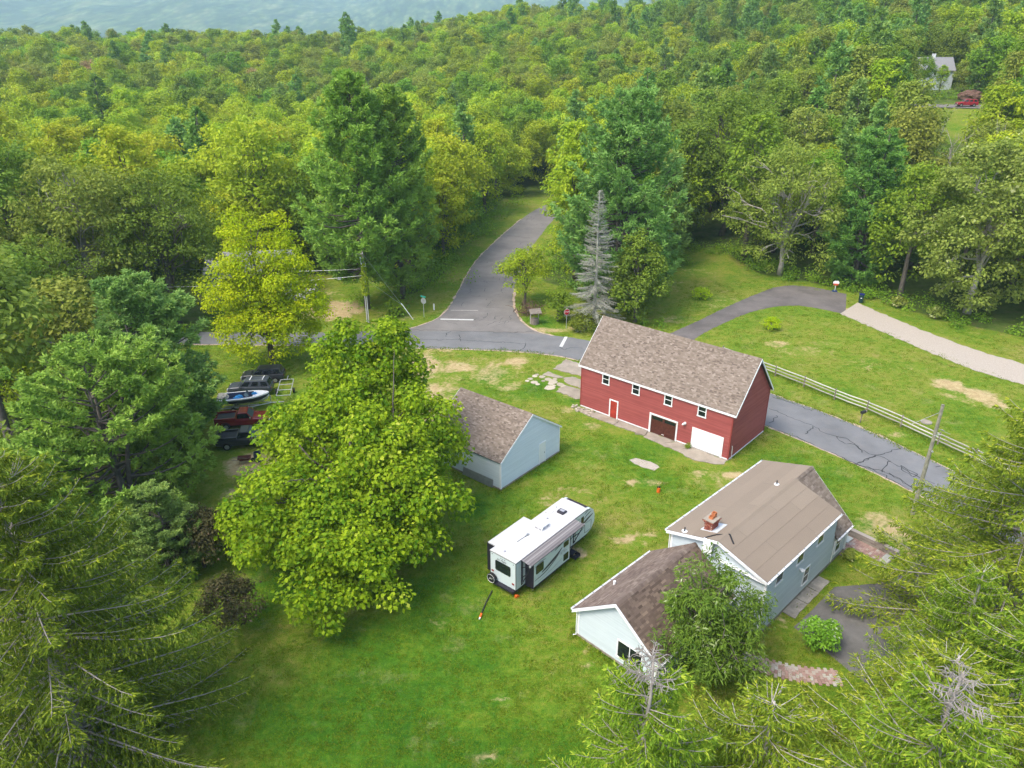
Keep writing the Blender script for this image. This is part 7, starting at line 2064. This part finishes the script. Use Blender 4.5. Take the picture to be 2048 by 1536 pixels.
for q, (tx, ty, ts, tm) in enumerate(((113.5, 219, 0.62, 'lf_green'), (119.5, 221, 0.42, 'lf_lime'), (127.5, 224, 0.6, 'lf_olive'))):
    plant(PROTO[(q, tm)], 'hillside_tree', ('green tree left in front of the hillside house', 'low yellow-green tree in front of the hillside house', 'olive tree at the right end of the hillside house')[q], 'tree', tx, ty, q, ts)
nb_, np_ = 0, 0
rest = []
for i in order:
    k = kind[i]
    rz = float(u3[i] * 6.28)
    s = 0.84 + 0.5 * float(u2[i] * 7 % 1)
    if rr[i] > 330: s *= 0.95
    if k == 'P':
        if np_ < 130:
            me = PP[int(u3[i] * 4) % 4]
            lab = 'dark pine rising out of the wood ' + zone(az[i], rr[i])
            plant(me, 'forest_pine', lab, 'tree', x[i], y[i], rz, s * (0.84 + 0.2 * u[i]), lab.replace('dark pine', 'dark pines'), float(zt[i]))
            np_ += 1
        else: rest.append(i)
    else:
        if nb_ < 295:
            me = PROTO[(int(u3[i] * 4) % 4, k)]
            lab = '%s broadleaf tree in the wood %s' % (CN[k], zone(az[i], rr[i]))
            plant(me, 'forest_tree', lab, 'tree', x[i], y[i], rz, (s, s, s * (0.9 + 0.25 * u[i])), lab.replace('tree', 'trees'), float(zt[i]))
            nb_ += 1
        else: rest.append(i)
rest = np.array(rest)

# the farther wood, too many to count: one object, each point an instance of one of the crowns above
def wood(name, sel, mesh, seed):
    rs = np.random.default_rng(seed)
    me = bpy.data.meshes.new(name)
    n = len(sel)
    me.vertices.add(n)
    me.vertices.foreach_set('co', np.stack([x[sel], y[sel], zt[sel] - 0.3], 1).astype(np.float32).ravel())
    sc = me.attributes.new('size', 'FLOAT', 'POINT'); sc.data.foreach_set('value', rs.uniform(0.82, 1.28, n).astype(np.float32))
    ro = me.attributes.new('turn', 'FLOAT', 'POINT'); ro.data.foreach_set('value', (rs.random(n) * 6.28).astype(np.float32))
    return me


def geo_wood(name, groups):
    """one mesh object whose node tree puts the right crown on every point"""
    allp, which = [], []
    for gi, (sel, me) in enumerate(groups):
        allp.append(sel); which += [gi] * len(sel)
    sel = np.concatenate(allp)
    base = wood(name, sel, None, 3)
    wa_ = base.attributes.new('which', 'INT', 'POINT'); wa_.data.foreach_set('value', np.array(which, np.int32))
    o = link(name, base, None, 'stuff')
    ng = bpy.data.node_groups.new('wood_nodes', 'GeometryNodeTree')
    ng.interface.new_socket('Geometry', in_out='INPUT', socket_type='NodeSocketGeometry'); ng.interface.new_socket('Geometry', in_out='OUTPUT', socket_type='NodeSocketGeometry')
    gi_ = ng.nodes.new('NodeGroupInput'); go_ = ng.nodes.new('NodeGroupOutput')
    g2i = ng.nodes.new('GeometryNodeGeometryToInstance')
    for (sel_, src) in reversed(groups):
        oi = ng.nodes.new('GeometryNodeObjectInfo'); oi.inputs['Object'].default_value = src; oi.inputs['As Instance'].default_value = False
        ng.links.new(oi.outputs['Geometry'], g2i.inputs[0])
    m2p = ng.nodes.new('GeometryNodeMeshToPoints')
    ng.links.new(gi_.outputs[0], m2p.inputs[0])
    iop = ng.nodes.new('GeometryNodeInstanceOnPoints')
    ng.links.new(m2p.outputs[0], iop.inputs['Points']); ng.links.new(g2i.outputs[0], iop.inputs['Instance'])
    iop.inputs['Pick Instance'].default_value = True
    def na(n, ty):
        a = ng.nodes.new('GeometryNodeInputNamedAttribute'); a.data_type = ty; a.inputs['Name'].default_value = n; return a.outputs[0]
    ng.links.new(na('which', 'INT'), iop.inputs['Instance Index'])
    cx = ng.nodes.new('ShaderNodeCombineXYZ'); ng.links.new(na('turn', 'FLOAT'), cx.inputs[2]); ng.links.new(cx.outputs[0], iop.inputs['Rotation'])
    ng.links.new(na('size', 'FLOAT'), iop.inputs['Scale'])
    ng.links.new(iop.outputs[0], go_.inputs[0])
    md = o.modifiers.new('wood', 'NODES'); md.node_group = ng
    return o


spare = []
groups = []
srcs = {}
for o in list(S.objects):
    if o.type == 'MESH' and o.parent is not None and o.data.name.startswith(('forest_crown', 'forest_pine_crown')):
        srcs.setdefault(o.data.name, o)
byk = {}
for i in rest:
    k = kind[i]
    me = PP[int(u3[i] * 4) % 4][1] if k == 'P' else PROTO[(int(u3[i] * 4) % 4, k)][1]
    byk.setdefault(me.name, []).append(i)
for mn, sel in byk.items():
    if mn in srcs: groups.append((np.array(sel), srcs[mn]))
    else: spare += list(sel)
if spare: groups[0] = (np.concatenate([groups[0][0], np.array(spare)]), groups[0][1])
far_wood = geo_wood('far_wood', groups)
print('wood: individuals', nb_, np_, 'rest', len(rest), 'variants', len(groups), len(byk))

# undergrowth along the edges of the wood and under the hedgerow trees
def undergrowth():
    r = np.random.default_rng(17)
    lines = [([(-41, 60), (-47, 72), (-47, 90), (-42, 97), (-45, 112), (-41, 125), (-26, 125)], 1.2, 70), ([(-19, 104.5), (-15.5, 111), (-12.4, 122), (-11.2, 137), (-9.0, 153), (-5.3, 168), (-3.5, 188)], 2.3, 240),
             ([(27, 125), (33, 141), (40, 139), (43.5, 125), (50, 120.5), (56.5, 114), (60.5, 105.5), (66.5, 98), (80, 86)], 1.3, 130), ([(19, 190), (14, 162), (8, 137), (6, 121), (12, 113), (24, 113)], 1.3, 70),
             ([(110, 212), (120, 212), (128, 206)], 2, 36), ([(92, 170), (106, 162)], 1.6, 14), ([(-27, 36), (-24, 44), (-28, 52)], 0.8, 30), ([(8.5, 95.8), (14, 96.5), (20, 97.5)], 1.1, 26)]
    C, CR = [], []
    for L, s, n in lines:
        P = resample(smooth(L, 2), 0.5)
        k = r.integers(0, len(P), n)
        p = P[k] + r.normal(0, 1.3, (n, 2)) * s
        bad = inside(CLEAR, p[:, 0], p[:, 1]) & (r.random(n) < 0.75)
        p = p[~bad]
        c = r.uniform(0.6, 1.5, len(p)) * s
        C.append(np.c_[p, terrain(p[:, 0], p[:, 1]) + c * 0.45]); CR.append(c)
    C, CR = np.concatenate(C), np.concatenate(CR)
    V, F, T = crown_leaves(C, CR, 110, 0.34, r, 0.6)
    link('undergrowth', mesh_from('undergrowth', V, F, T, M['lf_green']), None, 'stuff')


undergrowth()


# ------------------------------------------------------------------ grass tufts over the lawn: one object
def grass():
    r = np.random.default_rng(77)
    m = leafmat('grass_blades', (0.085, 0.20, 0.010), (0.25, 0.32, 0.022), None, 0.45, ovar=0.3)
    nb = 46
    a = r.random(nb) * 6.28; rad = 0.26 * np.sqrt(r.random(nb))
    P = np.stack([rad * np.cos(a), rad * np.sin(a), np.zeros(nb)], 1)
    D = norm(np.stack([r.normal(0, .8, nb), r.normal(0, .8, nb), np.ones(nb) * 0.6], 1)); N = norm(np.cross(D, r.normal(size=(nb, 3))))
    V, F, T = leaves(P, N, D, r.uniform(0.05, 0.12, nb), 0.28, 0.05, r.random(nb))
    tuft = link('grass_tuft', mesh_from('grass_tuft', V, F, T, m), None, 'stuff'); tuft.location = (2.0, 50.0, 0)
    n = 60000
    # denser towards the camera, where a tuft is more than a pixel
    yy = 22 + 98 * r.random(n) ** 1.35; xx = (r.random(n) * 2 - 1) * (yy * 0.80 + 4)
    k = inside(CLEAR, xx, yy) & (blobs(DIRT, xx, yy) < 0.28)
    for poly in (MAIN_N + MAIN_F[::-1], SIDE_L + SIDE_R[::-1], [(53.4, 108.4), (63.8, 84.2), (78, 66), (73, 61), (59.8, 78.0), (48.6, 103.2)],
                 [(15.6, 88.2), (23.1, 96.3), (33.4, 107.2), (44.4, 117.4), (53.4, 112.6), (49.2, 102.8), (43.4, 107.2), (34.4, 103.1), (25.8, 94.4), (20.0, 84.6)],
                 [(19.2, 38.6), (23.6, 42.7), (29.0, 44.0), (35, 48), (40, 41), (36, 34), (30, 31), (24, 31), (20.4, 36.6)],
                 [(6.0, 71.5), (12, 63.5), (16, 60.2), (19, 59.0), (21, 60.5), (26.5, 66.5), (13.2, 79), (7, 86.5), (3.0, 81)], [(-1, 55.6), (4.6, 62.4), (-2, 68), (-7.7, 61)]):
        k &= ~inside(poly, xx, yy)
    xx, yy = xx[k], yy[k]
    big = np.where(r.random(len(xx)) < 0.06, 1.6, 0.9) * r.uniform(0.6, 1.3, len(xx))
    # longer grass where the mower does not reach: walls, posts, the trailer, road edges
    ex, ey = [], []
    wl = []
    for (o_, a_, fp) in (((7.5, 72.5), -41.87, [(17.7, -0.1), (17.7, 7.9), (-0.1, 7.9)]), ((-1.0, 55.6), 50.55, [(-0.1, 8.7), (-0.15, -0.15), (8.9, -0.15), (8.9, 8.7)]), ((HX, HY), 44.3, [(13.4, 7.4), (-0.1, 7.4), (-0.1, 8.6), (-8.6, 8.6), (-8.6, 2.1)]), ((-0.65, 42.35), 49.9, [(0.2, -1.3), (9.3, -1.3)]), ((-0.65, 42.35), 49.9, [(0.2, 0.9), (9.3, 0.9)])):
        c_, s_ = math.cos(R(a_)), math.sin(R(a_))
        wl.append([(o_[0] + p[0] * c_ - p[1] * s_, o_[1] + p[0] * s_ + p[1] * c_) for p in fp])
    wl += [FP, MAIN_N[2:6], MAIN_F[9:13]]
    for L in wl:
        P = resample(L, 0.22); P = P + r.normal(0, 0.13, P.shape); P = P[r.random(len(P)) < 0.75]
        ex.append(P[:, 0]); ey.append(P[:, 1])
    ex, ey = np.concatenate(ex), np.concatenate(ey)
    big = np.concatenate([big, r.uniform(0.8, 2.3, len(ex))]); xx = np.concatenate([xx, ex]); yy = np.concatenate([yy, ey])
    me = bpy.data.meshes.new('lawn_grass'); me.vertices.add(len(xx))
    me.vertices.foreach_set('co', np.stack([xx, yy, terrain(xx, yy) - 0.01], 1).astype(np.float32).ravel())
    for nme, A in (('size', big), ('turn', r.random(len(xx)) * 6.28)):
        at = me.attributes.new(nme, 'FLOAT', 'POINT'); at.data.foreach_set('value', A.astype(np.float32))
    o = link('lawn_grass', me, None, 'stuff')
    ng = bpy.data.node_groups.new('grass_nodes', 'GeometryNodeTree')
    ng.interface.new_socket('Geometry', in_out='INPUT', socket_type='NodeSocketGeometry'); ng.interface.new_socket('Geometry', in_out='OUTPUT', socket_type='NodeSocketGeometry')
    gi_ = ng.nodes.new('NodeGroupInput'); go_ = ng.nodes.new('NodeGroupOutput')
    oi = ng.nodes.new('GeometryNodeObjectInfo'); oi.inputs['Object'].default_value = tuft; oi.inputs['As Instance'].default_value = True
    m2p = ng.nodes.new('GeometryNodeMeshToPoints'); iop = ng.nodes.new('GeometryNodeInstanceOnPoints')
    ng.links.new(gi_.outputs[0], m2p.inputs[0]); ng.links.new(m2p.outputs[0], iop.inputs['Points']); ng.links.new(oi.outputs['Geometry'], iop.inputs['Instance'])
    def na(nm):
        q = ng.nodes.new('GeometryNodeInputNamedAttribute'); q.data_type = 'FLOAT'; q.inputs['Name'].default_value = nm; return q.outputs[0]
    cx = ng.nodes.new('ShaderNodeCombineXYZ'); ng.links.new(na('turn'), cx.inputs[2]); ng.links.new(cx.outputs[0], iop.inputs['Rotation']); ng.links.new(na('size'), iop.inputs['Scale'])
    ng.links.new(iop.outputs[0], go_.inputs[0])
    o.modifiers.new('grass', 'NODES').node_group = ng


grass()
tot = 0
for me in bpy.data.meshes:
    if me.users: tot += sum(len(p.vertices) - 2 for p in me.polygons) if len(me.polygons) < 2000 else len(me.polygons) * 2
print('TRIS', tot)

# ------------------------------------------------------------------ haze: one closed box of thin even air round everything
hz = MB(); hz.box(-8200, 8200, -3200, 8200, -170, 760)
t = NT('haze_air')
pv = t.n('ShaderNodeVolumePrincipled')
pv.inputs['Color'].default_value = (0.60, 0.82, 0.95, 1)
pv.inputs['Density'].default_value = 0.0002
pv.inputs['Anisotropy'].default_value = 0.2
t.l(pv.outputs[0], t.out.inputs['Volume'])
o = hz.obj('haze', t.m, None, kind='stuff')
